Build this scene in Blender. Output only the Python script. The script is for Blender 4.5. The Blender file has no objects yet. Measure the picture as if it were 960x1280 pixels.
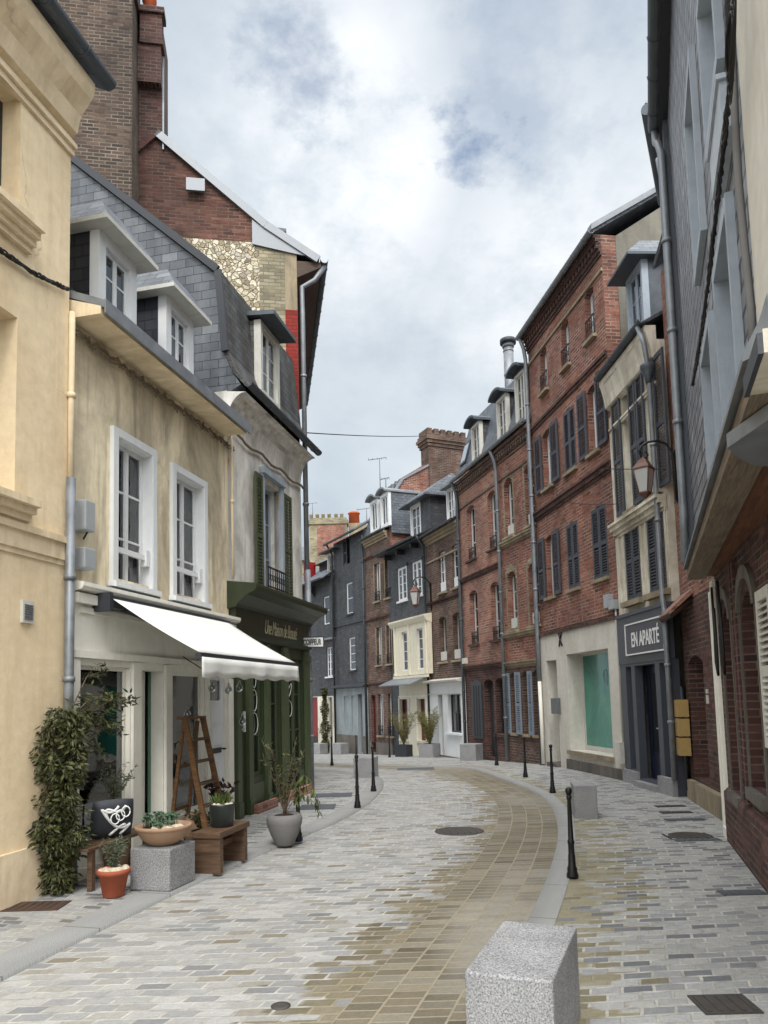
import bpy, math, random
from mathutils import Vector, Matrix
random.seed(7)
C = bpy.context.scene.collection
sc = bpy.context.scene
R = random.random
def ru(a, b): return a + (b - a) * random.random()

# ------------------------------------------------------------------ camera geometry
FPX, CXP, HZ = 930.0, 480.0, 872.0
PITCH, ROLL, CZ = math.radians(5.0), math.radians(1.5), 1.70
CYP = HZ - FPX * math.tan(PITCH)
_f = Vector((0, math.cos(PITCH), math.sin(PITCH))); _u = Vector((0, -math.sin(PITCH), math.cos(PITCH))); _r = Vector((1, 0, 0))
CU = _u * math.cos(ROLL) + _r * math.sin(ROLL); CR = _r * math.cos(ROLL) - _u * math.sin(ROLL); CF = _f
CAM = Vector((0, 0, CZ))
def ray(px, py): return CF + CR * ((px - CXP) / FPX) + CU * (-(py - CYP) / FPX)
def zg(Y):
    t = Y - 17.0
    s = 0.0 if t < -1.5 else (t if t > 1.5 else (t + 1.5) ** 2 / 6.0)
    return -0.045 * min(s, 45)
def gnd(px, py):
    d = ray(px, py); z = 0.0
    for _ in range(30):
        t = (z - CZ) / d.z; z = 0.5 * z + 0.5 * zg(d.y * t)
    t = (z - CZ) / d.z
    return Vector((d.x * t, d.y * t, z))
def dirvp(vx):
    d = ray(vx, HZ); v = Vector((d.x, d.y, 0)); return v.normalized()
def pt(A, d, px, py):
    n = Vector((d.y, -d.x, 0)); r = ray(px, py)
    t = (Vector((A.x, A.y, 0))).dot(n) / r.dot(n)
    return Vector((r.x * t, r.y * t, 0))
def Z1(x, y): return 370 + x / 3.84, 520 + y / 3.84
def Z2(x, y): return 370 + x / 3.84, 740 + y / 3.84
def Z3(x, y): return 560 + x / 4, 400 + y / 4
def Z4(x, y): return 560 + x / 4, 700 + y / 4
def Z5(x, y): return 720 + x / 4, 240 + y / 4
def Z6(x, y): return 720 + x / 4, 520 + y / 4
def Z7(x, y): return 660 + x / 3.2, 740 + y / 3.2
def ZL3(x, y): return x / 2.4, 500 + y / 2.4
def ZL4(x, y): return x / 2.4, 700 + y / 2.4
def ZP(x, y): return x, y
class Frame:
    """local x along the facade (left to right from the street), y into the building, z up"""
    def __init__(s, Pl, Pr):
        s.P = Vector((Pl.x, Pl.y, 0)); d = Vector((Pr.x - Pl.x, Pr.y - Pl.y, 0)); s.L = d.length
        s.ex = d.normalized(); s.ey = Vector((-s.ex.y, s.ex.x, 0)); s.zb = zg((Pl.y + Pr.y) / 2)
    def mat(s):
        m = Matrix.Identity(4)
        for i, c in enumerate((s.ex, s.ey, Vector((0, 0, 1)))):
            for j in range(3): m[j][i] = c[j]
        m[0][3], m[1][3], m[2][3] = s.P.x, s.P.y, s.zb
        return m
    def pix(s, px, py, off=0.0):
        r = ray(px, py); o = s.P - s.ey * off
        t = o.dot(s.ey) / r.dot(s.ey); p = r * t
        return (p - s.P).dot(s.ex), p.z + CZ - s.zb
    def pixg(s, px, py, u=0.0):
        r = ray(px, py); o = s.P + s.ex * u
        t = o.dot(s.ex) / r.dot(s.ex); p = r * t
        return (p - s.P).dot(s.ey), p.z + CZ - s.zb
    def rect(s, Z, xl, xr, yt, yb, off=0.0):
        xm, ym = (xl + xr) / 2, (yt + yb) / 2
        u0 = s.pix(*Z(xl, ym), off)[0]; u1 = s.pix(*Z(xr, ym), off)[0]
        z1 = s.pix(*Z(xm, yt), off)[1]; z0 = s.pix(*Z(xm, yb), off)[1]
        return (u0, u1, z0, z1)
    def local(s, W):
        d = W - s.P; return Vector((d.dot(s.ex), d.dot(s.ey), W.z - s.zb))

# ------------------------------------------------------------------ materials
def srgb(r, g, b):
    f = lambda c: (c / 255) / 12.92 if c / 255 <= 0.04045 else ((c / 255 + 0.055) / 1.055) ** 2.4
    return (f(r), f(g), f(b), 1)
class NT:
    def __init__(s, name):
        s.m = bpy.data.materials.new(name); s.m.use_nodes = True; s.t = s.m.node_tree
        s.b = s.t.nodes['Principled BSDF']; s.out = s.t.nodes['Material Output']
        s._uv = None
    def n(s, ty, **kw):
        nd = s.t.nodes.new(ty)
        for k, v in kw.items():
            if k.startswith('i_'):
                key = k[2:].replace('_', ' ')
                nd.inputs[key].default_value = v
            else: setattr(nd, k, v)
        return nd
    def l(s, a, b): s.t.links.new(a, b)
    def uv(s):
        if s._uv is None:
            s._uv = s.n('ShaderNodeUVMap', uv_map='UVMap').outputs[0]
        return s._uv
    def obj(s): return s.n('ShaderNodeTexCoord').outputs['Object']
    def map(s, v, scale=(1, 1, 1), loc=(0, 0, 0), rot=0):
        m = s.n('ShaderNodeMapping'); m.inputs['Scale'].default_value = scale; m.inputs['Location'].default_value = loc
        m.inputs['Rotation'].default_value = (0, 0, rot); s.l(v, m.inputs[0]); return m.outputs[0]
    def noise(s, v, scale, detail=4, rough=.55, dist=0.0):
        nd = s.n('ShaderNodeTexNoise'); nd.inputs['Scale'].default_value = scale; nd.inputs['Detail'].default_value = detail
        nd.inputs['Roughness'].default_value = rough; nd.inputs['Distortion'].default_value = dist; s.l(v, nd.inputs['Vector']); return nd.outputs[0]
    def ramp(s, fac, stops, interp='LINEAR'):
        r = s.n('ShaderNodeValToRGB'); r.color_ramp.interpolation = interp
        while len(r.color_ramp.elements) < len(stops): r.color_ramp.elements.new(0.5)
        for e, (p, c) in zip(r.color_ramp.elements, stops):
            e.position = p; e.color = c if isinstance(c, tuple) else (c, c, c, 1)
        s.l(fac, r.inputs[0]); return r.outputs[0]
    def mix(s, fac, a, b, mode='MIX'):
        m = s.n('ShaderNodeMix', data_type='RGBA', blend_type=mode)
        for q, v in ((0, fac), (6, a), (7, b)):
            inp = m.inputs[q]
            if isinstance(v, (int, float)): inp.default_value = v if q == 0 else (v, v, v, 1)
            elif isinstance(v, tuple): inp.default_value = v
            else: s.l(v, inp)
        return m.outputs[2]
    def math(s, op, a, b=0.0, clamp=False):
        m = s.n('ShaderNodeMath', operation=op); m.use_clamp = clamp
        for i, v in enumerate((a, b)):
            if isinstance(v, (int, float)): m.inputs[i].default_value = v
            else: s.l(v, m.inputs[i])
        return m.outputs[0]
    def bump(s, h, strength=.4, dist=.01, prev=None):
        b = s.n('ShaderNodeBump'); b.inputs['Strength'].default_value = strength; b.inputs['Distance'].default_value = dist
        s.l(h, b.inputs['Height'])
        if prev is not None: s.l(prev, b.inputs['Normal'])
        return b.outputs[0]
    def brick(s, v, w, h, mortar=.01, offset=.5, freq=2, smooth=.1, squash=1.0):
        b = s.n('ShaderNodeTexBrick'); b.offset = offset; b.offset_frequency = freq; b.squash = squash
        b.inputs['Color1'].default_value = (0, 0, 0, 1); b.inputs['Color2'].default_value = (1, 1, 1, 1); b.inputs['Mortar'].default_value = (.5, .5, .5, 1)
        b.inputs['Scale'].default_value = 1; b.inputs['Mortar Size'].default_value = mortar; b.inputs['Mortar Smooth'].default_value = smooth
        b.inputs['Bias'].default_value = 0; b.inputs['Brick Width'].default_value = w; b.inputs['Row Height'].default_value = h
        s.l(v, b.inputs['Vector']); return b.outputs['Color'], b.outputs['Fac']
    def done(s, col=None, rough=.8, nrm=None, metal=0, spec=.4):
        if col is not None:
            if isinstance(col, tuple): s.b.inputs['Base Color'].default_value = col
            else: s.l(col, s.b.inputs['Base Color'])
        if isinstance(rough, (int, float)): s.b.inputs['Roughness'].default_value = rough
        else: s.l(rough, s.b.inputs['Roughness'])
        s.b.inputs['Metallic'].default_value = metal; s.b.inputs['Specular IOR Level'].default_value = spec
        if nrm is not None: s.l(nrm, s.b.inputs['Normal'])
        return s.m

def M_plaster(name, base, stain, amt=.5, scale=1.2, vert=True, bump=.25, extra=None):
    k = NT(name); v = k.uv()
    n1 = k.noise(k.map(v, (1, .45, 1) if vert else (1, 1, 1)), scale, 8, .62, .6)
    n2 = k.noise(v, 9, 6, .6); n3 = k.noise(v, 90, 3, .6)
    st = k.noise(k.map(v, (5, .35, 1), (3, 1, 0)), 1.6, 6, .6)
    f = k.ramp(n1, [(.40, 0.0), (.68, 1.0)])
    c = k.mix(k.math('MULTIPLY', f, amt, True), base, stain)
    c = k.mix(k.math('MULTIPLY', k.ramp(st, [(.52, 0.0), (.7, 1.0)]), amt * .6), c, stain)
    c = k.mix(.35, c, k.ramp(n2, [(.3, .72), (.7, 1.12)]), 'MULTIPLY')
    if extra:
        e = k.ramp(k.noise(k.map(v, (1, .8, 1), (9, 4, 0)), extra[1], 6, .7, .3), [(extra[2], 0.0), (extra[2] + .05, 1.0)])
        c = k.mix(e, c, extra[0])
    cv_ = k.n('ShaderNodeTexVoronoi', feature='DISTANCE_TO_EDGE'); cv_.inputs['Scale'].default_value = .55
    nw = k.n('ShaderNodeTexNoise'); nw.inputs['Scale'].default_value = 2.2; nw.inputs['Detail'].default_value = 6; k.l(v, nw.inputs['Vector']); k.l(k.mix(.35, v, nw.outputs['Color']), cv_.inputs['Vector'])
    ck = k.math('MULTIPLY', k.ramp(cv_.outputs['Distance'], [(.0, 1.0), (.004, 0.0)]), k.ramp(k.noise(v, .7, 2), [(.55, 0.0), (.65, .32)]))
    c = k.mix(ck, c, srgb(90, 78, 64))
    h = k.math('ADD', k.math('MULTIPLY', n2, .8), k.math('MULTIPLY', n3, .35)); h = k.math('SUBTRACT', h, ck)
    return k.done(c, .9, k.bump(h, bump, .02))
def M_brick(name, cols, mortar, w=.22, h=.072, ms=.009, dirt=.5, bumps=.6, blot=None):
    k = NT(name); v = k.uv()
    wob = k.n('ShaderNodeVectorMath', operation='ADD'); nz = k.n('ShaderNodeTexNoise'); nz.inputs['Scale'].default_value = 3
    k.l(v, nz.inputs['Vector']); sc_ = k.n('ShaderNodeVectorMath', operation='SCALE'); k.l(nz.outputs['Color'], sc_.inputs[0]); sc_.inputs['Scale'].default_value = .012
    k.l(v, wob.inputs[0]); k.l(sc_.outputs[0], wob.inputs[1])
    c, f = k.brick(wob.outputs[0], w, h, ms, smooth=.25)
    n = len(cols); bc = k.ramp(c, [(i / (n - 1), cc) for i, cc in enumerate(cols)])
    n2 = k.noise(v, 14, 5, .6); n1 = k.noise(k.map(v, (1, .5, 1)), .9, 7, .65, .5)
    bc = k.mix(.55, bc, k.ramp(n2, [(.25, .55), (.75, 1.3)]), 'MULTIPLY')
    mcol = k.mix(k.ramp(k.noise(v, 2.2, 5), [(.35, 0.0), (.65, 1.0)]), mortar, cols[0])
    col = k.mix(f, bc, mcol)
    bp = k.noise(v, .55, 3, .6)
    col = k.mix(.9, col, k.ramp(bp, [(.35, (.76, .74, .74, 1)), (.5, (1.04, 1.02, 1.0, 1)), (.65, (1.34, 1.28, 1.2, 1))]), 'MULTIPLY')
    if blot: col = k.mix(k.math('MULTIPLY', k.ramp(k.noise(k.map(v, (1, 1, 1), (5, 2, 0)), 1.7, 6, .7, .4), [(.54, 0.0), (.66, 1.0)]), blot[1]), col, blot[0])
    col = k.mix(k.math('MULTIPLY', k.ramp(n1, [(.38, 0.0), (.72, 1.0)]), dirt), col, srgb(48, 42, 38))
    if 'paint' not in name:
        hs = k.n('ShaderNodeHueSaturation'); hs.inputs['Saturation'].default_value = .88; k.l(col, hs.inputs['Color']); col = hs.outputs[0]
    hh = k.math('ADD', k.math('MULTIPLY', f, -1.0), k.math('MULTIPLY', n2, .5))
    return k.done(col, .9, k.bump(hh, bumps, .012))
def M_slate(name, cols, w=.2, h=.11, rough=.45, gap=.004, rot=0, spec=.5, streak=.35):
    k = NT(name); v = k.map(k.uv(), rot=rot)
    c, f = k.brick(v, w, h, gap, smooth=.0)
    n = len(cols); bc = k.ramp(c, [(i / (n - 1), cc) for i, cc in enumerate(cols)])
    n2 = k.noise(k.uv(), 11, 5, .6)
    bc = k.mix(.6, bc, k.ramp(n2, [(.3, .6), (.7, 1.3)]), 'MULTIPLY')
    bc = k.mix(k.math('MULTIPLY', k.ramp(k.noise(k.map(k.uv(), (3, .4, 1)), 1.1, 6, .6), [(.45, 0.0), (.7, 1.0)]), streak), bc, srgb(126, 132, 134))
    col = k.mix(f, bc, srgb(22, 23, 26))
    # each row overlaps the next: saw-tooth height along the slope
    sep = k.n('ShaderNodeSeparateXYZ'); k.l(v, sep.inputs[0])
    saw = k.math('FRACT', k.math('DIVIDE', sep.outputs[1], h))
    hh = k.math('ADD', k.math('MULTIPLY', saw, -.8), k.math('ADD', k.math('MULTIPLY', f, -.6), k.math('MULTIPLY', c, .5)))
    return k.done(col, k.ramp(n2, [(.3, rough - .12), (.7, rough + .2)]), k.bump(hh, .7, .012), spec=spec)
def M_paint(name, col, rough=.5, var=.12, scale=6, dirt=None, bump=.08):
    k = NT(name); v = k.uv(); n = k.noise(v, scale, 6, .65)
    c = k.mix(1.0, col, k.ramp(n, [(.3, 1 - var), (.7, 1 + var * .5)]), 'MULTIPLY')
    if dirt: c = k.mix(k.math('MULTIPLY', k.ramp(k.noise(k.map(v, (4, .5, 1)), 2.1, 6, .65), [(.5, 0.0), (.75, 1.0)]), dirt[1]), c, dirt[0])
    return k.done(c, rough, k.bump(k.noise(v, 60, 3), bump, .01))
def M_metal(name, col, rough=.45, metal=.6, var=.25):
    k = NT(name); v = k.uv(); n = k.noise(v, 5, 6, .65)
    c = k.mix(1.0, col, k.ramp(n, [(.3, 1 - var), (.7, 1 + var)]), 'MULTIPLY')
    return k.done(c, k.ramp(n, [(.3, rough - .08), (.7, rough + .15)]), k.bump(n, .1, .01), metal=metal)
def M_wood(name, a, b, rough=.6, sx=2, sy=30):
    k = NT(name); v = k.uv(); n = k.noise(k.map(v, (sx, sy, 1)), 1, 6, .6, 1.5)
    c = k.ramp(n, [(.3, a), (.7, b)])
    c = k.mix(.4, c, k.ramp(k.noise(v, 3, 5), [(.3, .6), (.7, 1.2)]), 'MULTIPLY')
    return k.done(c, rough, k.bump(n, .3, .006))
def M_granite(name, light=1.0):
    k = NT(name); v = k.obj()
    vo = k.n('ShaderNodeTexVoronoi', feature='F1'); vo.inputs['Scale'].default_value = 170; k.l(v, vo.inputs['Vector'])
    sp = k.ramp(k.noise(v, 105, 4, .8), [(.36, srgb(84 * light, 86 * light, 90 * light)), (.47, srgb(144 * light, 146 * light, 148 * light)), (.62, srgb(192 * light, 193 * light, 192 * light))])
    c = k.mix(.35, sp, vo.outputs['Color'], 'SOFT_LIGHT')
    hs = k.n('ShaderNodeHueSaturation'); hs.inputs['Saturation'].default_value = .15; k.l(c, hs.inputs['Color'])
    c = k.mix(.8, hs.outputs[0], k.ramp(k.noise(v, 3.3, 6, .65), [(.3, .70), (.65, 1.06)]), 'MULTIPLY')
    return k.done(c, .75, k.bump(k.noise(v, 150, 2), .25, .004))
def M_glass(name, tint=(.75, .8, .8, 1), base=.10):
    k = NT(name); k.t.nodes.remove(k.b)
    tr = k.n('ShaderNodeBsdfTransparent'); tr.inputs[0].default_value = tint
    gl = k.n('ShaderNodeBsdfGlossy'); gl.inputs['Roughness'].default_value = .02; gl.inputs['Color'].default_value = (.95, .97, 1, 1)
    n = k.noise(k.uv(), 1.3, 3); k.l(k.bump(n, .12, .05), gl.inputs['Normal'])
    fr = k.n('ShaderNodeFresnel'); fr.inputs[0].default_value = 1.5
    mx = k.n('ShaderNodeMixShader'); k.l(k.math('ADD', fr.outputs[0], base, True), mx.inputs[0]); k.l(tr.outputs[0], mx.inputs[1]); k.l(gl.outputs[0], mx.inputs[2])
    k.l(mx.outputs[0], k.out.inputs[0]); return k.m
def M_leaf(name, a, b, rough=.55):
    k = NT(name); oi = k.n('ShaderNodeNewGeometry')
    c = k.ramp(oi.outputs['Random Per Island'], [(0, a), (1, b)])
    k.b.inputs['Subsurface Weight'].default_value = 0
    return k.done(c, rough, spec=.3)

M = {}
M['beige'] = M_plaster('beige_render', srgb(244, 223, 186), srgb(214, 188, 148), .7, .9, bump=.35)
M['beige_trim'] = M_plaster('beige_moulding', srgb(242, 222, 188), srgb(190, 168, 132), .6, 3, bump=.15)
M['ochre'] = M_plaster('weathered_ochre_render', srgb(246, 231, 198), srgb(142, 128, 108), .95, 1.1, bump=.35)
M['white_stain'] = M_plaster('weathered_white_render', srgb(238, 234, 224), srgb(150, 144, 134), .85, 1.5, bump=.6, extra=(srgb(196, 156, 96), .8, .66))
M['cream'] = M_plaster('cream_render', srgb(232, 226, 208), srgb(156, 146, 126), .9, 1.5)
M['cream_paint'] = M_paint('cream_paint', srgb(242, 239, 226), .55, .06, dirt=(srgb(176, 168, 146), .25))
M['white_wall'] = M_plaster('white_render', srgb(218, 214, 203), srgb(176, 170, 156), .5, 1.2, bump=.15)
M['grey_wall'] = M_plaster('grey_cement_render', srgb(132, 128, 116), srgb(90, 88, 82), .7, 1.4, bump=.6)
M['plinth'] = M_plaster('grey_plinth', srgb(116, 110, 102), srgb(70, 68, 64), .7, 2)
M['bluegrey'] = M_plaster('blue_grey_render', srgb(150, 158, 160), srgb(108, 116, 120), .6, 2)
RB = [srgb(116, 64, 48), srgb(150, 86, 64), srgb(128, 72, 56), srgb(166, 106, 80), srgb(92, 54, 44)]
M['redbrick'] = M_brick('red_brick', RB, srgb(190, 176, 158), dirt=.45, blot=(srgb(168, 128, 108), .35))
M['redbrick_pale'] = M_brick('orange_brick', [srgb(142, 92, 74), srgb(166, 110, 88), srgb(126, 80, 66), srgb(176, 124, 100)], srgb(184, 170, 152), dirt=.35)
M['brownbrick'] = M_brick('brown_brick', [srgb(86, 62, 52), srgb(112, 80, 66), srgb(76, 56, 49), srgb(128, 98, 82)], srgb(158, 148, 132), dirt=.5)
M['darkbrick'] = M_brick('dark_red_brick', [srgb(76, 44, 38), srgb(98, 58, 50), srgb(60, 38, 35), srgb(112, 74, 64)], srgb(128, 116, 104), dirt=.5)
M['oldbrick'] = M_brick('sooty_old_brick', [srgb(70, 56, 48), srgb(94, 74, 60), srgb(56, 47, 42), srgb(104, 84, 70)], srgb(138, 128, 112), w=.21, h=.07, ms=.011, dirt=.45)
M['firebrick'] = M_brick('gable_red_brick', [srgb(84, 48, 38), srgb(112, 66, 50), srgb(66, 42, 36), srgb(130, 84, 64)], srgb(136, 112, 96), w=.22, h=.07, dirt=.75, bumps=.9, blot=(srgb(54, 38, 34), .75))
M['yellowbrick'] = M_brick('yellow_grey_brick', [srgb(140, 132, 104), srgb(164, 156, 126), srgb(120, 114, 92), srgb(176, 168, 140)], srgb(110, 104, 88), dirt=.3)
M['redpaint_brick'] = M_brick('painted_red_brick', [srgb(122, 38, 32), srgb(138, 46, 38), srgb(110, 36, 30)], srgb(92, 32, 28), dirt=.15)
M['slate'] = M_slate('roof_slate', [srgb(72, 78, 86), srgb(98, 104, 112), srgb(84, 90, 98), srgb(112, 118, 124)])
M['slate_wall'] = M_slate('weathered_wall_slate', [srgb(58, 62, 68), srgb(84, 89, 95), srgb(68, 73, 80), srgb(110, 114, 118)], w=.27, h=.14)
M['slate_moss'] = M_slate('mossy_slate', [srgb(58, 58, 58), srgb(80, 80, 78), srgb(68, 64, 60), srgb(92, 92, 90)], w=.2, h=.1, rough=.7)
M['slate_dark'] = M_slate('dark_slate', [srgb(40, 41, 44), srgb(56, 57, 61), srgb(47, 48, 52), srgb(68, 69, 72)], w=.2, h=.12, rough=.5, streak=.12)
M['slate_black'] = M_slate('black_cheek_slate', [srgb(26, 28, 38), srgb(42, 46, 58), srgb(32, 35, 46)], w=.22, h=.14, gap=.008, streak=.1)
M['slate_diag'] = M_slate('weathered_hung_slate', [srgb(88, 88, 93), srgb(122, 122, 127), srgb(102, 102, 107), srgb(146, 146, 150)], w=.24, h=.14, gap=.015, rough=.45, rot=.05)
M['zinc'] = M_metal('zinc', srgb(134, 138, 142), .5, .45)
M['zinc_dark'] = M_metal('dark_zinc', srgb(84, 90, 96), .5, .4)
M['zinc_light'] = M_metal('pale_zinc', srgb(176, 184, 192), .5, .3)
M['zinc_rust'] = M_paint('rusty_iron', srgb(78, 60, 50), .7, .4)
M['iron'] = M_paint('black_iron', srgb(20, 20, 22), .42, .2)
M['white'] = M_paint('white_paint', srgb(224, 226, 226), .45, .06, dirt=(srgb(160, 158, 150), .2))
M['offwhite'] = M_paint('aged_white_paint', srgb(206, 204, 194), .5, .12, dirt=(srgb(130, 124, 112), .35))
M['bluewhite'] = M_paint('pale_blue_paint', srgb(160, 170, 180), .5, .12, dirt=(srgb(110, 116, 120), .35))
M['shutter'] = M_paint('grey_shutter_paint', srgb(66, 68, 76), .55, .15, dirt=(srgb(104, 104, 108), .3))
M['shutter_blue'] = M_paint('blue_grey_shutter', srgb(126, 136, 148), .55, .15)
M['shutter_green'] = M_paint('olive_green_shutter', srgb(74, 82, 56), .5, .15)
M['green'] = M_paint('dark_green_shop_paint', srgb(50, 58, 40), .4, .14, dirt=(srgb(82, 88, 66), .25))
M['green_mid'] = M_paint('mid_green_shop_paint', srgb(72, 82, 56), .42, .12)
M['anthracite'] = M_paint('anthracite_shop_paint', srgb(72, 76, 84), .45, .08)
M['navy'] = M_paint('navy_shop_paint', srgb(26, 34, 52), .35, .1)
M['charcoal'] = M_paint('charcoal_paint', srgb(52, 55, 60), .5, .1)
M['redpaint'] = M_paint('red_paint', srgb(128, 20, 30), .4, .15)
M['winered'] = M_paint('wine_red_paint', srgb(84, 20, 28), .45, .15)
M['creamshop'] = M_paint('cream_yellow_paint', srgb(228, 221, 198), .5, .08, dirt=(srgb(150, 140, 110), .3))
M['wood'] = M_wood('soffit_timber', srgb(84, 54, 36), srgb(140, 94, 62))
M['wood_dark'] = M_wood('dark_soffit_timber', srgb(46, 32, 24), srgb(82, 58, 42))
M['wood_grey'] = M_wood('grey_timber', srgb(96, 84, 70), srgb(150, 134, 112))
M['wood_ladder'] = M_wood('ladder_wood', srgb(80, 54, 32), srgb(126, 92, 58))
M['wood_bench'] = M_wood('bench_wood', srgb(66, 48, 36), srgb(112, 87, 65))
M['glass'] = M_glass('window_glass', (.62, .66, .68, 1), .06)
M['glass_dark'] = M_glass('dark_window_glass', (.35, .38, .4, 1), .10)
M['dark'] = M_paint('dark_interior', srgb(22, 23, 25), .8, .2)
M['curtain'] = M_paint('net_curtain', srgb(176, 178, 178), .9, .15, scale=3)
M['granite'] = M_granite('granite', .90)
M['granite_dark'] = M_granite('darker_granite', .84)  # same granite mix in an even, darker tone
M['terracotta'] = M_paint('terracotta', srgb(158, 82, 56), .8, .15)
M['tanclay'] = M_paint('pale_clay', srgb(162, 132, 106), .85, .18, dirt=(srgb(120, 98, 78), .4))
M['greyclay'] = M_paint('grey_fibre_clay', srgb(118, 116, 114), .8, .12)
M['blackpot'] = M_paint('dark_green_pot', srgb(46, 52, 50), .35, .2)
M['soil'] = M_paint('soil', srgb(46, 36, 28), .95, .4, scale=30)
M['pebble'] = M_paint('pale_stones', srgb(200, 186, 164), .85, .25, scale=12)
M['awning'] = M_paint('white_canvas', srgb(222, 222, 216), .8, .05, scale=2, bump=.25)
M['leaf_dark'] = M_leaf('dark_vine_leaf', srgb(26, 32, 18), srgb(92, 94, 56))
M['leaf_olive'] = M_leaf('olive_leaf', srgb(66, 76, 60), srgb(120, 128, 104))
M['leaf_mid'] = M_leaf('mid_green_leaf', srgb(44, 58, 28), srgb(96, 108, 56))
M['leaf_blue'] = M_leaf('bluish_leaf', srgb(58, 82, 66), srgb(116, 140, 112))
M['leaf_bamboo'] = M_leaf('bamboo_leaf', srgb(84, 88, 46), srgb(156, 150, 92))
M['leaf_red'] = M_leaf('dark_red_leaf', srgb(36, 24, 26), srgb(70, 40, 42))
M['bark'] = M_wood('bark', srgb(70, 58, 44), srgb(120, 104, 82))
M['cable'] = M_paint('cable_sheath', srgb(34, 33, 33), .6, .2)
M['copper'] = M_metal('copper_lantern_cap', srgb(104, 76, 64), .5, .3)
M['teal'] = None
M['box_grey'] = M_paint('grey_plastic', srgb(164, 168, 170), .5, .06)
M['box_tan'] = M_paint('tan_metal', srgb(176, 146, 92), .45, .08)
M['mail_grey'] = M_paint('grey_metal_box', srgb(100, 104, 106), .4, .1)
M['letters'] = M_paint('white_lettering', srgb(232, 232, 228), .5, .04)
M['letters_gold'] = M_paint('gold_lettering', srgb(206, 198, 164), .4, .1)
M['letters_black'] = M_paint('black_lettering', srgb(16, 16, 18), .5, .05)
M['castiron'] = M_paint('cast_iron_cover', srgb(68, 64, 60), .6, .3, scale=14)
M['greyslab'] = M_paint('dark_slate_slab', srgb(84, 88, 92), .7, .15, scale=9)
M['orange'] = M_paint('orange_clay_pot', srgb(186, 92, 54), .75, .2)
M['stonetrim'] = M_plaster('stone_trim', srgb(160, 146, 120), srgb(96, 88, 76), .7, 2.5)
M['tealpaint'] = M_paint('teal_panel', srgb(140, 186, 160), .5, .08)
def _flint():
    k = NT('flint_rubble'); v = k.uv()
    vo = k.n('ShaderNodeTexVoronoi', feature='F1'); vo.inputs['Scale'].default_value = 12
    nv = k.n('ShaderNodeTexNoise'); nv.inputs['Scale'].default_value = 7; k.l(v, nv.inputs['Vector'])
    ad = k.mix(.10, v, nv.outputs['Color']); k.l(ad, vo.inputs['Vector'])
    ve = k.n('ShaderNodeTexVoronoi', feature='DISTANCE_TO_EDGE'); ve.inputs['Scale'].default_value = 12; k.l(ad, ve.inputs['Vector'])
    sp = k.n('ShaderNodeSeparateColor'); k.l(vo.outputs['Color'], sp.inputs[0])
    c = k.ramp(sp.outputs[0], [(0, srgb(150, 138, 112)), (.4, srgb(206, 196, 170)), (.8, srgb(222, 214, 194)), (1, srgb(120, 112, 98))])
    c = k.mix(.5, c, k.ramp(k.noise(v, 22, 5), [(.3, .6), (.7, 1.25)]), 'MULTIPLY')
    e = k.ramp(ve.outputs['Distance'], [(.0, 0.0), (.10, 1.0)])
    c = k.mix(e, srgb(168, 154, 126), c)
    return k.done(c, .9, k.bump(k.math('ADD', e, k.math('MULTIPLY', k.noise(v, 25, 4), .6)), .9, .04))
M['flint'] = _flint()
def _tealglass():
    k = NT('teal_film_glass'); v = k.uv()
    c = k.mix(k.ramp(k.noise(k.map(v, (1, .6, 1)), 1.6, 6, .6, .8), [(.4, 0.0), (.65, 1.0)]), srgb(74, 150, 128), srgb(46, 116, 110))
    return k.done(c, .12, k.bump(k.noise(v, 1.5, 3), .1, .03), spec=.6)
M['teal'] = _tealglass()

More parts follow.
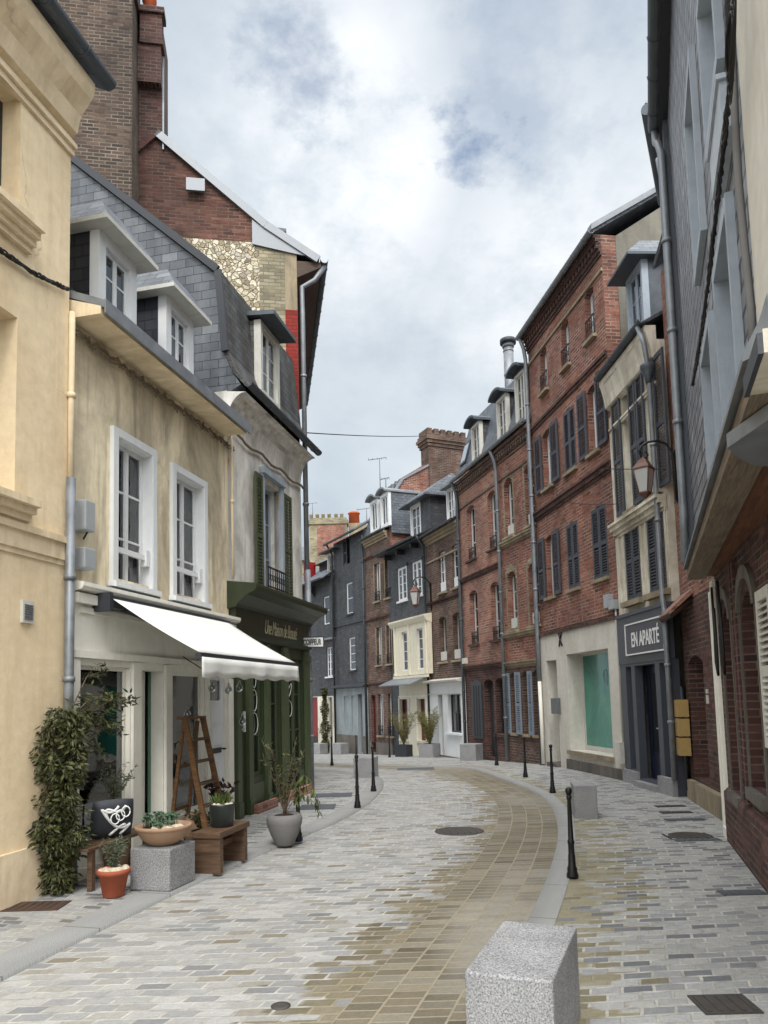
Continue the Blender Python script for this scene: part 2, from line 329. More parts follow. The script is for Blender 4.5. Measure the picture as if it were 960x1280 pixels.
def pavers(name, road):
    k = NT(name); v = k.uv()
    warp = k.n('ShaderNodeTexNoise'); warp.inputs['Scale'].default_value = 1.2; k.l(v, warp.inputs['Vector'])
    sc_ = k.n('ShaderNodeVectorMath', operation='SCALE'); k.l(warp.outputs['Color'], sc_.inputs[0]); sc_.inputs['Scale'].default_value = .05
    w2 = k.n('ShaderNodeTexNoise'); w2.inputs['Scale'].default_value = 14; k.l(v, w2.inputs['Vector'])
    s2 = k.n('ShaderNodeVectorMath', operation='SCALE'); k.l(w2.outputs['Color'], s2.inputs[0]); s2.inputs['Scale'].default_value = .014
    a2 = k.n('ShaderNodeVectorMath', operation='ADD'); k.l(sc_.outputs[0], a2.inputs[0]); k.l(s2.outputs[0], a2.inputs[1])
    ad = k.n('ShaderNodeVectorMath', operation='ADD'); k.l(v, ad.inputs[0]); k.l(a2.outputs[0], ad.inputs[1]); vv = ad.outputs[0]
    w, h = (.20, .105) if road else (.18, .095)
    c, f = k.brick(vv, w, h, .011, smooth=.25, offset=.45)
    c2, f2 = k.brick(vv, w, h, .011, smooth=.25, offset=.45)
    sep = k.n('ShaderNodeSeparateXYZ'); k.l(v, sep.inputs[0]); U, V = sep.outputs[0], sep.outputs[1]
    if road:
        pal = [(0, srgb(118, 120, 121)), (.08, srgb(140, 141, 141)), (.2, srgb(164, 164, 161)), (.35, srgb(144, 145, 145)), (.5, srgb(172, 171, 168)), (.65, srgb(154, 152, 147)), (.8, srgb(178, 177, 174)), (.93, srgb(150, 146, 136)), (1, srgb(128, 120, 104))]
    else:
        pal = [(0, srgb(104, 106, 109)), (.12, srgb(124, 126, 127)), (.18, srgb(150, 151, 151)), (.4, srgb(172, 172, 170)), (.6, srgb(160, 160, 157)), (.8, srgb(174, 172, 166)), (.9, srgb(140, 141, 142)), (1, srgb(110, 113, 117))]
    col = k.ramp(c, pal)
    grain = k.noise(v, 70, 4, .7); n2 = k.noise(v, 6, 5, .6)
    col = k.mix(.55, col, k.ramp(grain, [(.3, .62), (.7, 1.14)]), 'MULTIPLY')
    mort = k.mix(k.ramp(n2, [(.35, 0.0), (.65, 1.0)]), srgb(192, 189, 181), srgb(146, 143, 134))
    tan = k.ramp(c, [(0, srgb(106, 97, 78)), (.5, srgb(130, 120, 97)), (1, srgb(98, 90, 71))] if road else [(0, srgb(128, 122, 98)), (.5, srgb(148, 141, 114)), (1, srgb(118, 111, 86))])
    tan = k.mix(.4, tan, k.ramp(grain, [(.3, .7), (.7, 1.2)]), 'MULTIPLY')
    rowr = k.math('MULTIPLY', k.noise(k.map(v, (.55, 5.5, 1)), 1.0, 3, .7), 1.0)
    row_i = k.math('FLOOR', k.math('DIVIDE', V, h)); cr_ = k.n('ShaderNodeCombineXYZ'); k.l(k.math('MULTIPLY', U, .35), cr_.inputs[0]); k.l(k.math('MULTIPLY', row_i, .83), cr_.inputs[1])
    rowr = k.noise(cr_.outputs[0], 1.0, 2, .6)
    nb = k.noise(k.map(v, (.5, .22, 1), (2, 0, 0)), 1.0, 4, .5)
    reach = 1.95 if road else .55
    # how far a course is stained, measured from the channel
    if road: lim = k.math('ADD', k.math('ADD', k.math('MULTIPLY', rowr, 1.6), k.math('MULTIPLY', nb, 1.1)), -.22)
    else: lim = k.math('SUBTRACT', k.math('ADD', k.math('MULTIPLY', rowr, 2.2), k.math('MULTIPLY', nb, 1.6)), 1.62)
    lim = k.math('ADD', lim, k.math('MULTIPLY', k.math('SUBTRACT', c, .5), .8))
    mask = k.math('MULTIPLY', k.math('SUBTRACT', lim, U), 16.0, True)
    mask = k.math('MULTIPLY', mask, k.ramp(k.noise(v, 5, 5, .7), [(.3, .7), (.55, .97)]))
    if not road: mask = k.math('MULTIPLY', mask, k.math('GREATER_THAN', U, -.2))
    spots = k.math('GREATER_THAN', k.math('ADD', k.math('MULTIPLY', c, .5), k.math('MULTIPLY', k.noise(v, .9, 4), .8)), 1.02 if road else .98)
    mask = k.math('MAXIMUM', mask, k.math('MULTIPLY', spots, .55))
    col = k.mix(mask, col, tan)
    mort = k.mix(mask, mort, srgb(142, 133, 110))
    out = k.mix(f, col, mort); hgt = f
    if road:   # the channel: three courses laid lengthwise with continuous joints
        cmb = k.n('ShaderNodeCombineXYZ'); k.l(V, cmb.inputs[0]); k.l(U, cmb.inputs[1])
        c3, f3 = k.brick(cmb.outputs[0], .105, .20, .009, smooth=.25, offset=.5)
        ch = k.ramp(c3, [(0, srgb(90, 83, 70)), (.3, srgb(126, 117, 98)), (.5, srgb(104, 97, 82)), (.75, srgb(126, 121, 108)), (1, srgb(138, 129, 109))])
        ch = k.mix(.5, ch, k.ramp(grain, [(.3, .7), (.7, 1.2)]), 'MULTIPLY')
        ch = k.mix(k.ramp(k.noise(k.map(v, (.6, .3, 1), (7, 0, 0)), 1, 4), [(.48, 0.0), (.7, .6)]), ch, srgb(160, 157, 148))
        ch = k.mix(f3, ch, srgb(150, 141, 120))
        inch = k.math('LESS_THAN', U, .80)
        out = k.mix(inch, out, ch)
        mm = k.n('ShaderNodeMix', data_type='FLOAT'); k.l(inch, mm.inputs[0]); k.l(f, mm.inputs[2]); k.l(f3, mm.inputs[3]); hgt = mm.outputs[0]
    out = k.mix(.6, out, k.ramp(k.noise(k.map(v, (.6, .6, 1)), .8, 6, .6), [(.3, .82), (.7, 1.1)]), 'MULTIPLY')
    hh = k.math('ADD', k.math('MULTIPLY', hgt, -1.0), k.math('MULTIPLY', grain, .35))
    hh = k.math('ADD', hh, k.math('MULTIPLY', c, .35))
    col_d = k.ramp(k.noise(v, 22, 4, .65), [(.35, .86), (.65, 1.04)]); out = k.mix(.9, out, col_d, 'MULTIPLY')
    return k.done(out, k.ramp(n2, [(.3, .62), (.7, .82)]), k.bump(hh, .7, .014), spec=.35)
M['road'] = pavers('road_setts', True); M['pave'] = pavers('pavement_setts', False)
def _kerb():
    k = NT('kerb_granite'); v = k.uv()
    c, f = k.brick(v, 1.0, 1.0, .008, offset=0)
    g = k.ramp(k.noise(v, 80, 4, .8), [(.35, srgb(112, 112, 111)), (.6, srgb(164, 164, 161))])
    g = k.mix(.5, g, k.ramp(k.noise(v, 1.6, 5), [(.3, .8), (.7, 1.08)]), 'MULTIPLY')
    return k.done(k.mix(f, g, srgb(110, 106, 98)), .75, k.bump(k.noise(v, 90, 3), .2, .004))
M['kerb'] = _kerb()

# ------------------------------------------------------------------ mesh builder
class MB:
    def __init__(s): s.v = []; s.f = []; s.mi = []; s.sm = []
    def add(s, vs, fs, mi=0, smooth=False):
        b = len(s.v); s.v += [tuple(v) for v in vs]
        for f in fs: s.f.append([b + i for i in f]); s.mi.append(mi); s.sm.append(smooth)
        return s
    def box(s, x0, x1, y0, y1, z0, z1, mi=0, M_=None):
        if x0 > x1: x0, x1 = x1, x0
        if y0 > y1: y0, y1 = y1, y0
        if z0 > z1: z0, z1 = z1, z0
        vs = [Vector((x, y, z)) for z in (z0, z1) for y in (y0, y1) for x in (x0, x1)]
        if M_ is not None: vs = [M_ @ v for v in vs]
        return s.add(vs, [(0, 2, 3, 1), (4, 5, 7, 6), (0, 1, 5, 4), (2, 6, 7, 3), (0, 4, 6, 2), (1, 3, 7, 5)], mi)
    def prism(s, poly, a0, a1, axis='x', mi=0):
        """poly: 2-D points; axis x -> (y,z); y -> (x,z); z -> (x,y)"""
        n = len(poly)
        def P(a, p):
            return (a, p[0], p[1]) if axis == 'x' else ((p[0], a, p[1]) if axis == 'y' else (p[0], p[1], a))
        vs = [P(a0, p) for p in poly] + [P(a1, p) for p in poly]
        fs = [tuple(range(n)), tuple(range(2 * n - 1, n - 1, -1))] + [(i, i + n, (i + 1) % n + n, (i + 1) % n) for i in range(n)]
        return s.add(vs, fs, mi)
    def tube(s, path, r, n=8, mi=0, caps=True, smooth=True):
        pts = [Vector(p) for p in path]; rings = []
        rr = r if isinstance(r, (list, tuple)) else [r] * len(pts)
        up = Vector((0, 0, 1)); prevx = None
        for i, p in enumerate(pts):
            d = (pts[min(i + 1, len(pts) - 1)] - pts[max(i - 1, 0)])
            if d.length < 1e-9: d = Vector((0, 0, 1))
            d.normalize()
            if prevx is None:
                a = up if abs(d.z) < .9 else Vector((1, 0, 0)); x = d.cross(a).normalized()
            else: x = (prevx - d * prevx.dot(d)).normalized()
            prevx = x; y = d.cross(x)
            rings.append([p + (x * math.cos(2 * math.pi * k / n) + y * math.sin(2 * math.pi * k / n)) * rr[i] for k in range(n)])
        vs = [v for rg in rings for v in rg]; fs = []
        for i in range(len(pts) - 1):
            for k in range(n): fs.append((i * n + k, i * n + (k + 1) % n, (i + 1) * n + (k + 1) % n, (i + 1) * n + k))
        s.add(vs, fs, mi, smooth)
        if caps:
            b = len(s.v) - len(vs)
            s.f.append([b + k for k in range(n - 1, -1, -1)]); s.mi.append(mi); s.sm.append(False)
            s.f.append([b + (len(pts) - 1) * n + k for k in range(n)]); s.mi.append(mi); s.sm.append(False)
        return s
    def lathe(s, prof, c=(0, 0, 0), n=24, mi=0, smooth=True, sq=1.0):
        vs = []; fs = []
        for r, z in prof:
            for k in range(n):
                a = 2 * math.pi * k / n; vs.append((c[0] + r * math.cos(a), c[1] + r * math.sin(a) * sq, c[2] + z))
        for i in range(len(prof) - 1):
            for k in range(n): fs.append((i * n + k, i * n + (k + 1) % n, (i + 1) * n + (k + 1) % n, (i + 1) * n + k))
        fs.append(tuple(range(n - 1, -1, -1))); fs.append(tuple((len(prof) - 1) * n + k for k in range(n)))
        return s.add(vs, fs, mi, smooth)
    def wall(s, u0, u1, z0, z1, holes=(), y0=0.0, t=.3, mi=0, back=True):
        hs = [(h[0], h[1], h[2], h[3], h[4] if len(h) > 4 else 0.0) for h in holes]
        hs = [(max(a, u0 + .01), min(b, u1 - .01), max(c, z0), min(d, z1 - .005), r) for a, b, c, d, r in hs if b > u0 and a < u1]
        xs = sorted({round(x, 5) for x in [u0, u1] + [h[0] for h in hs] + [h[1] for h in hs]})
        zs = sorted({round(z, 5) for z in [z0, z1] + [h[2] for h in hs] + [h[3] for h in hs]})
        for i in range(len(xs) - 1):
            for j in range(len(zs) - 1):
                cx, cz = (xs[i] + xs[i + 1]) / 2, (zs[j] + zs[j + 1]) / 2
                if any(h[0] < cx < h[1] and h[2] < cz < h[3] for h in hs): continue
                a, b, c, d = xs[i], xs[i + 1], zs[j], zs[j + 1]
                s.add([(a, y0, c), (b, y0, c), (b, y0, d), (a, y0, d)], [(0, 1, 2, 3)], mi)
                if back: s.add([(a, y0 + t, c), (b, y0 + t, c), (b, y0 + t, d), (a, y0 + t, d)], [(3, 2, 1, 0)], mi)
        def q(p1, p2, flip=False):
            vs = [(p1[0], y0, p1[1]), (p2[0], y0, p2[1]), (p2[0], y0 + t, p2[1]), (p1[0], y0 + t, p1[1])]
            s.add(vs, [(3, 2, 1, 0) if flip else (0, 1, 2, 3)], mi)
        q((u0, z0), (u0, z1), True); q((u1, z0), (u1, z1)); q((u0, z1), (u1, z1), True); q((u0, z0), (u1, z0))
        for a, b, c, d, r in hs:
            q((a, c), (a, d)); q((b, c), (b, d), True); q((a, c), (b, c), True)
            if r <= 0: q((a, d), (b, d))
            else:
                N = 8; w = (b - a) / 2; rad = (w * w + r * r) / (2 * r); cz = d - rad
                P = []
                for i in range(N + 1):
                    x = a + (b - a) * i / N; P.append((x, cz + math.sqrt(max(rad * rad - (x - a - w) ** 2, 0))))
                for i in range(N):
                    p, p2 = P[i], P[i + 1]
                    q(p, p2)
                    s.add([(p[0], y0, p[1]), (p2[0], y0, p2[1]), (p2[0], y0, d), (p[0], y0, d)], [(0, 1, 2, 3)], mi)
        return s
    def build(s, name, mat, parent=None, loc=None, rotz=0, matrix=None, bevel=0, seg=2, label=None):
        me = bpy.data.meshes.new(name); me.from_pydata(s.v, [], s.f); me.update()
        mats = mat if isinstance(mat, (list, tuple)) else [mat]
        for m in mats: me.materials.append(M[m] if isinstance(m, str) else m)
        for p, mi, sm in zip(me.polygons, s.mi, s.sm): p.material_index = mi; p.use_smooth = sm
        uvl = me.uv_layers.new(name='UVMap')
        for p in me.polygons:
            n = p.normal; ax = max(range(3), key=lambda i: abs(n[i]))
            if abs(n.z) > .35 and abs(n.z) < .96:      # sloping roof: measure up the slope
                horiz = math.hypot(n.x, n.y); 
                along_x = abs(n.y) >= abs(n.x)
                for li in p.loop_indices:
                    co = me.vertices[me.loops[li].vertex_index].co
                    uvl.data[li].uv = (co.x if along_x else co.y, co.z / max(horiz, .3))
            else:
                for li in p.loop_indices:
                    co = me.vertices[me.loops[li].vertex_index].co
                    uvl.data[li].uv = (co.x, co.y) if ax == 2 else ((co.y, co.z) if ax == 0 else (co.x, co.z))
        o = bpy.data.objects.new(name, me); C.objects.link(o)
        if parent is not None: o.parent = parent
        if matrix is not None: o.matrix_world = matrix
        if loc is not None: o.location = loc
        if rotz: o.rotation_euler = (0, 0, rotz)
        if bevel:
            b = o.modifiers.new('Bevel', 'BEVEL'); b.width = bevel; b.segments = seg; b.limit_method = 'ANGLE'
        if label: o['label'] = label
        return o
def each(mb, name, mat, parent):
    """link every box of the builder as an object of its own"""
    out = []
    for b in range(len(mb.v) // 8):
        q = MB(); q.v = mb.v[b * 8:b * 8 + 8]; q.f = [(0, 2, 3, 1), (4, 5, 7, 6), (0, 1, 5, 4), (2, 6, 7, 3), (0, 4, 6, 2), (1, 3, 7, 5)]; q.mi = [0] * 6; q.sm = [False] * 6
        out.append(q.build(name, mat, parent))
    return out
def box(x0, x1, y0, y1, z0, z1): return MB().box(x0, x1, y0, y1, z0, z1)
def tag(o, label, cat, group=None, kind=None):
    o['label'] = label; o['category'] = cat
    if group: o['group'] = group
    if kind: o['kind'] = kind
    return o
def empty(name, matrix=None, loc=None, rotz=0):
    o = bpy.data.objects.new(name, None); C.objects.link(o); o.empty_display_size = .2
    if matrix is not None: o.matrix_world = matrix
    if loc is not None: o.location = loc
    if rotz: o.rotation_euler = (0, 0, rotz)
    return o
def copy_tree(o, parent=None):
    c = o.copy(); C.objects.link(c)
    if parent is not None: c.parent = parent
    for ch in list(o.children): copy_tree(ch, c)
    return c
def text_mesh(txt, size, ext=.004, shear=0.0, sx=1.0, bold=0.0, space=1.0):
    cu = bpy.data.curves.new('t', 'FONT'); cu.body = txt; cu.size = size; cu.extrude = ext; cu.shear = shear; cu.offset = bold
    cu.align_x = 'CENTER'; cu.align_y = 'CENTER'; cu.space_character = space
    o = bpy.data.objects.new('t', cu); C.objects.link(o); dg = bpy.context.evaluated_depsgraph_get()
    me = bpy.data.meshes.new_from_object(o.evaluated_get(dg)); C.objects.unlink(o); bpy.data.objects.remove(o)
    mb = MB(); mb.add([(v.co.x * sx, -v.co.z, v.co.y) for v in me.vertices], [tuple(p.vertices) for p in me.polygons]); return mb
def shift(mb, d, k=1.0):
    mb.v = [(v[0] * k + d[0], v[1] * k + d[1], v[2] * k + d[2]) for v in mb.v]; return mb

# ------------------------------------------------------------------ building parts
def window(root, r, y=.14, cols=2, rows=3, fm='white', gm='glass', sill='stonetrim', curtain='curtain', fw=.055, name='window', sd=.09, label=None, cfull=True):
    u0, u1, z0, z1 = r[:4]
    if z1 < z0: z0, z1 = z1, z0
    W = u1 - u0; mb = MB(); t = .05
    mb.box(u0, u0 + fw, y, y + t, z0, z1); mb.box(u1 - fw, u1, y, y + t, z0, z1)
    mb.box(u0 + fw, u1 - fw, y, y + t, z0, z0 + fw); mb.box(u0 + fw, u1 - fw, y, y + t, z1 - fw, z1)
    for i in range(1, cols):
        x = u0 + W * i / cols; mb.box(x - fw * .6, x + fw * .6, y - .012, y + t - .002, z0 + fw, z1 - fw)
    for j in range(1, rows):
        z = z0 + (z1 - z0) * j / rows; mb.box(u0 + fw, u1 - fw, y + .008, y + t - .008, z - .012, z + .012)
    w = mb.build(name, fm, root, label=label)
    box(u0 + .02, u1 - .02, y + .022, y + .028, z0 + .02, z1 - .02).build('pane', gm, w)
    if curtain:
        c = MB(); n = 10; yc = y + .12
        spans = [(u0, u1)] if cfull else [(u0, u0 + W * .3), (u1 - W * .3, u1)]
        for a, b in spans:
            vs = []; fs = []
            for i in range(n + 1):
                x = a + (b - a) * i / n; yy = yc + .02 * math.sin(i * 2.1)
                vs += [(x, yy, z0 + .03), (x, yy, z1 - .02)]
            for i in range(n): fs.append((2 * i, 2 * i + 2, 2 * i + 3, 2 * i + 1))
            c.add(vs, fs, 0, True)
        c.build('curtain', curtain, w)
    if sill: box(u0 - .06, u1 + .06, -sd, y, z0 - .07, z0 - .002).build('sill', sill, w)
    return w
def railing(root, r, y=-.04, h=.35, m='iron'):
    u0, u1, z0, z1 = r[:4]; mb = MB(); n = max(4, int((u1 - u0) / .09))
    mb.box(u0, u1, y - .012, y + .012, z0 + h - .025, z0 + h); mb.box(u0, u1, y - .01, y + .01, z0 + .04, z0 + .06)
    for i in range(n + 1):
        x = u0 + .01 + (u1 - u0 - .02) * i / n; mb.box(x - .006, x + .006, y - .006, y + .006, z0 + .0, z0 + h - .026)
    for i in range(n):
        x = u0 + (u1 - u0) * (i + .5) / n
        mb.tube([(x + .03 * math.cos(a), y, z0 + h * .55 + .05 * math.sin(a)) for a in [k * math.pi / 4 for k in range(9)]], .006, 4, caps=False)
    return mb.build('railing', m, root)
def shutter(root, u0, u1, z0, z1, y=-.05, m='shutter', t=.035, tilt=.5, pitch=.055, name='shutter', angle=None, hinge=None, label=None):
    mb = MB(); fw = min(.055, (u1 - u0) * .18)
    mb.box(u0, u0 + fw, y - t, y, z0, z1); mb.box(u1 - fw, u1, y - t, y, z0, z1)
    for zz in (z0, z0 + (z1 - z0) * .45, z1 - .08): mb.box(u0 + fw, u1 - fw, y - t + .002, y - .002, zz, zz + .08)
    z = z0 + .09
    while z < z1 - .1:
        if not (z0 + (z1 - z0) * .45 - .03 < z < z0 + (z1 - z0) * .45 + .09):
            vs = [(u0 + fw, y - t + .002, z), (u1 - fw, y - t + .002, z), (u1 - fw, y - .004, z + .035), (u0 + fw, y - .004, z + .035)]
            vs += [(a, b, c + .008) for a, b, c in vs]
            mb.add(vs, [(0, 1, 2, 3), (7, 6, 5, 4), (0, 4, 5, 1), (1, 5, 6, 2), (2, 6, 7, 3), (3, 7, 4, 0)])
        z += pitch
    if angle is not None:
        Mx = Matrix.Translation((hinge, y, 0)) @ Matrix.Rotation(angle, 4, 'Z') @ Matrix.Translation((-hinge, -y, 0))
        mb.v = [tuple(Mx @ Vector(v)) for v in mb.v]
    return mb.build(name, m, root, label=label)
def pipe(root, path, r=.045, m='zinc', name='downpipe', collars=True):
    mb = MB(); mb.tube(path, r, 10)
    if collars:
        for a, b in zip(path, path[1:]):
            a, b = Vector(a), Vector(b)
            if abs((b - a).z) > 1.2 and (b - a).xy.length < .2:
                n = int((b - a).length / 1.3)
                for i in range(1, n + 1):
                    p = a.lerp(b, i / (n + 1)); mb.tube([p - Vector((0, 0, .025)), p + Vector((0, 0, .025))], r + .012, 10)
    return mb.build(name, m, root)
def gutter(root, u0, u1, y, z, r=.07, m='zinc'):
    mb = MB(); n = 8; vs = []; fs = []
    prof = [(y + r * math.cos(a), z - r * math.sin(a)) for a in [math.pi * k / n for k in range(n + 1)]]
    prof2 = [(y + (r - .008) * math.cos(a), z - (r - .008) * math.sin(a)) for a in [math.pi * k / n for k in range(n, -1, -1)]]
    mb.prism(prof + prof2, u0, u1)
    k = u0 + .3
    while k < u1:
        mb.prism([(y + (r + .01) * math.cos(a), z - (r + .01) * math.sin(a)) for a in [math.pi * q / n for q in range(n + 1)]], k, k + .02); k += .55
    return mb.build('gutter', m, root)
def moulding(root, u0, u1, z, steps, m, y0=0.0, name='cornice', dent=None):
    """steps: (height, projection) from the bottom up"""
    mb = MB(); zz = z
    for h, p in steps: mb.box(u0, u1, y0 - p, y0 + .02, zz, zz + h); zz += h
    if dent:
        dz, dh, dp, sp = dent; x = u0 + sp / 2
        while x < u1 - sp / 2: mb.box(x, x + sp * .5, y0 - dp, y0 - .001, dz, dz + dh); x += sp
    return mb.build(name, m, root)
def shell(root, L, D, prof, m, z0=-1.0, end_m=None, ftop=None, name='side_wall', ends=(True, True)):
    """gable end walls, back wall; prof: roof line (y,z) from the eave to the back"""
    mb = MB(); t = .25
    poly = [(.31, z0)] + [(max(y, .31), z) for y, z in prof if y < D] + [(D, prof[-1][1]), (D, z0)]
    poly = [p for i, p in enumerate(poly) if i == 0 or p != poly[i - 1]]
    if ends[0]: mb.prism(poly, .006, t)
    if ends[1]: mb.prism(poly, L - t, L - .006)
    mb.box(t, L - t, D - .2, D - .01, z0, prof[-1][1])
    # strip closing the end walls out to the facade
    return mb.build(name, end_m or m, root)
def roof_sheet(root, prof, u0, u1, m='slate', t=.05, name='roof', ridge=True):
    mb = MB()
    for (y0, z0), (y1, z1) in zip(prof, prof[1:]):
        d = Vector((y1 - y0, z1 - z0)); n = Vector((-d.y, d.x)).normalized() * t
        if n.y < 0: n = -n
        mb.prism([(y0, z0), (y1, z1), (y1 + n.x, z1 + n.y), (y0 + n.x, z0 + n.y)], u0, u1)
    return mb.build(name, m, root)
def dormer(root, u0, u1, z0, z1, yf, yb, cheek='slate_black', trim='white', style='hood', roofm='slate', over=.25, cols=2, rows=3, fw=.09, hood=.4, gm='glass', nose=.2, sof='offwhite'):
    mb = MB(); mb.wall(u0, u1, z0, z1, [(u0 + fw, u1 - fw, z0 + fw, z1 - fw)], yf, .12)
    d = mb.build('dormer', trim, root)
    MB().box(u0 + .005, u0 + .05, yf + .12, yb, z0 - .3, z1 - .004).box(u1 - .05, u1 - .005, yf + .12, yb, z0 - .3, z1 - .004).build('cheek', cheek, d)
    w = MB(); a, b, c, e = u0 + fw, u1 - fw, z0 + fw, z1 - fw; y = yf + .05
    s_ = .045
    w.box(a, a + s_, y, y + .04, c, e); w.box(b - s_, b, y, y + .04, c, e); w.box(a + s_, b - s_, y, y + .04, c, c + s_); w.box(a + s_, b - s_, y, y + .04, e - s_, e)
    for i in range(1, cols): x = a + (b - a) * i / cols; w.box(x - s_ * .6, x + s_ * .6, y - .006, y + .036, c + s_, e - s_)
    for j in range(1, rows): z = c + (e - c) * j / rows; w.box(a + s_, b - s_, y + .01, y + .03, z - .012, z + .012)
    w.build('window_frame', trim, d)
    box(a, b, y + .016, y + .022, c, e).build('pane', gm, d)
    box(a - .02, b + .02, y + .12, y + .13, c - .02, e + .02).build('curtain', 'curtain', d)
    r = MB(); um = (u0 + u1) / 2
    if style == 'hood':     # hipped hood with a wide flat soffit
        A = [(u0 - over, yf - hood, z1), (u1 + over, yf - hood, z1), (u1 + over, yb, z1), (u0 - over, yb, z1)]
        B = [(u0 + .12, yf + .05, z1 + .42), (u1 - .12, yf + .05, z1 + .42), (u1 - .12, yb, z1 + .42), (u0 + .12, yb, z1 + .42)]
        A2 = [(x, y_, z + .05) for x, y_, z in A]
        r.add(A + A2, [(0, 3, 2, 1), (0, 1, 5, 4), (1, 2, 6, 5), (2, 3, 7, 6), (3, 0, 4, 7)], 1)
        r.add(A2 + B, [(0, 1, 5, 4), (1, 2, 6, 5), (2, 3, 7, 6), (3, 0, 4, 7), (4, 5, 6, 7)], 0)
        r.build('dormer_roof', [roofm, sof], d)
    elif style == 'flat':
        r.prism([(yf - nose, z1 + .0), (yb, z1 + .15), (yb, z1 + .23), (yf - nose, z1 + .07)], u0 - over, u1 + over)
        r.build('dormer_roof', roofm, d)
    elif style == 'round':
        N = 10; w_ = (u1 - u0) / 2 + over; P = [(um - w_ + 2 * w_ * i / N, z1 + .35 * w_ * math.sin(math.pi * i / N) ** .7) for i in range(N + 1)]
        P2 = [(x, z + .07) for x, z in reversed(P)]
        r.prism(P + P2, yf - nose, yb, 'y')
        r.prism(P, yf + .01, yf + .12, 'y'); r.build('dormer_roof', roofm, d)
    elif style == 'gable':
        r.prism([(u0 - over, z1), (um, z1 + .45), (u1 + over, z1), (u1 + over, z1 + .06), (um, z1 + .52), (u0 - over, z1 + .06)], yf - nose, yb, 'y'); r.build('dormer_roof', roofm, d)
    return d
def chimney(root, x0, x1, y0, y1, z0, z1, m='oldbrick', pots=3, cap=True, pot_m='orange', pr=.09, ph=.35, capm=None, name='chimney'):
    mb = MB(); mb.box(x0, x1, y0, y1, z0, z1 - (.3 if cap else 0))
    if cap:
        mb.box(x0 - .05, x1 + .05, y0 - .05, y1 + .05, z1 - .3, z1 - .18); mb.box(x0 - .09, x1 + .09, y0 - .09, y1 + .09, z1 - .18, z1 - .06); mb.box(x0 - .03, x1 + .03, y0 - .03, y1 + .03, z1 - .06, z1)
    c = mb.build(name, m, root)
    long_x = (x1 - x0) > (y1 - y0)
    for i in range(pots):
        f = (i + .5) / pots; cx, cy = (x0 + (x1 - x0) * f, (y0 + y1) / 2) if long_x else ((x0 + x1) / 2, y0 + (y1 - y0) * f)
        MB().lathe([(pr * 1.1, 0), (pr * 1.1, .04), (pr, .05), (pr * .85, ph - .05), (pr * 1.05, ph - .04), (pr * 1.05, ph)], (cx, cy, z1), 12).build('chimney_pot', pot_m, c)
    return c
def cable(name, pts, r, label, cat='cable', sag=.15, m='cable', group=None, n=10):
    mb = MB(); P = []
    for a, b in zip(pts, pts[1:]):
        a, b = Vector(a), Vector(b)
        for i in range(n):
            f = i / n; p = a.lerp(b, f); p.z -= sag * 4 * f * (1 - f); P.append(p)
    P.append(Vector(pts[-1])); o0 = P[0].copy()
    mb.tube([p - o0 for p in P], r, 6); o = mb.build(name, m, loc=o0); tag(o, label, cat, group); return o

# ------------------------------------------------------------------ plan of the street
AL = gnd(300, 1022); dL = dirvp(700)
L12 = pt(AL, dL, 80, 1108); L23 = pt(AL, dL, 288, 1027); L34 = pt(AL, dL, 382, 988)
P0 = gnd(788, 978)
P1 = pt(P0, dirvp(340), 683, 955)
P2 = pt(P1, dirvp(240), 585, 946); P3 = pt(P2, dirvp(170), 541, 945); P4 = pt(P3, dirvp(90), 491, 943)
P5 = pt(P4, dirvp(60), 462, 942); P6 = pt(P5, dirvp(15), 422, 941); P7 = P6 + dirvp(-20) * 6.5
PE = pt(P0, dirvp(440), 855, 998)
#@@BUILD
# ------------------------------------------------------------------ ground, road, kerbs
def interp(tab, y):
    if y <= tab[0][0]: 
        (a, b), (c, d) = tab[0], tab[1]; return b + (d - b) * (y - a) / (c - a)
    for (a, b), (c, d) in zip(tab, tab[1:]):
        if y <= c: 
            return b + (d - b) * (y - a) / (c - a)
    (a, b), (c, d) = tab[-2], tab[-1]; return b + (d - b) * (y - a) / (c - a)
def smooth_tab(pix, extra_pre, extra_post):
    raw = extra_pre + [(g.y, g.x) for g in (gnd(*p) for p in pix)] + extra_post
    raw.sort(); ys = [raw[0][0] + i * .25 for i in range(int((raw[-1][0] - raw[0][0]) / .25))]
    t = [(y, interp(raw, y)) for y in ys]
    for _ in range(14): t = [t[0]] + [(t[i][0], (t[i - 1][1] + t[i][1] * 2 + t[i + 1][1]) / 4) for i in range(1, len(t) - 1)] + [t[-1]]
    return t
TL = smooth_tab([(0, 1225), (120, 1168), (240, 1107), (345, 1060), (419, 1047 - 16), (452, 1013), (470, 998), (480, 986), (481, 977)], [(0, -3.3)], [(16.3, -.15), (17.5, -.75), (19, -1.75), (21, -3.2), (26, -7.4)])
TR = smooth_tab([(662, 1150), (682, 1110), (696, 1065), (700, 1035), (692, 1010), (680, 997), (660, 986), (630, 975), (605, 966), (582, 959)], [(0, -.75), (3.9, .42)], [(19.3, .9), (21, -.5), (24, -3.2), (29, -7.8)])
ST = [i * .2 for i in range(-10, 146)]
def edge(tab, off):
    """polyline of a tab curve shifted sideways by off (to +x side)"""
    P = [Vector((interp(tab, y), y, 0)) for y in ST]; out = []
    for i, p in enumerate(P):
        d = (P[min(i + 1, len(P) - 1)] - P[max(i - 1, 0)]).normalized(); out.append(p + Vector((d.y, -d.x, 0)) * off)
    return out
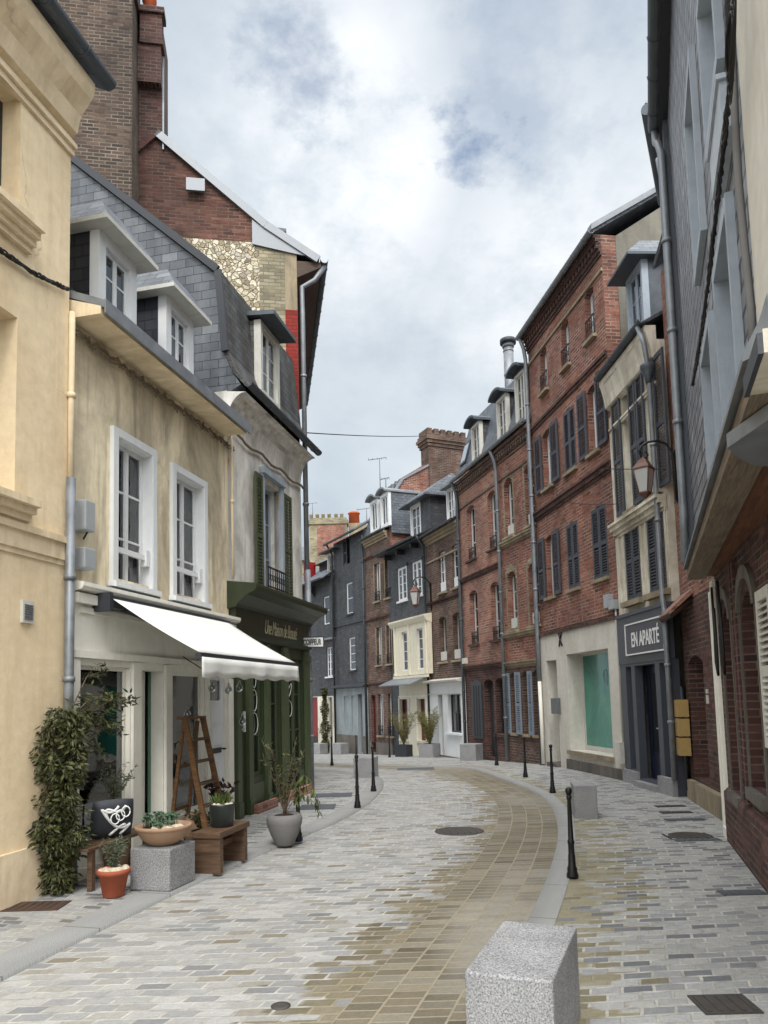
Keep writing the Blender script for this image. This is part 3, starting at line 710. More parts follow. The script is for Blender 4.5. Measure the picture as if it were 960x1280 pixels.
def strip(name, rows, dz, mat, uvf, kind='structure', skirt=None):
    me = bpy.data.meshes.new(name); vs = []; uv = []; n = len(rows[0])
    for i, r in enumerate(rows):
        for j, p in enumerate(r): vs.append((p.x, p.y, zg(p.y) + dz)); uv.append(uvf(i, j, p))
    fs = [(i * n + j, i * n + j + 1, (i + 1) * n + j + 1, (i + 1) * n + j) for i in range(len(rows) - 1) for j in range(n - 1)]
    if skirt is not None:      # vertical side face along column `skirt`
        b = len(vs)
        for i, r in enumerate(rows): p = r[skirt]; vs.append((p.x, p.y, zg(p.y) + dz - .05)); uv.append(uvf(i, skirt, p))
        for i in range(len(rows) - 1):
            q = (i * n + skirt, (i + 1) * n + skirt, b + i + 1, b + i); fs.append(q if skirt == 0 else q[::-1])
    me.from_pydata(vs, [], fs); me.update(); l = me.uv_layers.new(name='UVMap')
    for p in me.polygons:
        p.use_smooth = True
        for li in p.loop_indices: l.data[li].uv = uv[me.loops[li].vertex_index]
    me.materials.append(M[mat]); o = bpy.data.objects.new(name, me); C.objects.link(o); o['kind'] = kind; return o
KW, KWR, KH = .32, .20, .028
e_l, e_r = edge(TL, 0), edge(TR, 0)
arc = [0.0]
for i in range(1, len(ST)): arc.append(arc[-1] + ((e_l[i] + e_r[i]) / 2 - (e_l[i - 1] + e_r[i - 1]) / 2).length)
NJ = 14
rows = [[e_r[i].lerp(e_l[i], j / NJ) for j in range(NJ + 1)] for i in range(len(ST))]
def uvr(i, j, p):
    k = i; d = (e_r[min(k + 1, len(ST) - 1)] - e_r[max(k - 1, 0)]).normalized()
    return ((p - e_r[i]).length * (.55 + .45 * abs(d.y)), arc[i])
strip('road', rows, 0, 'road', uvr)
kl_o, kr_o = edge(TL, -KW), edge(TR, KWR)
strip('kerb_left', [[kl_o[i], e_l[i]] for i in range(len(ST))], KH, 'kerb', lambda i, j, p: (arc[i], j * .9 + .05), skirt=1)
strip('kerb_right', [[e_r[i], kr_o[i]] for i in range(len(ST))], KH, 'kerb', lambda i, j, p: (arc[i], j * .9 + .05), skirt=0)
ang = math.radians(-3); ca, sa = math.cos(ang), math.sin(ang)
def uvR(i, j, p):
    o = kr_o[i]; return ((p.x - o.x), p.y * 1.0 - (p.x) * .05)
def uvL(i, j, p): return (30 - p.x * ca - p.y * sa, p.y * ca + p.x * .22)
strip('pavement_right', [[kr_o[i] + Vector((j * 1.1, 0, 0)) for j in range(11)] for i in range(len(ST))], KH - .004, 'pave', uvR)
strip('pavement_left', [[kl_o[i] - Vector((j * 1.1, 0, 0)) for j in range(10, -1, -1)] for i in range(len(ST))], KH - .004, 'pave', uvL)
YG = [-300, -40, -10, 0, 5, 10, 14, 15.5, 16.5, 17.5, 18.5, 22, 26, 30, 40, 50, 62, 100, 400, 2500]
gm = MB(); n = 2
gv = [(x, y, zg(y) - .04) for y in YG for x in (-1500, 1500)]
gm.add(gv, [(2 * i, 2 * i + 1, 2 * i + 3, 2 * i + 2) for i in range(len(YG) - 1)])
g = gm.build('ground', 'grey_wall'); g['kind'] = 'structure'
g = strip('square', [[Vector((x, y, 0)) for x in (-14, -10, -6, -2, 2, 6, 10, 14)] for y in (26, 27, 28, 30, 34, 40, 50, 60)], -.004, 'pave', lambda i, j, p: (p.x + 40, p.y))
g['kind'] = 'structure'

# ------------------------------------------------------------------ building helpers
def house(name, F, label, cat='house', group=None, D=7.0):
    root = empty(name, F.mat()); tag(root, label, cat, group); return root
def holes_of(F, specs): return [F.rect(*s[:5]) + ((s[5] if len(s) > 5 else 0),) for s in specs]

# ================================================================== LEFT SIDE
# L1 beige house at the picture's edge
dn = -dL; oL = Vector((dL.y, -dL.x, 0)) * .05; E1_ = pt(L12 + oL, dL, 84, 600); F1 = Frame(E1_ - dL * 5.0, E1_)
r1 = house('beige_house', F1, 'smooth beige rendered house with deep moulded eaves at the edge of the street', 'house')
L = F1.L
top = F1.pix(88, 128)[1] + .05
w_a = (L - 2.02, L - .72, F1.pix(8, 262)[1], F1.pix(10, 105)[1])
zb1 = F1.pix(12, 620)[1]; w_b = (L - 2.02, L - .72, zb1, F1.pix(14, 392)[1])
w_c = (L - 2.1, L - .90, 1.1, F1.pix(2, 757)[1])
hs = [w_a, w_b, w_c]
MB().wall(0, L, -1, top, hs, 0, .32).build('wall', 'beige', r1)
shell(r1, L, 8, [(0, top), (4, top + 2), (8, top)], 'beige')
for i, h in enumerate(hs): window(r1, h, y=.20, cols=2, rows=3, fm='charcoal' if i == 0 else 'offwhite', sill=None)
for h in hs[:2]: moulding(r1, h[0] - .15, h[1] + .12, h[2] - .26, [(.06, .05), (.06, .09), (.06, .14), (.06, .19)], 'beige_trim', name='sill')
moulding(r1, 0, L + .02, top - .62, [(.07, .03), (.05, .06)], 'beige_trim', name='string_course')
m_ = MB(); m_.prism([(.02, top - .42), (-.06, top - .38), (-.10, top - .2), (-.22, top - .05), (-.26, top + .04), (-.26, top + .12), (.02, top + .12)], 0, L + .02); m_.build('cornice', 'beige_trim', r1)
gutter(r1, 0, L + .16, -.34, top + .22, .075, 'zinc_dark')
roof_sheet(r1, [(-.27, top + .2), (4, top + 2.4), (8.2, top + .2)], 0, L + .2, 'slate')
zs = F1.pix(60, 700)[1]
moulding(r1, 0, L + .01, zs - .02, [(.05, .02), (.16, .04), (.06, .07)], 'beige_trim', name='string_course')
zd = F1.pix(60, 1052)[1]
MB().box(0, L - .18, -.035, -.001, -1, zd).box(L - .14, L + .005, -.05, -.001, -1, zd + .04).build('dado', 'beige_trim', r1)
v0 = F1.rect(ZP, 25, 39, 751, 779)
vm = MB(); vm.box(v0[0], v0[1], -.03, -.001, v0[2], v0[3], 0)
for i in range(7): z = v0[2] + .03 + (v0[3] - v0[2] - .06) * i / 7; vm.box(v0[0] + .02, v0[1] - .02, -.04, -.031, z, z + .012, 1)
vm.build('air_vent', ['offwhite', 'mail_grey'], r1)
u_, z_ = F1.pix(62, 1050)
pipe(r1, [(L - .30, -.07, z_), (L - .05, -.08, z_ + .03), (L + .03, -.09, z_ - .02), (L + .05, -.10, .0)], .025, 'mail_grey', 'waste_pipe', False)

# L2 ochre house with the awning shop
F2 = Frame(L12, L23); L = F2.L
r2 = house('ochre_house', F2, 'stained ochre rendered house with two white upper windows above a cream shopfront')
WT = 5.72
o1 = F2.rect(ZP, 137, 192, 548, 733); o2 = F2.rect(ZP, 212, 256, 591, 750)
up = [(o[0] + .06, o[1] - .06, o[2] + .05, o[3] - .06) for o in (o1, o2)]
zt = 2.84
MB().wall(0, L, zt, WT, up, 0, .3).build('wall', 'ochre', r2)
shell(r2, L, 7.5, [(-.3, 5.74), (3.7, 6.9), (7.5, 5.74)], 'ochre')
for o, h in zip((o1, o2), up):
    mb = MB(); a, b, c, d = o; t = .09
    mb.box(a, a + t, -.05, .03, c, d); mb.box(b - t, b, -.05, .03, c, d); mb.box(a + t, b - t, -.05, .03, d - t, d)
    for x in (a + t, b - t - .012): mb.box(x, x + .012, -.045, .16, c, d - t)
    mb.box(a + t + .013, b - t - .013, -.04, .16, d - t - .014, d - t - .001)
    mb.box(a - .02, b + .02, -.10, .2, c - .06, c - .001)
    mb.build('window_casing', 'white', r2)
    w = window(r2, (a + t + .014, b - t - .014, c, d - t - .016), y=.085, cols=2, rows=3, fm='white', sill=None, fw=.045, curtain='curtain')
    zb = c + .22 * (d - c)
    MB().box(a + t + .02, b - t - .02, .0, .035, zb - .03, zb + .03).box(b - t - .10, b - t - .03, -.02, .06, zb - .10, zb + .09).build('guard_bar', 'white', r2)
    MB().box(a - .05, b + .05, -.06, -.001, c - .15, c - .061).build('sill', 'greyslab', r2)
# eaves: timber soffit, zinc edge, low slate roof
mb = MB(); mb.prism([(-.36, 5.60), (-.36, 5.68), (.0, 5.80), (.0, 5.60)], -.02, L - .12); mb.build('soffit', 'beige_trim', r2)
mb = MB(); mb.prism([(-.40, 5.66), (-.40, 5.74), (.0, 5.90), (.0, 5.82)], -.02, L - .10); mb.box(-.02, L - .10, -.42, -.401, 5.60, 5.745); mb.build('eave_flashing', 'zinc', r2)
roof_sheet(r2, [(-.02, 5.86), (3.7, 7.1), (7.5, 5.8)], 0, L - .02, 'slate')
for (pa, pb, pc, pd, over) in (((124, 327), (171, 345), 5.83, 0, .30), ((208, 400), (242, 410), 5.83, 0, .24)):
    ua = F2.pix(pa[0], pa[1], -.12)[0]; ub = F2.pix(pb[0], pb[1], -.12)[0]
    zt_ = F2.pix((pa[0] + pb[0]) / 2, 309 if pa[0] < 200 else 385, -.12)[1]
    dormer(r2, ua, ub, 5.84, zt_, .12, 2.0, over=.16, hood=.20, fw=.13, cols=2, rows=3, gm='glass', roofm='slate_wall')
# wiring tacked under the eaves
mb = MB(); P = []
for i in range(60):
    u = .0 + (L + .1) * i / 59; P.append((u, -.035 - .015 * math.sin(i * 1.1), 5.50 + .02 * math.sin(i * 2.3)))
mb.tube(P, .018, 6); mb.tube([(x, y - .015, z - .05 + .015 * math.sin(i)) for i, (x, y, z) in enumerate(P)], .012, 5)
for i in range(0, 60, 4): mb.tube([(P[i][0], -.04, P[i][2] + .03), (P[i][0] + .03, -.055, P[i][2] - .08)], .012, 5)
mb.build('eaves_wiring', 'wood_grey', r2)
# shopfront
zsf = zt
cr = MB(); cr.prism([(.0, zsf - .03), (-.16, zsf + .0), (-.18, zsf + .03), (-.18, zsf + .07), (0, zsf + .10)], -.0, L + .02); cr.box(0, L, -.12, -.001, zsf - .13, zsf - .031); cr.build('shop_cornice', 'cream_paint', r2)
sw1 = F2.rect(ZP, 92, 157, 823, 1085); sd = F2.rect(ZP, 170, 199, 832, 1060); sw2 = F2.rect(ZP, 209, 251, 832, 1052); wd = F2.rect(ZP, 258, 282, 846, 1040)
sw1 = (.12, sw1[1], .32, 2.10); sd = (sd[0], sd[1], .05, 2.08); sw2 = (sw2[0], sw2[1], .32, 2.08); wd = (wd[0] - .02, L - .24, .05, 2.10)
MB().wall(0, L - .002, -1, zsf - .13, [sw1, sd, sw2, wd], -.05, .16).build('shopfront', 'cream_paint', r2)
mb = MB()
for a, b in ((sw1[1] + .02, sd[0] - .02), (sd[1] + .02, sw2[0] - .02), (sw2[1] + .03, wd[0] - .03), (.0, .10), (L - .2, L - .04)):
    if b - a > .03: mb.box(a, b, -.085, -.051, .0, 2.16)
mb.box(.0, L, -.10, -.051, 2.17, 2.24); mb.box(.12, L - .05, -.075, -.051, 2.62, 2.68); mb.box(.0, wd[0] - .05, -.09, -.051, .0, .12)
each(mb, 'pilaster', 'cream_paint', r2)
for k, h in enumerate((sw1, sw2)):
    w = MB(); a, b, c, d = h
    w.box(a, a + .04, .0, .05, c, d); w.box(b - .04, b, .0, .05, c, d); w.box(a + .04, b - .04, .0, .05, c, c + .05); w.box(a + .04, b - .04, .0, .05, d - .04, d)
    f = w.build('shop_window', 'cream_paint', r2); box(a + .04, b - .04, .02, .03, c + .05, d - .04).build('pane', 'glass_dark' if k == 0 else 'glass', f)
box(sw2[0] - .1, sw2[1] + .1, .16, .2, .3, 2.2).build('teal_backing', 'tealpaint', r2)  # added teal panel, lends the pane behind it tone and brightness
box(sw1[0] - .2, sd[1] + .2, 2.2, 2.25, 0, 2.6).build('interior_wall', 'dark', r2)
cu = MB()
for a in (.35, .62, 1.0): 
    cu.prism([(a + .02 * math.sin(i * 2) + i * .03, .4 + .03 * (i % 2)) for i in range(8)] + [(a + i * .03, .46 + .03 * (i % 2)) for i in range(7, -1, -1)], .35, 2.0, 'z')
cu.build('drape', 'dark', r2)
# half-open glazed door with cream inner leaf
a, b, c, d = sd; a = a + (b - a) * .45; mb = MB(); mb.wall(a + .03, a + .03 + (b - a) * .6, c, d, [(a + .08, a + (b - a) * .5, 1.0, d - .12)], .20, .045); dr = mb.build('shop_door', 'cream_paint', r2)
box(a + .08, a + (b - a) * .5, .215, .225, 1.01, d - .13).build('pane', 'glass', dr)
MB().box(b - .12, b - .05, .16, .6, c, d).build('door_leaf', 'cream_paint', r2)
# white panelled door
a, b, c, d = wd; mb = MB(); mb.wall(a, b, c, d, [(a + .10, b - .10, 1.72, 2.0)], -.02, .05)
for (q0, q1) in ((.22, .55), (.62, .92), (1.12, 1.36), (1.42, 1.66)): mb.box(a + .09, b - .09, -.035, -.0205, q0, q1)
wdr = mb.build('panelled_door', 'white', r2); box(a + .10, b - .10, .0, .01, 1.72, 2.0).build('pane', 'glass_dark', wdr)
MB().box(a + .1, b - .1, -.0345, -.021, 1.0, 1.07).build('letter_slot', 'charcoal', wdr); MB().tube([(b - .06, -.02, 1.05), (b - .06, -.08, 1.05), (b - .12, -.08, 1.05)], .012, 6).build('handle', 'iron', wdr)
# awning
aw0, aw1 = .38, 3.20; zA, zB, pr = 2.79, 2.18, 1.20
ca_ = MB(); ca_.box(aw0, aw1, -.24, -.10, zA - .10, zA + .02); ca_.box(aw0 - .06, aw0 - .002, -.26, -.06, zA - .14, zA + .05)
awr = ca_.build('awning_cassette', 'charcoal', r2)
fm_ = MB(); N = 24; vs = []; fs = []
for i in range(N + 1):
    for j in range(9):
        f = j / 8; u = aw0 + .02 + (aw1 - aw0 - .04) * i / N
        vs.append((u, -.20 - (pr - .20) * f, zA + .02 + (zB - zA) * f - .02 * math.sin(math.pi * f)))
for i in range(N):
    for j in range(8): fs.append((i * 9 + j, i * 9 + j + 1, (i + 1) * 9 + j + 1, (i + 1) * 9 + j))
fm_.add(vs, fs, 0, True)
vs = []; fs = []
for i in range(N * 2 + 1):
    u = aw0 + .02 + (aw1 - aw0 - .04) * i / (2 * N)
    for j in range(4):
        f = j / 3; vs.append((u, -pr - .035 - .015 * f * math.sin(i * .55), zB - .03 - (.20 + .012 * math.sin(i * .8)) * f))
for i in range(2 * N):
    for j in range(3): fs.append((i * 4 + j, i * 4 + j + 1, (i + 1) * 4 + j + 1, (i + 1) * 4 + j))
fm_.add(vs, fs, 0, True); fa = fm_.build('awning_fabric', 'awning', r2)
so = fa.modifiers.new('Solidify', 'SOLIDIFY'); so.thickness = .004
MB().box(aw0, aw1, -pr - .03, -pr + .03, zB - .05, zB + .01).build('awning_front_bar', 'charcoal', r2)
arm = MB()
for s_, q in ((aw0 + .25, 1), (aw1 - .3, -1)):
    e = (s_ + q * .55, -.72, (zA + zB) / 2 - .06); arm.tube([(s_, -.18, zA - .08), e], .028, 8); arm.tube([e, (s_ + q * .12, -pr + .03, zB - .03)], .024, 8)
arm.build('awning_arm', 'charcoal', r2)
# meter boxes and conduit at the left edge
bx = MB(); a = F2.rect(ZP, 92, 104, 625, 663, .05); bx.box(.08, .24, -.14, -.001, a[2], a[3]); bx.build('meter_box', 'box_grey', r2, bevel=.012)
a = F2.rect(ZP, 92, 105, 685, 711, .05); MB().box(.06, .25, -.15, -.001, a[2], a[3]).build('meter_box', 'box_grey', r2, bevel=.012)
zc = F2.pix(88, 605)[1]
pipe(r2, [(-.14, -.13, -.0), (-.14, -.13, zc)], .045, 'zinc', 'conduit')
pipe(r2, [(-.08, -.08, zc), (-.08, -.08, 5.62)], .03, 'beige_trim', 'downpipe')
pipe(r2, [(.16, -.06, a[3] + .1), (.2, -.09, a[3] + .2), (.14, -.08, a[3] + .3)], .01, 'cable', 'wire', False)
# bulbs on a string
mb = MB(); mb.tube([(1.75, -.3, 2.25), (1.9, -.6, 2.02), (2.2, -.75, 1.98), (2.6, -.7, 2.1)], .006, 4); 
fl = mb.build('festoon_wire', 'cable', r2)
for p in ((1.9, -.6, 1.93), (2.1, -.72, 1.90), (2.35, -.75, 1.93), (2.55, -.7, 1.5), (1.85, -.3, 1.62)):
    MB().lathe([(.012, .03), (.016, 0), (.035, -.03), (.045, -.06), (.035, -.095), (.01, -.11)], p, 12).build('bulb', 'glass', fl)

# L3 green shop house
F3 = Frame(L23, L34); L = F3.L
r3 = house('green_shop_house', F3, 'narrow white stained house with slate mansard over a dark green shopfront')
WT = 6.0; gt = 3.30
w3 = F3.rect(ZP, 324, 341, 603, 738)
w3 = (1.30, 2.10, w3[2], w3[3])
MB().wall(0, L - .0, gt, 6.35, [w3], 0, .3).build('wall', 'white_stain', r3)
prof = [(-.34, 6.34), (-.10, 6.62), (.03, 6.95), (.14, 8.24), (2.74, 10.61), (4.6, 12.3), (8, 9.0)]
g3 = MB(); g3.prism([(0.02, -1), (0.02, 6.3), (-.22, 6.42), (-.06, 6.7), (.06, 7.0), (.17, 8.22), (4.6, 12.25), (8, 8.95), (8, -1)], .004, .2)
g3.build('slate_gable', 'slate_wall', r3)
MB().box(.2, L, 7.75, 7.95, -1, 8.9).box(L - .2, L - .01, .31, 7.7, -1, 8.0).build('side_wall', 'white_stain', r3)
rf = MB()
for k, ((y0, z0), (y1, z1)) in enumerate(zip(prof, prof[1:])):
    d = Vector((y1 - y0, z1 - z0)); n_ = Vector((-d.y, d.x)).normalized() * .05
    rf.prism([(y0, z0), (y1, z1), (y1 + n_.x, z1 + n_.y), (y0 + n_.x, z0 + n_.y)], -.015, L + .02)
rf.build('roof', 'slate_moss', r3)
vb = MB()   # verge slates / flashing on the gable edge
for (y0, z0), (y1, z1) in zip(prof[2:], prof[3:]):
    d = Vector((y1 - y0, z1 - z0)); n_ = Vector((-d.y, d.x)).normalized()
    vb.prism([(y0 - n_.x * .03, z0 - n_.y * .03), (y1 - n_.x * .03, z1 - n_.y * .03), (y1 + n_.x * .08, z1 + n_.y * .08), (y0 + n_.x * .08, z0 + n_.y * .08)], -.06, -.016)
vb.build('verge', 'charcoal', r3)
cv = MB(); N = 8
pts = [(0.0, 5.85)] + [(-.30 * (1 - math.cos(a)), 5.85 + .45 * math.sin(a)) for a in [math.pi / 2 * i / N for i in range(1, N + 1)]] + [(0.0, 6.34)]
cv.prism(pts, .0, L + .02); cv.build('cove', 'white_stain', r3)
gutter(r3, -.05, L + .05, -.36, 6.42, .07, 'zinc_dark')
du0, du1 = F3.pix(317, 450, 0)[0], F3.pix(341, 470, 0)[0]
dormer(r3, du0, du1, 6.72, F3.pix(330, 405, .12)[1], -.13, 1.4, cheek='slate_moss', trim='offwhite', style='flat', roofm='zinc_dark', over=.10, cols=2, rows=3, fw=.09, nose=.28)
window(r3, w3, y=.17, cols=2, rows=3, fm='bluewhite', sill='stonetrim', curtain=None)
MB().box(w3[0] - .08, w3[0], -.06, .1, w3[2], w3[3] + .08).box(w3[1], w3[1] + .08, -.06, .1, w3[2], w3[3] + .08).box(w3[0] - .1, w3[1] + .1, -.10, .1, w3[3] + .08, w3[3] + .18).build('window_casing', 'bluewhite', r3)
railing(r3, (w3[0], w3[1], w3[2], w3[3]), y=-.10, h=.38)
hw = (w3[1] - w3[0]) / 2
shutter(r3, w3[1] + .08, w3[1] + .08 + .38, w3[2] - .06, w3[3], -.03, 'shutter_green')
shutter(r3, w3[0] - .08 - .30, w3[0] - .09, w3[2] - .06, w3[3] + .02, -.03, 'shutter_green')
# cabling along the cove
mb = MB(); P = [(i * (L) / 24, -.05 - .01 * (i % 2), 5.72 + .03 * math.sin(i * .9)) for i in range(25)]; mb.tube(P, .022, 6); mb.build('eaves_wiring', 'wood_grey', r3)
# green shopfront
sf_holes = [(.62, 1.08, .55, 2.42), (1.30, 1.82, .10, 2.42), (2.18, 2.98, .55, 2.42)]
d0 = F3.pix(303, 900)[0]
MB().wall(0, L - .01, -.6, 2.62, sf_holes, -.07, .15).build('shopfront', 'green', r3)
MB().box(.02, L - .03, -.10, -.001, 2.62, 3.08).build('fascia', 'green', r3)
cm = MB(); cm.prism([(0, 3.05), (-.14, 3.08), (-.16, 3.12), (-.30, 3.24), (-.44, 3.30), (-.46, 3.36), (-.46, 3.40), (0, 3.46)], -.06, L + .12); cm.prism([(-.1, 2.60), (-.16, 2.63), (-.18, 2.68), (-.1, 2.70)], .0, L); cm.build('shop_cornice', 'green', r3)
mb = MB()
for a, b in ((.0, .14), (.40, .56), (1.12, 1.26), (1.88, 2.10), (3.03, L - .02)): mb.box(a, b, -.13, -.071, .0, 2.6); mb.box(a - .01, b + .01, -.15, -.131, .0, .25); mb.box(a - .01, b + .01, -.15, -.131, 2.4, 2.5)
for a, b in ((.64, 1.06), (2.24, 2.92)): mb.box(a, b, -.09, -.071, .14, .45)
each(mb, 'pilaster', 'green_mid', r3)
for i, h in enumerate(sf_holes):
    f = window(r3, h, y=-.02, cols=1 if i != 2 else 2, rows=3 if i != 1 else 3, fm='green_mid', gm='glass_dark', sill=None, curtain=None, name='shop_window')
dh = MB().box(.24, .27, -.13, -.10, 1.25, 1.55).box(.24, .27, -.12, -.07, 1.27, 1.30).box(.24, .27, -.12, -.07, 1.50, 1.53).build('handle', 'white', r3)
tx = text_mesh('Une Maison de Beauté', .34, .003, shear=.4, sx=.55, bold=-.004, space=.88); shift(tx, (1.85, -.104, 2.87)); tx.build('lettering', 'letters_gold', r3)
sp = MB()
for i in range(3):  # drawn ornament on the glass
    sp.tube([(2.4 + .12 * math.sin(a + i), -.022, 1.55 + .3 * i + .14 * math.cos(a * 1.0)) for a in [k * .6 for k in range(11)]], .006, 4)
sp.build('window_drawing', 'letters', r3); sp = MB()
for i in range(3): sp.tube([(.85 + .13 * math.sin(a) * (1 - .2 * i), -.022, 1.35 + .36 * i + .17 * math.cos(a)) for a in [k * .6 for k in range(11)]], .006, 4)
sp.build('window_drawing', 'letters', r3)
each(MB().box(.5, 1.3, -.22, -.151, -.5, .16).box(1.95, 3.0, -.22, -.151, -.5, .18), 'brick_step', 'redbrick_pale', r3)
pipe(r3, [(.02, -.06, 5.8), (.02, -.06, 3.5)], .02, 'beige_trim', 'wire')

# L4 tall gable house
F4L = Frame(L34, L34 + Vector((-.16, 1, 0)).normalized() * 7.2); L = F4L.L
r4 = house('tall_gable_house', F4L, 'tall old house with brick and flint gable and a huge sooty chimney')
pf = [(-.42, 10.36), (.6, 11.0), (2.66, 12.72), (7.5, 17.0), (12, 12.6)]
MB().wall(0, L, -1, 10.3, [(2, 2.8, 6.5, 8.2), (4.4, 5.2, 6.5, 8.2), (2, 2.8, 3.6, 5.3), (4.4, 5.2, 3.6, 5.3)], 0, .3).build('wall', 'redbrick', r4)
for x in (2, 4.4):
    for z in (3.6, 6.5): window(r4, (x, x + .8, z, z + 1.7))
H_ = F4L
zfl = H_.pixg(300, 302)[1]      # top of the flint band
yq = H_.pixg(325, 400)[0]; yr = H_.pixg(357, 400)[0]
low = [(yr, -1), (0.0, -1), (0.0, zfl - .45), (yr, zfl - .45)]
def gy(z):  # height of the verge at depth y
    return z
def roofz(y):
    for (a, b), (c, d) in zip(pf, pf[1:]):
        if a <= y <= c: return b + (d - b) * (y - a) / (c - a)
MB().prism([(0.31, 9.3), (.31, roofz(.31)), (.7, roofz(.7)), (.7, 9.3)], .005, .25).build('gable_corner_brick', 'yellowbrick', r4) if False else None
MB().prism([(yr, -1), (.004, -1), (.004, 9.32), (yr, 9.32)], -.012, .25).build('red_corner_brick', 'redpaint_brick', r4)
MB().prism([(yr + .002, 9.322), (.004, 9.322), (.004, roofz(.0)), (yr + .002, roofz(yr))], -.008, .25).build('gable_corner', 'stonetrim', r4)
MB().prism([(yq, -1), (yr + .003, -1), (yr + .003, roofz(yr)), (yq, min(roofz(yq), zfl + .25))], -.004, .25).build('quoin', 'yellowbrick', r4)
MB().prism([(12, -1), (yq + .001, -1), (yq + .001, zfl), (12, zfl)], .0, .25).build('flint_wall', 'flint', r4)
MB().prism([(12, zfl + .001), (yq + .002, zfl + .001), (yq + .002, roofz(yq)), (2.66, roofz(2.66)), (7.5, 16.98), (12, 12.6)], .0, .25).build('gable_wall', 'firebrick', r4)
MB().box(L - .25, L - .01, .31, 11.5, -1, 10.3).box(.26, L - .26, 11.7, 11.9, -1, 12.3).build('side_wall', 'redbrick', r4)
MB().prism([(.31, 10.3)] + [(y, z) for y, z in pf if y > .31][:-1] + [(11.5, 13.0), (11.5, 10.3)], L - .24, L - .02).build('far_gable', 'redbrick', r4)
roof_sheet(r4, pf, -.02, L + .1, 'slate')
vb = MB()
for (y0, z0), (y1, z1) in zip(pf, pf[1:3]):
    d = Vector((y1 - y0, z1 - z0)); n_ = Vector((-d.y, d.x)).normalized()
    vb.prism([(y0 - n_.x * .07, z0 - n_.y * .07), (y1 - n_.x * .07, z1 - n_.y * .07), (y1 + n_.x * .08, z1 + n_.y * .08), (y0 + n_.x * .08, z0 + n_.y * .08)], -.08, -.021)
vb.prism([(.86, 10.60), (.05, 10.46), (-.38, 10.40), (.3, 10.72), (.86, 11.1)], -.05, -.02)
vb.build('verge', 'zinc', r4)
MB().prism([(0, 10.0), (-.48, 10.24), (-.48, 10.34), (0, 10.34)], .0, L).build('soffit', 'wood_dark', r4)
gutter(r4, -.05, L + .05, -.54, 10.38, .08, 'zinc_dark')
pipe(r4, [(.05, -.55, 10.3), (.06, -.35, 10.0), (.08, -.10, 9.85), (.08, -.10, 9.3), (.08, -.10, 4.2)], .05, 'zinc')
pipe(r4, [(.09, -.11, 4.2), (.09, -.11, .0)], .06, 'zinc')
# chimney stacks (the left one nearer, browner)
xa, xb = -.75, -.001
ya = F4L.pixg(165, 120, -.75)[0]; yB0 = F4L.pixg(201, 120, -.25)[0]; yB1 = ya + .25
ztop = F4L.pixg(200, 12, -.25)[1]
ck = MB(); ck.box(xa, xb, ya, ya + 2.2, 9.3, 15.0); ck.box(xa - .05, xb, ya - .05, ya + 2.25, 15.0, 15.12); ck.box(xa - .02, xb, ya - .02, ya + 2.22, 15.12, 15.9); ck.box(xa - .08, xb, ya - .08, ya + 2.28, 15.9, 16.05)
c1 = ck.build('chimney', 'oldbrick', r4)
for i in range(4): MB().lathe([(.12, 0), (.11, .4), (.13, .42), (.13, .5)], (xa + .35, ya + .3 + i * .5, 16.05), 12).build('chimney_pot', 'orange', c1)
ck = MB(); ck.prism([(yB0, 12.75), (ya - .006, 12.3), (ya - .006, ztop - .75), (yB0, ztop - .75)], -.08, -.002); ck.prism([(yB0, 13.6), (ya - .006, 13.6), (ya - .006, ztop - .75), (yB0, ztop - .75)], -.25, -.081); ck.box(-.29, -.002, yB0 - .05, ya - .056, ztop - .749, ztop - .68); ck.box(-.27, -.002, yB0 - .02, ya - .056, ztop - .68, ztop - .12); ck.box(-.32, -.002, yB0 - .07, ya - .056, ztop - .12, ztop)
ck.box(.001, .8, yB0, yB0 + .5, 12.0, ztop - .1)
c2 = ck.build('chimney', 'darkbrick', r4)
MB().lathe([(.13, 0), (.12, .35), (.14, .37), (.14, .45)], (.0, yB0 + .25, ztop), 12).build('chimney_pot', 'orange', c2)
MB().prism([(yB0 - .03, 12.4), (yB0 - .001, 12.4), (yB0 - .001, ztop - .8), (yB0 - .03, ztop - .8)], -.05, .02).build('flashing', 'zinc', c2)
box(-.14, -.09, 1.75, 2.1, 11.55, 11.8).build('verge_patch', 'zinc', r4)
dormer(r4, 1.4, 2.5, 10.95, 11.75, .35, 2.2, cheek='slate', trim='charcoal', style='flat', roofm='zinc_dark', over=.15, cols=1, rows=1, gm='glass_dark')

# ================================================================== RIGHT SIDE, tall red brick house
F5 = Frame(P1, P0); L = F5.L
r5 = house('red_brick_house', F5, 'tall red brick house with grey louvred shutters over a white rendered shop')
ET = 10.80; ST_ = 3.09
top3 = [F5.rect(Z3, 462, 497, 135, 362), F5.rect(Z3, 568, 607, 12, 245), F5.rect(Z5, 47, 92, 470, 735)]
sec = [F5.rect(Z3, 476, 524, 545, 845), F5.rect(Z3, 580, 638, 436, 752), F5.rect(Z3, 701, 752, 315, 665)]
fir = [F5.rect(Z3, 492, 534, 1065, 1385), F5.rect(Z3, 597, 655, 1012, 1350), F5.rect(Z3, 722, 797, 925, 1290)]
def evenz(lst, k=0):
    z0 = sum(r[2] for r in lst) / len(lst); z1 = sum(r[3] for r in lst) / len(lst); return [(r[0], r[1], z0, z1) + ((k,) if k else ()) for r in lst]
top3, sec, fir = evenz(top3, .06), evenz(sec, .08), evenz(fir, .08)
MB().wall(0, L, ST_, ET, top3 + sec + fir, 0, .3).build('wall', 'redbrick', r5)
shell(r5, L, 9, [(0, ET), (4.5, ET + 2.85), (9, ET)], 'redbrick', end_m='grey_wall')
for r in top3: window(r5, r, y=.13, cols=2, rows=2, sill='stonetrim'); railing(r5, r, y=-.02, h=.45)
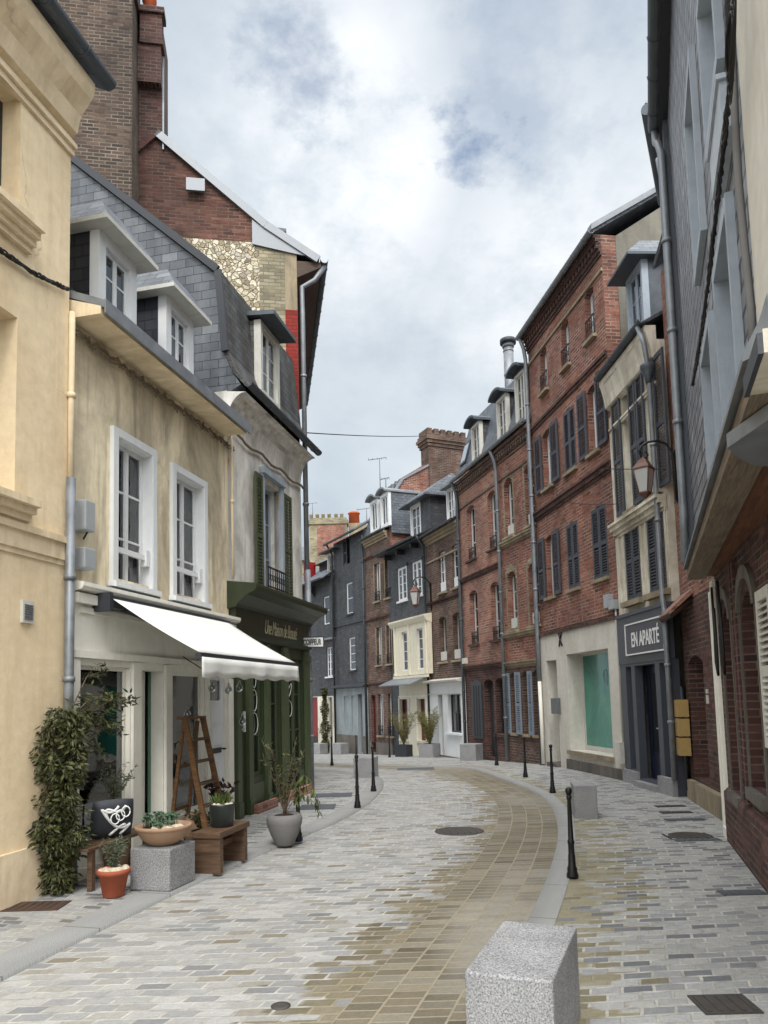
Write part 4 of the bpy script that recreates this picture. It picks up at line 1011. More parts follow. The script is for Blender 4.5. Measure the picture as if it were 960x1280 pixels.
for i, r in enumerate(sec):
    if i != 1: window(r5, r, y=.13, cols=2, rows=3, sill='stonetrim')
    else: MB().box(r[0] - .04, r[1] + .04, -.07, .1, r[2] - .07, r[2] - .002).build('sill', 'stonetrim', r5)
    w = r[1] - r[0]
    if i == 1: shutter(r5, r[0], (r[0] + r[1]) / 2 - .005, r[2], r[3] - .02, .03); shutter(r5, (r[0] + r[1]) / 2 + .005, r[1], r[2], r[3] - .02, .03)
    else: shutter(r5, r[0] - .43, r[0] - .02, r[2], r[3], -.03); shutter(r5, r[1] + .02, r[1] + .43, r[2], r[3], -.03)
for i, r in enumerate(fir):
    if i == 0:
        window(r5, r, y=.13, cols=2, rows=3, sill='stonetrim'); shutter(r5, r[0] - .43, r[0] - .02, r[2], r[3], -.03); shutter(r5, r[1] + .02, r[1] + .40, r[2], r[3], -.03)
    else:
        MB().box(r[0] - .04, r[1] + .04, -.07, .1, r[2] - .07, r[2] - .002).build('sill', 'stonetrim', r5)
        shutter(r5, r[0], (r[0] + r[1]) / 2 - .005, r[2], r[3] - .02, .03); shutter(r5, (r[0] + r[1]) / 2 + .005, r[1], r[2], r[3] - .02, .03)
mb = MB()   # pale brick jambs and patches between the openings
for lst in (sec, fir):
    for r in lst:
        for x in (r[0] - .02, r[1] + .02):
            mb = MB()
            for k in range(8):
                ww = .06 if k % 2 else .11; z = r[2] - .80 + k * .075; mb.box(x - ww / 2, x + ww / 2, -.004, -.001, z, z + .076)
            mb.build('brick_quoin', 'redbrick_pale', r5)
pass
zc5 = F5.pix(*Z3(600, 905))[1]; zm5 = F5.pix(*Z3(600, 385))[1]
moulding(r5, 0, L, zc5, [(.07, .03), (.10, .07), (.05, .11)], 'darkbrick', name='string_course')
moulding(r5, 0, L, zm5, [(.07, .03), (.06, .06)], 'darkbrick', name='string_course')
moulding(r5, 0, L, ST_ + .0, [(.06, .09), (.05, .06)], 'darkbrick', name='string_course')
moulding(r5, 0, L, ET - .75, [(.06, .04)], 'stonetrim', name='string_course')
moulding(r5, 0, L, ET - .42, [(.07, .03), (.07, .06), (.14, .06), (.07, .12), (.07, .17)], 'darkbrick', dent=(ET - .275, .12, .11, .16))
roof_sheet(r5, [(-.22, ET - .02), (4.5, ET + 2.95), (9.2, ET - .1)], -.02, L + .06, 'slate')
gutter(r5, -.05, L + .1, -.25, ET + .02, .07)
cp = MB(); y0, z0, y1, z1 = -.25, ET + .02, 4.5, ET + 3.0
cp.prism([(y0, z0), (y1, z1), (y1, z1 + .12), (y0, z0 + .12)], L - .05, L + .12); cp.build('verge', 'zinc', r5)
pipe(r5, [(.06, -.25, ET), (.06, -.14, ET - .3), (.06, -.10, ET - .6), (.06, -.10, 3.1), (.06, -.10, 2.0)], .05)
# white shop
sh = F5.rect(Z4, 612, 825, 455, 965); dr5 = F5.rect(Z4, 512, 563, 500, 990); dr5 = (dr5[0], dr5[1], .05, dr5[3])
sh = (sh[0], sh[1], sh[2], sh[3])
zpl = F5.pix(*Z4(750, 1020))[1]
MB().wall(0, L, -1, ST_ - .001, [sh, dr5], -.05, .45).build('shopfront', 'white_wall', r5)
MB().box(sh[0] - .15, L - .02, -.10, -.051, -1, zpl).build('plinth', 'plinth', r5)
MB().box(sh[0] - .05, sh[1] + .05, -.12, -.051, sh[2] - .08, sh[2]).build('sill', 'stonetrim', r5)
g = MB(); g.wall(sh[0], sh[1], sh[2], sh[3], [(sh[0] + .06, sh[1] - .05, sh[2] + .10, sh[3] - .05)], .30, .05); sw = g.build('shop_window', 'offwhite', r5)
box(sh[0] + .06, sh[1] - .05, .32, .33, sh[2] + .1, sh[3] - .05).build('pane', 'teal', sw)
um = sh[0] + (sh[1] - sh[0]) * .55
em = MB(); em.tube([(um + .10 * math.cos(a), .316, 2.0 + .17 * math.sin(a)) for a in [k * math.pi / 8 for k in range(17)]], .008, 4); em.tube([(um + .05 * math.cos(a), .316, 2.0 + .09 * math.sin(a)) for a in [k * math.pi / 8 for k in range(17)]], .006, 4)
em.box(um + .25, um + .31, .314, .3195, .95, 1.25); em.build('window_emblem', 'bluewhite', sw)
box(dr5[0], dr5[1], .36, .40, .05, dr5[3]).build('door', 'offwhite', r5)
MB().box(dr5[0], dr5[1], -.15, .35, -.5, .08).build('door_step', 'plinth', r5)
lb = F5.rect(Z4, 546, 572, 690, 768, .0); MB().box(lb[0] + .02, lb[1] + .02, -.16, -.051, lb[2], lb[3]).box(lb[0] + .04, lb[1], -.165, -.161, lb[3] - .06, lb[3] - .03).build('letterbox', 'mail_grey', r5, bevel=.008)
cx_, cz_ = F5.pix(577, 799); xm = MB()
for s_ in (-1, 1): xm.tube([(cx_ - .09 * s_, -.06, cz_ - .16), (cx_ - .03 * s_, -.07, cz_ - .03), (cx_ + .03 * s_, -.07, cz_ + .03), (cx_ + .10 * s_, -.06, cz_ + .16)], .018, 6)
cx_, cz_ = F5.pix(*Z7(140, 190)); xm = MB()
for s_ in (-1, 1): xm.tube([(cx_ - .09 * s_, -.065, cz_ - .15), (cx_ - .02 * s_, -.075, cz_ - .03), (cx_ + .02 * s_, -.075, cz_ + .03), (cx_ + .09 * s_, -.065, cz_ + .15)], .018, 6)
xm.build('tie_plate', 'iron', r5)
for q in (F5.rect(Z4, 797, 818, 172, 242, .05), F5.rect(Z4, 822, 846, 200, 248, .05)): MB().box(q[0], q[1], -.14, -.001, q[2], q[3]).build('meter_box', 'box_grey', r5, bevel=.01)
pipe(r5, [(L - .10, -.06, ST_ + .2), (L - .07, -.08, 2.9), (L - .05, -.08, .4)], .018, 'offwhite', 'wire', False)
MB().box(L - .2, L - .03, -.16, -.051, .35, .75).build('meter_box', 'offwhite', r5)
pipe(r5, [(.10, -.12, 2.0), (.12, -.12, 1.0), (.12, -.12, .0)], .045, 'cream_paint', 'downpipe')

# EN APARTE house
F6 = Frame(P0, PE); L = F6.L
r6 = house('cream_stone_house', F6, 'narrow cream stone house with grey shutters above an anthracite shopfront')
ET = 7.50; SB, SM = 2.20, 3.12
sec = [F6.rect(Z5, 222, 262, 960, 1250 + 60), F6.rect(Z5, 345, 385, 830, 1140)]
hs6 = [(.38, .80, 5.05, 7.0), (1.38, 1.84, 5.05, 7.05)]
sec6 = [(F6.pix(*Z5(232, 1100))[0], F6.pix(*Z5(262, 1100))[0], 5.0, F6.pix(*Z5(240, 980))[1]), (F6.pix(*Z5(350, 1000))[0], F6.pix(*Z5(388, 1000))[0], 5.0, F6.pix(*Z5(365, 890))[1])]
fr6 = [F6.rect(Z6, 250, 325, 495, 925), F6.rect(Z6, 362, 448, 415, 880)]
zf0 = (fr6[0][2] + fr6[1][2]) / 2; zf1 = (fr6[0][3] + fr6[1][3]) / 2
fr6 = [(r[0], r[1], zf0, zf1) for r in fr6]
hh = evenz(sec6)
hh = [(r[0], max(r[1], r[0] + .42), r[2], r[3]) for r in hh]
MB().wall(0, L, SM, ET, hh + fr6, 0, .3).build('wall', 'cream', r6)
shell(r6, L, 7, [(0, ET), (3.5, ET + 2.2), (7, ET)], 'cream')
for r in hh:
    window(r6, r, y=.14, cols=2, rows=3, sill='stonetrim'); w = .40
    shutter(r6, r[0] - .42, r[0] - .01, r[2], r[3], -.03, hinge=r[0] - .01, angle=0 if r is hh[0] else 0); shutter(r6, r[1] + .01, r[1] + .42, r[2], r[3], -.03)
for r in fr6:
    m_ = (r[0] + r[1]) / 2; shutter(r6, r[0], m_ - .005, r[2], r[3], .02); shutter(r6, m_ + .005, r[1], r[2], r[3], .02)
    MB().box(r[0] - .1, r[1] + .1, -.12, .1, r[2] - .10, r[2] - .002).build('sill', 'stonetrim', r6)
mb = MB()
for r in hh + fr6:
    for x in (r[0] - .10, r[1] + .03): mb.box(x, x + .07, -.025, -.001, r[2] - .1, r[3] + .05)
    mb.box(r[0] - .1, r[1] + .1, -.03, -.001, r[3] + .051, r[3] + .15)
mb.box(0, .14, -.04, -.001, SM, ET - .5); each(mb, 'stone_surround', 'cream', r6)
moulding(r6, 0, L, 4.62, [(.05, .04), (.08, .08), (.08, .14), (.05, .18)], 'cream', name='string_course')
moulding(r6, 0, L, ET - .80, [(.05, .04), (.04, .06)], 'cream', name='string_course')
cm = MB(); cm.prism([(0, ET - .35), (-.10, ET - .30), (-.12, ET - .12), (-.17, ET + .1), (-.19, ET + .14), (-.19, ET + .24), (0, ET + .24)], 0, L); cm.build('cornice', 'cream', r6)
gutter(r6, .0, L + .05, -.24, ET + .32, .07, 'zinc_dark')
roof_sheet(r6, [(-.20, ET + .26), (3.5, ET + 2.3), (7.2, ET)], -.0, L, 'slate')
dormer(r6, F6.pix(*Z5(250, 500), -.15)[0], F6.pix(*Z5(330, 450), -.15)[0], ET + .3, F6.pix(*Z5(280, 400), -.15)[1], .15, 2.2, cheek='zinc_dark', trim='bluewhite', style='hood', roofm='slate', over=.16, cols=2, rows=3, fw=.07, hood=.30, sof='zinc_dark')
pipe(r6, [(L - .1, -.26, ET + .25), (L + .06, -.24, ET - .1), (L - .10, -.12, ET - .5), (L - .08, -.12, 3.2), (L + .03, -.15, 3.0), (L + .03, -.15, .3)], .042, 'zinc')
MB().lathe([(.05, -.1), (.06, 0), (.12, .14), (.13, .2), (.12, .22)], (L - .10, -.13, ET - .62), 12).build('rainwater_head', 'zinc_dark', r6)
MB().box(0, L - .0, -.10, -.001, SB, SM - .002).box(-.0, L, -.13, -.101, SM - .06, SM).build('fascia', 'anthracite', r6)
n6 = [(.28, .55), (.72, 1.62), (1.80, 2.06)]
MB().wall(0, L - .02, -1, SB - .001, [(a, b, .28 if i != 1 else .16, SB - .05) for i, (a, b) in enumerate(n6)], -.08, .14).build('shopfront', 'anthracite', r6)
for i, (a, b) in enumerate(n6):
    if i == 1:
        z0 = .16; mb = MB(); mb.wall(a, b, z0, SB - .05, [(a + .12, b - .12, .62, SB - .2)], .12, .05); d_ = mb.build('door', 'navy', r6); box(a + .12, b - .12, .13, .14, .62, SB - .2).build('pane', 'glass_dark', d_)
        MB().tube([(a + .5, .11, 1.05), (a + .5, .06, 1.05), (a + .56, .06, 1.05)], .012, 6).build('handle', 'zinc_light', d_)
    else: box(a, b, .02, .06, .28, SB - .05).build('side_panel', 'navy', r6)
MB().box(0, .7, -.14, -.081, -.6, .26).box(1.66, L - .02, -.16, -.081, -.6, .30).box(.70, 1.66, -.20, .12, -.6, .12).build('stone_base', 'granite', r6)
# sign
s0 = F6.rect(Z7, 397, 555, 135, 225, .12)
sgn = empty('shop_sign', F6.mat()); tag(sgn, 'dark framed shop sign reading EN APARTÉ in white letters', 'sign')
u0, u1 = F6.pix(*Z7(396, 200), .12)[0], F6.pix(*Z7(556, 160), .12)[0]; zc_ = F6.pix(*Z7(476, 177), .12)[1]; hz = .26
sb = MB(); sb.box(u0, u1, -.135, -.131, zc_ - hz, zc_ + hz); sb.build('board', 'anthracite', sgn)
fr = MB(); fr.box(u0 - .02, u1 + .02, -.15, -.1305, zc_ + hz, zc_ + hz + .025); fr.box(u0 - .02, u1 + .02, -.15, -.1305, zc_ - hz - .025, zc_ - hz); fr.box(u0 - .02, u0, -.15, -.1305, zc_ - hz, zc_ + hz); fr.box(u1, u1 + .02, -.15, -.1305, zc_ - hz, zc_ + hz)
fr.build('frame', 'letters', sgn)
tx = text_mesh('EN APARTÉ', .36, .003, sx=.66, bold=.006); shift(tx, ((u0 + u1) / 2, -.142, zc_ - .03)); tx.build('lettering', 'letters', sgn)
MB().box(u1 - .12, u1 - .04, -.14, -.136, zc_ - hz + .02, zc_ - hz + .07).build('sticker', 'letters', sgn)

# narrow brick wall with a niche, set between
PA = pt(PE, dirvp(640), 858, 1000); PA = PE + Vector((.12, -.03, 0)); PB = PA - dirvp(660) * 3.3
F7 = Frame(PA, PB); L = F7.L
r7 = house('niche_brick_house', F7, 'narrow dark brick house with an arched niche beside the anthracite shop')
ni = F7.rect(Z7, 655, 708, 250, 800, 0)
MB().wall(0, L, -1, 3.05, [(ni[0], ni[1] + .1, .35, ni[3], .12)], 0, .3).build('wall', 'darkbrick', r7)
MB().wall(0, L, 3.06, 8.6, [(1.5, 2.1, 4.6, 6.2)], 0, .3).build('upper_wall', 'redbrick', r7)
box(ni[0] - .1, ni[1] + .2, .301, .34, .2, ni[3] + .1).build('niche_back', 'darkbrick', r7)
shell(r7, L, 6, [(0, 8.6), (3, 10.4), (6, 8.6)], 'redbrick')
window(r7, (1.5, 2.1, 4.6, 6.2), sill=None)
MB().box(ni[0] - .15, L, -.10, -.001, -1, .32).build('plinth', 'stonetrim', r7)
hd = MB(); hz_ = F7.pix(*Z6(540, 1010))[1]
hd.prism([(0.0, hz_ + .30), (-.34, hz_ + .0), (-.34, hz_ + .06), (0, hz_ + .38)], .05, .95); hd.build('tiled_hood', 'redbrick_pale', r7)
hk = MB()
for i in range(6): hk.tube([(.1 + i * .15, 0, hz_ + .22), (.1 + i * .15, -.34, hz_ - .02)], .045, 8)
hk.build('hood_tiles', 'zinc_rust', r7)
_a, _b = ray(830, 258), ray(809, 129); e0 = F7.local(_a * (11.15 / _a.y)); e1 = F7.local(_b * (9.25 / _b.y)); zE = (_a.z * 11.15 / _a.y + _b.z * 9.25 / _b.y) / 2 + CZ
roof_sheet(r7, [(-.1, 8.70), (3, 10.6), (6.2, 8.5)], -.0, L, 'slate')
mb = MB(); mb.prism([(e0.x, 0), (e0.x, e0.y), (e1.x, e1.y), (e1.x, 0)], zE - .06, zE - .02, 'z'); mb.build('soffit', 'wood_dark', r7)
mb = MB(); mb.tube([(e0.x, e0.y, zE), (e1.x, e1.y, zE)], .085, 12); mb.build('gutter', 'zinc_dark', r7)
mb = MB(); mb.prism([(e0.x, .2), (e0.x, e0.y - .03), (e1.x, e1.y - .03), (e1.x, .2)], zE + .085, zE + .12, 'z'); mb.build('eave_flashing', 'zinc', r7)
for i in range(3):
    q = F7.rect(Z7, 600, 648, 430 + i * 74, 498 + i * 74, .05)
    mbx = MB(); mbx.box(.05, .29, -.20, -.03, q[2], q[3]); mbx.box(.08, .26, -.205, -.2005, q[3] - .07, q[3] - .05); bxo = mbx.build('letterbox', 'box_tan', r7, bevel=.01)
MB().tube([(.18, -.10, 1.75), (.18, -.10, .15)], .02, 6).build('letterbox_post', 'charcoal', r7)
MB().box(ni[1] + .25, ni[1] + .33, -.02, -.001, 1.5, 1.62).box(ni[1] + .25, ni[1] + .33, -.02, -.001, 1.64, 1.70).build('plate', 'offwhite', r7)
# double brick townhouse with the slate mansard
F8 = Frame(P2, P1); L = F8.L
r8 = house('brick_townhouse', F8, 'brown brick townhouse with a slate mansard, round dormers and a metal flue')
ET = 8.75
us = F8.pix(*Z3(262, 1000))[0]
upL = evenz([F8.rect(Z3, 95, 137, 925, 1195), F8.rect(Z3, 200, 243, 850, 1150)], .10); upR = evenz([F8.rect(Z3, 283, 325, 797, 1090), F8.rect(Z3, 384, 432, 700, 1020)], .16)
loL = evenz([F8.rect(Z4, 110, 150, 152, 420), F8.rect(Z4, 215, 258, 105, 400)], .10); loR = evenz([F8.rect(Z4, 300, 343, 65, 355), F8.rect(Z4, 404, 455, 0, 320)], .16)
zg8 = F8.pix(*Z4(200, 530))[1]; zgR = F8.pix(*Z4(390, 535))[1]
grd = [F8.rect(Z4, 185, 232, 595, 985, 0), F8.rect(Z4, 240, 288, 588, 870)]
grd = [(grd[0][0], grd[0][1], .08, grd[0][3], .1), grd[1] + (.1,)]
g3_ = [F8.rect(Z4, 317, 345, 568, 868), F8.rect(Z4, 375, 407, 556, 870), F8.rect(Z4, 427, 460, 546, 872)]
g3_ = evenz(g3_, .1)
MB().wall(0, us, zg8, ET, upL + loL, 0, .3).build('wall', 'redbrick_pale', r8)
MB().wall(us, L, zgR, ET, upR + loR, -.0, .3).build('wall', 'redbrick', r8)
MB().wall(0, us, -1, zg8, grd, 0, .3).build('ground_floor_wall', 'darkbrick', r8)
MB().wall(us, L, -1, zgR, g3_, 0, .3).build('ground_floor_wall', 'brownbrick', r8)
shell(r8, L, 9, [(0, ET), (.6, ET + 1.9), (4.5, ET + 3.2), (9, ET)], 'brownbrick')
for r in upL + loL: window(r8, r, y=.16, sill='darkbrick'); railing(r8, r, y=.04, h=.38)
for r in upR + loR: window(r8, r, y=.16, sill='stonetrim'); MB().box(r[0] + .05, r[1] - .05, .05, .08, r[2] + .05, r[2] + .32).build('guard_panel', 'offwhite', r8)
for r in upR + loR:
    mb = MB()
    for x in (r[0] - .05, r[1] + .05):
        for k in range(int((r[3] - r[2]) / .075) + 1): ww = .05 if k % 2 else .10; mb.box(x - ww / 2, x + ww / 2, -.004, -.001, r[2] + k * .075, r[2] + k * .075 + .076)
    mb.prism([(r[0] - .1, r[3] + .0), (r[1] + .1, r[3] + .0), (r[1] + .1, r[3] + .06), ((r[0] + r[1]) / 2, r[3] + .2), (r[0] - .1, r[3] + .06)], -.004, -.001, 'y')
    mb.build('brick_surround', 'yellowbrick', r8)
a, b, c, d, _k = grd[0]; mb = MB(); mb.box(a, b, .2, .25, c, d); mb.box(a + .05, (a + b) / 2 - .03, .18, .199, c + .2, d - .2); mb.box((a + b) / 2 + .03, b - .05, .18, .199, c + .2, d - .2); mb.build('door', 'charcoal', r8)
window(r8, grd[1], y=.16, sill='darkbrick', gm='glass_dark', fm='charcoal')
sq = F8.rect(Z4, 127, 177, 598, 890); N = 8; mb = MB(); arch = [(sq[0] + (sq[1] - sq[0]) * i / N, sq[3] - .14 + .14 * math.sin(math.pi * i / N)) for i in range(N, -1, -1)]
mb.prism([(sq[0], sq[2]), (sq[1], sq[2])] + arch, -.05, -.001, 'y')
for i in range(1, 4): x = sq[0] + (sq[1] - sq[0]) * i / 4; mb.box(x - .012, x + .012, -.07, -.051, sq[2] + .05, sq[3] - .18)
mb.build('shutter', 'charcoal', r8, label='dark sheet-metal arched shutter')
for r in g3_:
    box(r[0], r[1], .2, .24, r[2], r[3]).build('bricked_window', 'yellowbrick', r8)
    MB().box(r[0] - .03, r[1] + .03, -.06, .19, r[2] - .07, r[2] - .002).build('sill', 'stonetrim', r8)
    box(r[0] + .06, r[1] - .06, .10, .19, r[2] + .0, r[2] + .30).build('guard_panel', 'offwhite', r8)
for a, b in ((297, 318), (345, 372), (408, 431), (461, 485)):
    q0, q1 = F8.pix(*Z4(a, 720))[0], F8.pix(*Z4(b, 720))[0]; shutter(r8, q0 + .01, q1 - .01, g3_[0][2] - .02, g3_[0][3], -.02, 'shutter_blue')
for u0, u1, z, mm in ((0, us, zg8 - .08, 'darkbrick'), (us, L, zgR + .02, 'stonetrim'), (0, us, F8.pix(*Z3(190, 1270))[1], 'darkbrick'), (us, L, upR[0][2] - .26, 'stonetrim'), (us, L, loR[0][2] - .24, 'stonetrim')):
    moulding(r8, u0, u1, z, [(.05, .03), (.07, .07), (.04, .10)], mm, name='string_course')
moulding(r8, 0, L, ET - .92, [(.05, .04)], 'brownbrick', name='string_course')
moulding(r8, 0, L, ET - .42, [(.08, .03), (.14, .05), (.08, .10), (.08, .16)], 'brownbrick', dent=(ET - .33, .12, .10, .15))
zbk = F8.pix(*Z3(240, 412), -.55)[1]
zbk = F8.pix(*Z3(240, 412), -.62)[1]
mp = [(-.2, ET + .0), (.0, ET + .12), (.55, zbk), (4.5, zbk + 1.0), (8.8, ET)]
roof_sheet(r8, mp, -.03, L + .0, 'slate')
gutter(r8, -.05, L - .05, -.24, ET + .04, .07)
for (a, b, yt, yb, st) in ((140, 183, 520, 690, 'round'), (268, 318, 385, 575, 'round'), (360, 412, 262, 470, 'round')):
    ua, ub = F8.pix(*Z3(a, (yt + yb) / 2), -.12)[0], F8.pix(*Z3(b, (yt + yb) / 2), -.12)[0]; zt_ = F8.pix(*Z3((a + b) / 2, yt), -.12)[1]
    dormer(r8, ua, min(ub, L - .1), ET + .12, zt_, -.04, 1.0, cheek='slate_dark', trim='offwhite', style=st, roofm='zinc_dark', over=.10, cols=2, rows=3, fw=.07)
sk = MB(); a, b = F8.pix(*Z3(95, 650), -.3)[0], F8.pix(*Z3(125, 650), -.3)[0]
f = (zbk - ET - .12) / .55
def my(z): return (z - ET - .12) / f
zz0, zz1 = ET + .5, ET + 1.25
sk.add([(a, my(zz0) - .10, zz0), (b, my(zz0) - .10, zz0), (b, my(zz1) - .10, zz1), (a, my(zz1) - .10, zz1), (a, my(zz0) + .05, zz0), (b, my(zz0) + .05, zz0), (b, my(zz1) + .05, zz1), (a, my(zz1) + .05, zz1)], [(0, 1, 2, 3), (4, 7, 6, 5), (0, 4, 5, 1), (1, 5, 6, 2), (2, 6, 7, 3), (3, 7, 4, 0)])
s_o = sk.build('skylight', 'charcoal', r8)
sk = MB(); sk.add([(a + .06, my(zz0 + .08) - .106, zz0 + .08), (b - .06, my(zz0 + .08) - .106, zz0 + .08), (b - .06, my(zz1 - .08) - .106, zz1 - .08), (a + .06, my(zz1 - .08) - .106, zz1 - .08)], [(0, 1, 2, 3)]); sk.build('pane', 'bluewhite', s_o)
fu, fz = F8.pix(*Z3(300, 120), -1.6); fz0 = zbk - .2
fl = MB(); fl.tube([(fu, 1.6, fz0), (fu, 1.6, fz - .1)], .16, 16); fl.tube([(fu, 1.6, fz - .12), (fu, 1.6, fz)], .19, 16); fl.tube([(fu, 1.6, fz + .001), (fu, 1.6, fz + .14)], .26, 16, mi=1)
for i in range(3): z = fz0 + .8 + i * .8; fl.tube([(fu, 1.6, z), (fu, 1.6, z + .04)], .172, 16)
fl.build('flue', ['zinc', 'charcoal'], r8)
pipe(r8, [(us, -.24, ET), (us, -.12, ET - .3), (us, -.08, ET - .6), (us, -.08, .1)], .05, 'zinc')
pipe(r8, [(.02, -.24, ET), (.02, -.12, ET - .3), (.02, -.08, ET - .6), (.02, -.08, 3.0), (.02, -.08, .1)], .05, 'zinc_dark')
pipe(r8, [(L - .04, -.08, ET - .3), (L - .04, -.08, 2.6), (L - .04, -.10, .1)], .05, 'zinc_dark')
chimney(r8, L - .85, L - .25, 1.2, 3.2, ET + 1, F8.pix(*Z3(380, 100), -1.2)[1], 'darkbrick', 3)
MB().box(F8.pix(*Z4(102, 500))[0], F8.pix(*Z4(118, 500))[0], -.22, -.13, F8.pix(*Z4(110, 518))[1], F8.pix(*Z4(110, 490))[1]).build('junction_box', 'offwhite', r8)

# brown brick house with the white shop
F9 = Frame(P3, P2); L = F9.L
r9 = house('brown_brick_house', F9, 'brown brick house with slate roof above a small white painted shopfront')
ET = 7.72; a9 = evenz([F9.rect(Z1, 686, 719, 648, 848), F9.rect(Z1, 750, 788, 615, 820)]); b9 = evenz([F9.rect(Z2, 688, 722, 115, 335), F9.rect(Z2, 753, 795, 100, 325)], .08)
zs9 = F9.pix(*Z2(745, 430))[1]
MB().wall(0, L, zs9, ET, a9 + b9, 0, .3).build('wall', 'brownbrick', r9)
shell(r9, L, 8, [(0, ET), (4, ET + 3), (8, ET)], 'brownbrick')
for r in a9: window(r9, r, y=.08, cols=2, rows=4); MB().box(r[0] + .08, r[1] - .08, .02, .05, r[2] + .04, r[2] + .34).build('guard_panel', 'white', r9)
for r in b9: window(r9, r, y=.18, cols=2, rows=1, fm='offwhite'); MB().box(r[0] + .04, r[1] - .04, .02, .05, r[2] + .04, r[2] + .34).build('guard_panel', 'offwhite', r9)
moulding(r9, 0, L, ET - .30, [(.1, .04), (.1, .10), (.10, .16)], 'stonetrim'); moulding(r9, 0, L, ET - .95, [(.06, .04)], 'stonetrim', name='string_course')
for z in (F9.pix(*Z2(740, 35))[1], F9.pix(*Z1(740, 880))[1]): moulding(r9, 0, L, z, [(.06, .04), (.05, .07)], 'darkbrick', name='string_course')
roof_sheet(r9, [(-.25, ET), (1.6, ET + 1.1), (4, ET + 2.7), (8.1, ET)], -.03, L + .03, 'slate_dark')
gutter(r9, 0, L, -.28, ET + .03, .06, 'zinc_dark')
ua, ub = F9.pix(*Z1(708, 400), 0)[0], F9.pix(*Z1(745, 400), 0)[0]; zt_ = F9.pix(*Z1(722, 345), 0)[1]
dormer(r9, ua, ub, ET + .15, zt_, .1, 1.9, cheek='slate_dark', trim='white', style='flat', roofm='zinc', over=.12, cols=2, rows=3, fw=.06)
d9 = F9.rect(Z2, 693, 714, 490, 768); w9 = F9.rect(Z2, 738, 800, 487, 675); d9 = (d9[0], d9[1], .05, d9[3])
MB().wall(0, L, -1, zs9 - .001, [d9, w9], -.06, .25).build('shopfront', 'white', r9)
mb = MB(); mb.prism([(0, zs9 - .04), (-.30, zs9 - .0), (-.32, zs9 + .05), (0, zs9 + .12)], -.02, L); mb.box(0, L, -.10, -.061, zs9 - .42, zs9 - .38); mb.build('shop_cornice', 'offwhite', r9)
window(r9, w9, y=.06, cols=2, rows=2, fm='charcoal', gm='glass_dark', sill='white', curtain=None, sd=.16)
box(d9[0], d9[1], .1, .14, d9[2], d9[3]).build('door', 'charcoal', r9)
MB().box(d9[0] - .1, L, -.10, -.061, -.8, .08).box(d9[0] - .02, d9[1] + .02, -.35, -.101, -.6, .05).build('door_step', 'plinth', r9)

# slate-hung house with the cream bay
F10 = Frame(P4, P3); L = F10.L
r10 = house('slate_bay_house', F10, 'dark slate-hung house with a cream timber bay over a cream shop with a zinc canopy')
ET = 7.95; zsl = F10.pix(*Z2(560, 130))[1]; bu0, bu1 = F10.pix(*Z2(497, 280))[0], F10.pix(*Z2(662, 280))[0]; bz0 = F10.pix(*Z2(580, 398))[1]
a10 = evenz([F10.rect(Z1, 492, 533, 725, 888), F10.rect(Z1, 562, 605, 695, 862)])
MB().wall(0, L, zsl, ET, a10, 0, .3).build('wall', 'slate_dark', r10)
mb = MB(); mb.wall(0, L, -1, zsl - .001, [(bu0 + .1, bu1 - .1, .4, zsl - .3)], 0.03, .25); mb.build('rear_wall', 'slate_dark', r10)
shell(r10, L, 8, [(0, ET), (4, ET + 3), (8, ET)], 'slate_dark')
for r in a10: window(r10, r, y=-.0, cols=2, rows=4, sill='white', fw=.08); MB().box(r[0] - .12, r[1] + .12, -.05, -.001, r[3], r[3] + .10).build('lintel', 'slate_dark', r10)
bh = evenz([F10.rect(Z2, 533, 560, 190, 380), F10.rect(Z2, 608, 636, 175, 370)])
mb = MB(); mb.wall(bu0, bu1, bz0, zsl - .1, bh, -.22, .16); mb.build('bay', 'creamshop', r10)
mb = MB(); mb.box(bu0, bu0 + .05, -.06, .0, bz0, zsl - .1)
for x in (bu0 + .02, (bu0 + bu1) / 2 - .15, bu1 - .22): mb.box(x, x + .12, -.26, -.221, bz0 + .1, zsl - .2); mb.box(x - .02, x + .14, -.28, -.221, bz0, bz0 + .1)
mb.prism([(-.05, zsl - .3), (-.26, zsl - .22), (-.36, zsl - .06), (-.36, zsl + .0), (-.05, zsl + .05)], bu0 - .25, bu1 + .02); mb.box(bu0 - .02, bu1, -.3, -.221, bz0 - .12, bz0 - .02); mb.build('bay_trim', 'creamshop', r10)
for r in bh: window(r10, r, y=-.16, cols=1, rows=4, fm='white', sill=None)
zc10 = F10.pix(*Z2(560, 440), .5)[1]
mb = MB(); mb.prism([(-.02, bz0 - .02), (-.80, bz0 - .34), (-.80, bz0 - .38), (-.02, bz0 - .08)], bu0 - .25, L); mb.build('canopy', 'zinc', r10)
s10 = [F10.rect(Z2, 508, 550, 515, 708), F10.rect(Z2, 592, 634, 512, 712)]; s10 = evenz(s10)
MB().wall(bu0, L, -1, bz0 - .1, s10, -.07, .2).build('shopfront', 'creamshop', r10)
for r in s10:
    window(r10, (r[0] + (r[1] - r[0]) * .5, r[1], r[2], r[3]), y=.06, cols=1, rows=3, fm='white', sill=None, curtain=None)
    box(r[0], r[0] + (r[1] - r[0]) * .48, .08, .1, r[2], r[3]).build('curtain', 'winered', r10)
    MB().box(r[0] - .05, r[1] + .05, -.13, -.071, r[2] - .08, r[2] - .001).build('sill', 'creamshop', r10)
mb = MB()
for r in s10:
    for x in (r[0] - .09, r[1] + .03): mb.box(x, x + .06, -.095, -.071, .05, r[3] + .05)
mb.box(bu0, L, -.11, -.071, s10[0][3] + .08, s10[0][3] + .13); each(mb, 'pilaster', 'cream_paint', r10)
roof_sheet(r10, [(-.45, ET - .05), (1.2, ET + .75), (4, ET + 2.6), (8.1, ET)], -.25, L, 'slate_dark')
